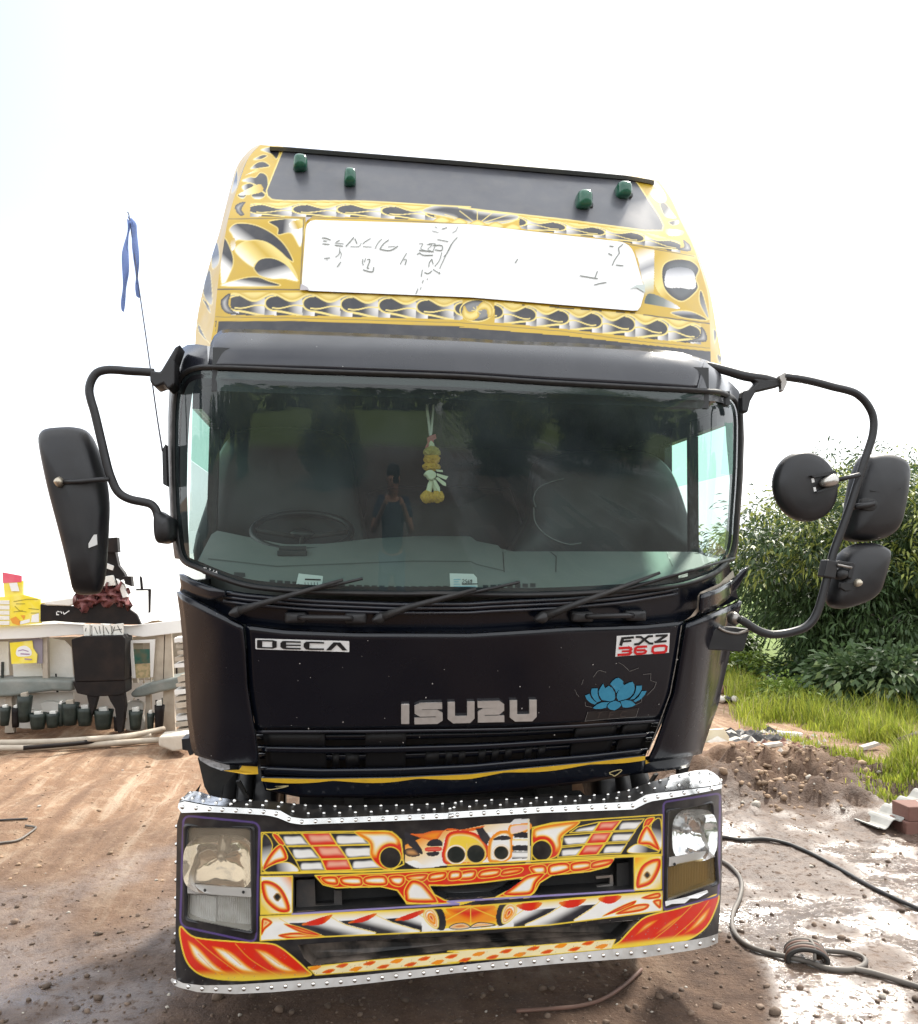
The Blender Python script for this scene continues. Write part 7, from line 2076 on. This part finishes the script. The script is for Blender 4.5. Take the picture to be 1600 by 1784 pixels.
for k, (du, dz, w) in enumerate(((0, 0, .34), (.02, .105, .32))):
    x, y, z = G(1580, 1454) + np.array((du, .0, 0))
    o = box('brick_block', (x, y, z - .02 + dz), (x + w, y + .2, z + .085 + dz), REDB, None, .008)
    tag(o, ('lower' if k == 0 else 'upper') + ' of two red-brown brick blocks propping the cement sheet', 'brick', 'brick blocks under the cement sheet')
b = G(1247, 1296)
V = []
tag(slab('pale_board', [(1205, 1282), (1228, 1272), (1262, 1270), (1271, 1284), (1270, 1300), (1205, 1302)], b[1] + .3, .04, M('pale_plywood', (.72, .66, .50), .7, noise=(7, .4, (.60, .48, .28))), None, .004), 'pale yellowed board lying beside the truck corner', 'board')
AS = empty('ash_heap', tuple(G(1290, 1285)), 'flat black heap of ash and burnt scraps behind the pale board', 'ash heap')
ASH = M('charred_scrap', (.02, .019, .02), .8, noise=(30, .4, (.10, .09, .085))); SCRAP = M('pale_scrap', (.5, .47, .42), .8, noise=(20, .5, (.35, .28, .22)))
for k in range(56):
    p = G(rnd.gauss(1302, 28), rnd.gauss(1284, 7)); s_ = rnd.uniform(.05, .14)
    a = rnd.uniform(0, 3); ca, sa = math.cos(a) * s_, math.sin(a) * s_; h = rnd.uniform(.02, .07)
    mesh('flake', [p + np.array(q) for q in ((ca, sa, 0), (-sa, ca * .7, 0), (-ca, -sa, .01), (sa, -ca * .6, 0), (rnd.uniform(-.02, .02), 0, h))], [(0, 1, 4), (1, 2, 4), (2, 3, 4), (3, 0, 4)], ASH if k % 5 else SCRAP, AS)
for k, (q, lab) in enumerate((([(1358, 1275), (1400, 1278), (1398, 1284), (1362, 1283)], 'long white scrap sheet at the edge of the grass'), ([(1334, 1298), (1364, 1294), (1366, 1300), (1340, 1303)], 'small white scrap plate below the long white sheet'), ([(1504, 1302), (1532, 1294), (1536, 1298), (1506, 1308)], 'pale flat stone in the grass near the pipe'))):
    p = G(*q[3])
    tag(slab('scrap_sheet', q, p[1], .08, SCRAP if k else WHITE, None, .003), lab, 'scrap')
RB = empty('rubble', tuple(G(1365, 1290)), 'scatter of pale rubble pieces between ash heap and grass', 'rubble')
for k in range(60):
    p = G(rnd.gauss(1355, 38), rnd.gauss(1291, 7)); s_ = rnd.uniform(.025, .07)
    mesh('chunk', [p + np.array((rnd.uniform(.6, 1) * s_ * math.cos(a), rnd.uniform(.6, 1) * s_ * math.sin(a), -.01)) for a in (0, 1.6, 3.1, 4.7)] + [p + np.array((0, 0, s_ * rnd.uniform(.3, .9)))], [(0, 1, 4), (1, 2, 4), (2, 3, 4), (3, 0, 4)], SCRAP if k % 3 else REDB, RB)
p = G(1575, 1312)
PI = empty('rusty_pipe', tuple(p), 'short dark rusty pipe lying in the grass at the right edge', 'pipe')
an = np.linspace(0, 2 * math.pi, 19)[:-1]
ax0, ax1 = p + np.array((-.10, -.05, .10)), p + np.array((.75, .30, .22))
dv = (ax1 - ax0) / np.linalg.norm(ax1 - ax0); s1 = np.cross(dv, (0, 0, 1)); s1 /= np.linalg.norm(s1); s2 = np.cross(s1, dv)
V = np.array([c + r_ * (math.cos(t) * s1 + math.sin(t) * s2) for c, r_ in ((ax0, .045), (ax0, .06), (ax1, .06), (ax1, .045), (ax0, .045)) for t in an])
fast_mesh('tube', V, gridF(5, 18, True), M('rusty_iron', (.035, .022, .016), .7, noise=(14, .5, (.12, .06, .03))), PI, True)
RBK = empty('brick_pile', tuple(G(1262, 1212)), 'broken red brick on stones beside the truck, at the grass', 'bricks')
p = G(1266, 1210)
RBm = slab('brick', [(1257, 1208), (1262, 1194), (1278, 1200), (1275, 1213)], p[1], .12, REDB, RBK, .006)
for k in range(9):
    c = G(1250 + 4 * k, 1220 + (k % 3) * 3); s_ = .06
    dome('stone', [(1246 + 4 * k, 1220), (1252 + 4 * k, 1213 + k % 2), (1258 + 4 * k, 1220), (1252 + 4 * k, 1226)], c[1] - .02, [(1, .1), (1, .04), (.85, .0), (.5, -.02), (.05, -.03)], DARK if k % 2 else SCRAP, RBK, 2)
p = G(1357, 1200)
SK = empty('sack', tuple(p), 'grey-white rubbish sack standing in the grass by the dark bush', 'sack')
dome('bag', [(1345, 1200), (1344, 1188), (1349, 1180), (1356, 1176), (1364, 1182), (1369, 1192), (1368, 1201)], p[1], [(.9, .25), (1, .12), (1, .0), (.85, -.06), (.5, -.1), (.05, -.11)], M('grey_plastic_bag', (.48, .50, .52), .4, noise=(8, .6, (.12, .12, .12)), bump=(10, .7, .03)), SK)
p = G(1380, 1203)
SM = tag(slab('stump', [(1372, 1203), (1374, 1184), (1382, 1181), (1398, 1184), (1399, 1204)], p[1] + .1, .25, M('rotten_wood', (.16, .115, .08), .9, noise=(10, .5, (.09, .065, .045)), bump=(20, .6, .02)), None, .03), 'brown cut tree stump right of the grey sack', 'stump')

# ------------------------------------------------------------------ the photographer, seen mirrored in the windscreen
def person():
    z0 = .18
    base = np.array((CAM[0] - .05, CAM[1] - .48, z0))
    E = empty('person', tuple(base), 'person in dark T-shirt holding up a phone, mirrored in the windscreen', 'person')
    J = {'pel': (0, 0, .92), 'sp': (0, 0, 1.12), 'ch': (0, .01, 1.33), 'nk': (0, .02, 1.46),
         'lh': (-.10, 0, .88), 'lk': (-.12, .03, .48), 'la': (-.13, 0, .08), 'lt': (-.14, .14, .03), 'rh': (.10, 0, .88), 'rk': (.12, .03, .48), 'ra': (.14, 0, .08), 'rtt': (.16, .14, .03),
         'ls': (-.18, .02, 1.40), 'le': (-.27, .12, 1.17), 'lw': (-.10, .33, 1.42), 'rs': (.18, .02, 1.40), 're': (.27, .12, 1.17), 'rw': (.16, .33, 1.42)}
    Rr = {'pel': .15, 'sp': .135, 'ch': .155, 'nk': .062, 'lh': .095, 'lk': .062, 'la': .042, 'lt': .035, 'rh': .095, 'rk': .062, 'ra': .042, 'rtt': .035, 'ls': .065, 'le': .045, 'lw': .03, 'rs': .065, 're': .045, 'rw': .03}
    ed = [('pel', 'sp'), ('sp', 'ch'), ('ch', 'nk'), ('pel', 'lh'), ('lh', 'lk'), ('lk', 'la'), ('la', 'lt'), ('pel', 'rh'), ('rh', 'rk'), ('rk', 'ra'), ('ra', 'rtt'), ('ch', 'ls'), ('ls', 'le'), ('le', 'lw'), ('ch', 'rs'), ('rs', 're'), ('re', 'rw')]
    # head and fingers join the same skin
    J['hd'] = (0, .04, 1.56); Rr['hd'] = .098; J['cr'] = (0, .03, 1.66); Rr['cr'] = .085
    ed += [('nk', 'hd'), ('hd', 'cr')]
    for s_, w in (('l', -1), ('r', 1)):
        wx, wy, wz = J[s_ + 'w']
        J[s_ + 'p'] = (wx + (.02 if w < 0 else -.02), wy + .06, wz + .05); Rr[s_ + 'p'] = .026
        ed.append((s_ + 'w', s_ + 'p'))
        for k in range(4):
            a = (wx - w * .05, wy + .085, wz + .02 + k * .024); n_ = f'{s_}f{k}'
            J[n_] = a; Rr[n_] = .008; ed.append((s_ + 'p', n_))
        J[s_ + 'th'] = (wx - w * .055, wy + .05, wz + .085); Rr[s_ + 'th'] = .009; ed.append((s_ + 'p', s_ + 'th'))
    ks = list(J)
    me = bpy.data.meshes.new('body')
    me.from_pydata([tuple(base + np.array(J[k])) for k in ks], [(ks.index(a), ks.index(b)) for a, b in ed], [])
    mats = [M('dark_blue_shirt', (.02, .028, .05), .8), M('skin', (.36, .20, .13), .5), M('jeans', (.05, .07, .11), .8)]
    o = link('body', me, mats[1], E)
    sk = o.modifiers.new('k', 'SKIN')
    for i, k in enumerate(ks):
        o.data.skin_vertices[0].data[i].radius = (Rr[k], Rr[k] * (.72 if k in ('ch', 'sp', 'pel') else 1))
    o.data.skin_vertices[0].data[0].use_root = True
    o.modifiers.new('sub', 'SUBSURF').render_levels = 2
    # clothes: shirt and trousers over the body
    def cloth(name, names, edges, grow, m):
        me = bpy.data.meshes.new(name)
        me.from_pydata([tuple(base + np.array(J2[k])) for k in names], [(names.index(a), names.index(b)) for a, b in edges], [])
        c = link(name, me, m, o)
        c.modifiers.new('k', 'SKIN')
        for i, k in enumerate(names):
            r_ = R2.get(k, Rr.get(k, .1)) + grow
            c.data.skin_vertices[0].data[i].radius = (r_, r_ * (.78 if k in ('ch', 'sp', 'pel') else 1))
        c.data.skin_vertices[0].data[0].use_root = True
        c.modifiers.new('sub', 'SUBSURF').render_levels = 2
    J2, R2 = dict(J), {}
    J2['lsl'] = tuple(np.array(J['ls']) * .35 + np.array(J['le']) * .65); J2['rsl'] = tuple(np.array(J['rs']) * .35 + np.array(J['re']) * .65); R2['lsl'] = R2['rsl'] = .055
    cloth('shirt', ['pel', 'sp', 'ch', 'ls', 'lsl', 'rs', 'rsl'], [('pel', 'sp'), ('sp', 'ch'), ('ch', 'ls'), ('ls', 'lsl'), ('ch', 'rs'), ('rs', 'rsl')], .018, mats[0])
    cloth('trousers', ['pel', 'lh', 'lk', 'la', 'rh', 'rk', 'ra'], [('pel', 'lh'), ('lh', 'lk'), ('lk', 'la'), ('pel', 'rh'), ('rh', 'rk'), ('rk', 'ra')], .016, mats[2])
    hb = base + np.array((0, .035, 1.60))
    def blob(name, c, r, m, par):
        bm = bmesh.new(); bmesh.ops.create_uvsphere(bm, u_segments=16, v_segments=10, radius=1)
        for v in bm.verts: v.co = Vector((v.co.x * r[0] + c[0], v.co.y * r[1] + c[1], v.co.z * r[2] + c[2]))
        me = bpy.data.meshes.new(name); bm.to_mesh(me); bm.free()
        me.polygons.foreach_set('use_smooth', np.ones(len(me.polygons), bool))
        return link(name, me, m, par)
    blob('hair', hb + [0, -.025, .055], (.098, .098, .075), M('black_hair', (.012, .011, .01), .5), o)
    for sx in (-.032, .032): blob('eye', hb + [sx, .082, .0], (.012, .008, .007), INK, o)
    blob('nose', hb + [0, .092, -.025], (.013, .018, .02), mats[1], o)
    blob('mouth', hb + [0, .080, -.062], (.024, .008, .006), M('lips', (.3, .1, .08), .5), o)
    for sx in (-.085, .085): blob('ear', hb + [sx, .0, -.01], (.012, .02, .03), mats[1], o)
    # phone held just behind the lens
    return base
pbase = person()
PHN = empty('phone', tuple(CAM - fw * .03), 'black phone held up in both hands by the mirrored person', 'phone')
c = CAM - np.array((fw[0], fw[1], 0)) * .03
box('case', (c[0] - .02, c[1] - .012, c[2] - .075), (c[0] + .055, c[1] - .002, c[2] + .075), RUBBER, PHN, .004)
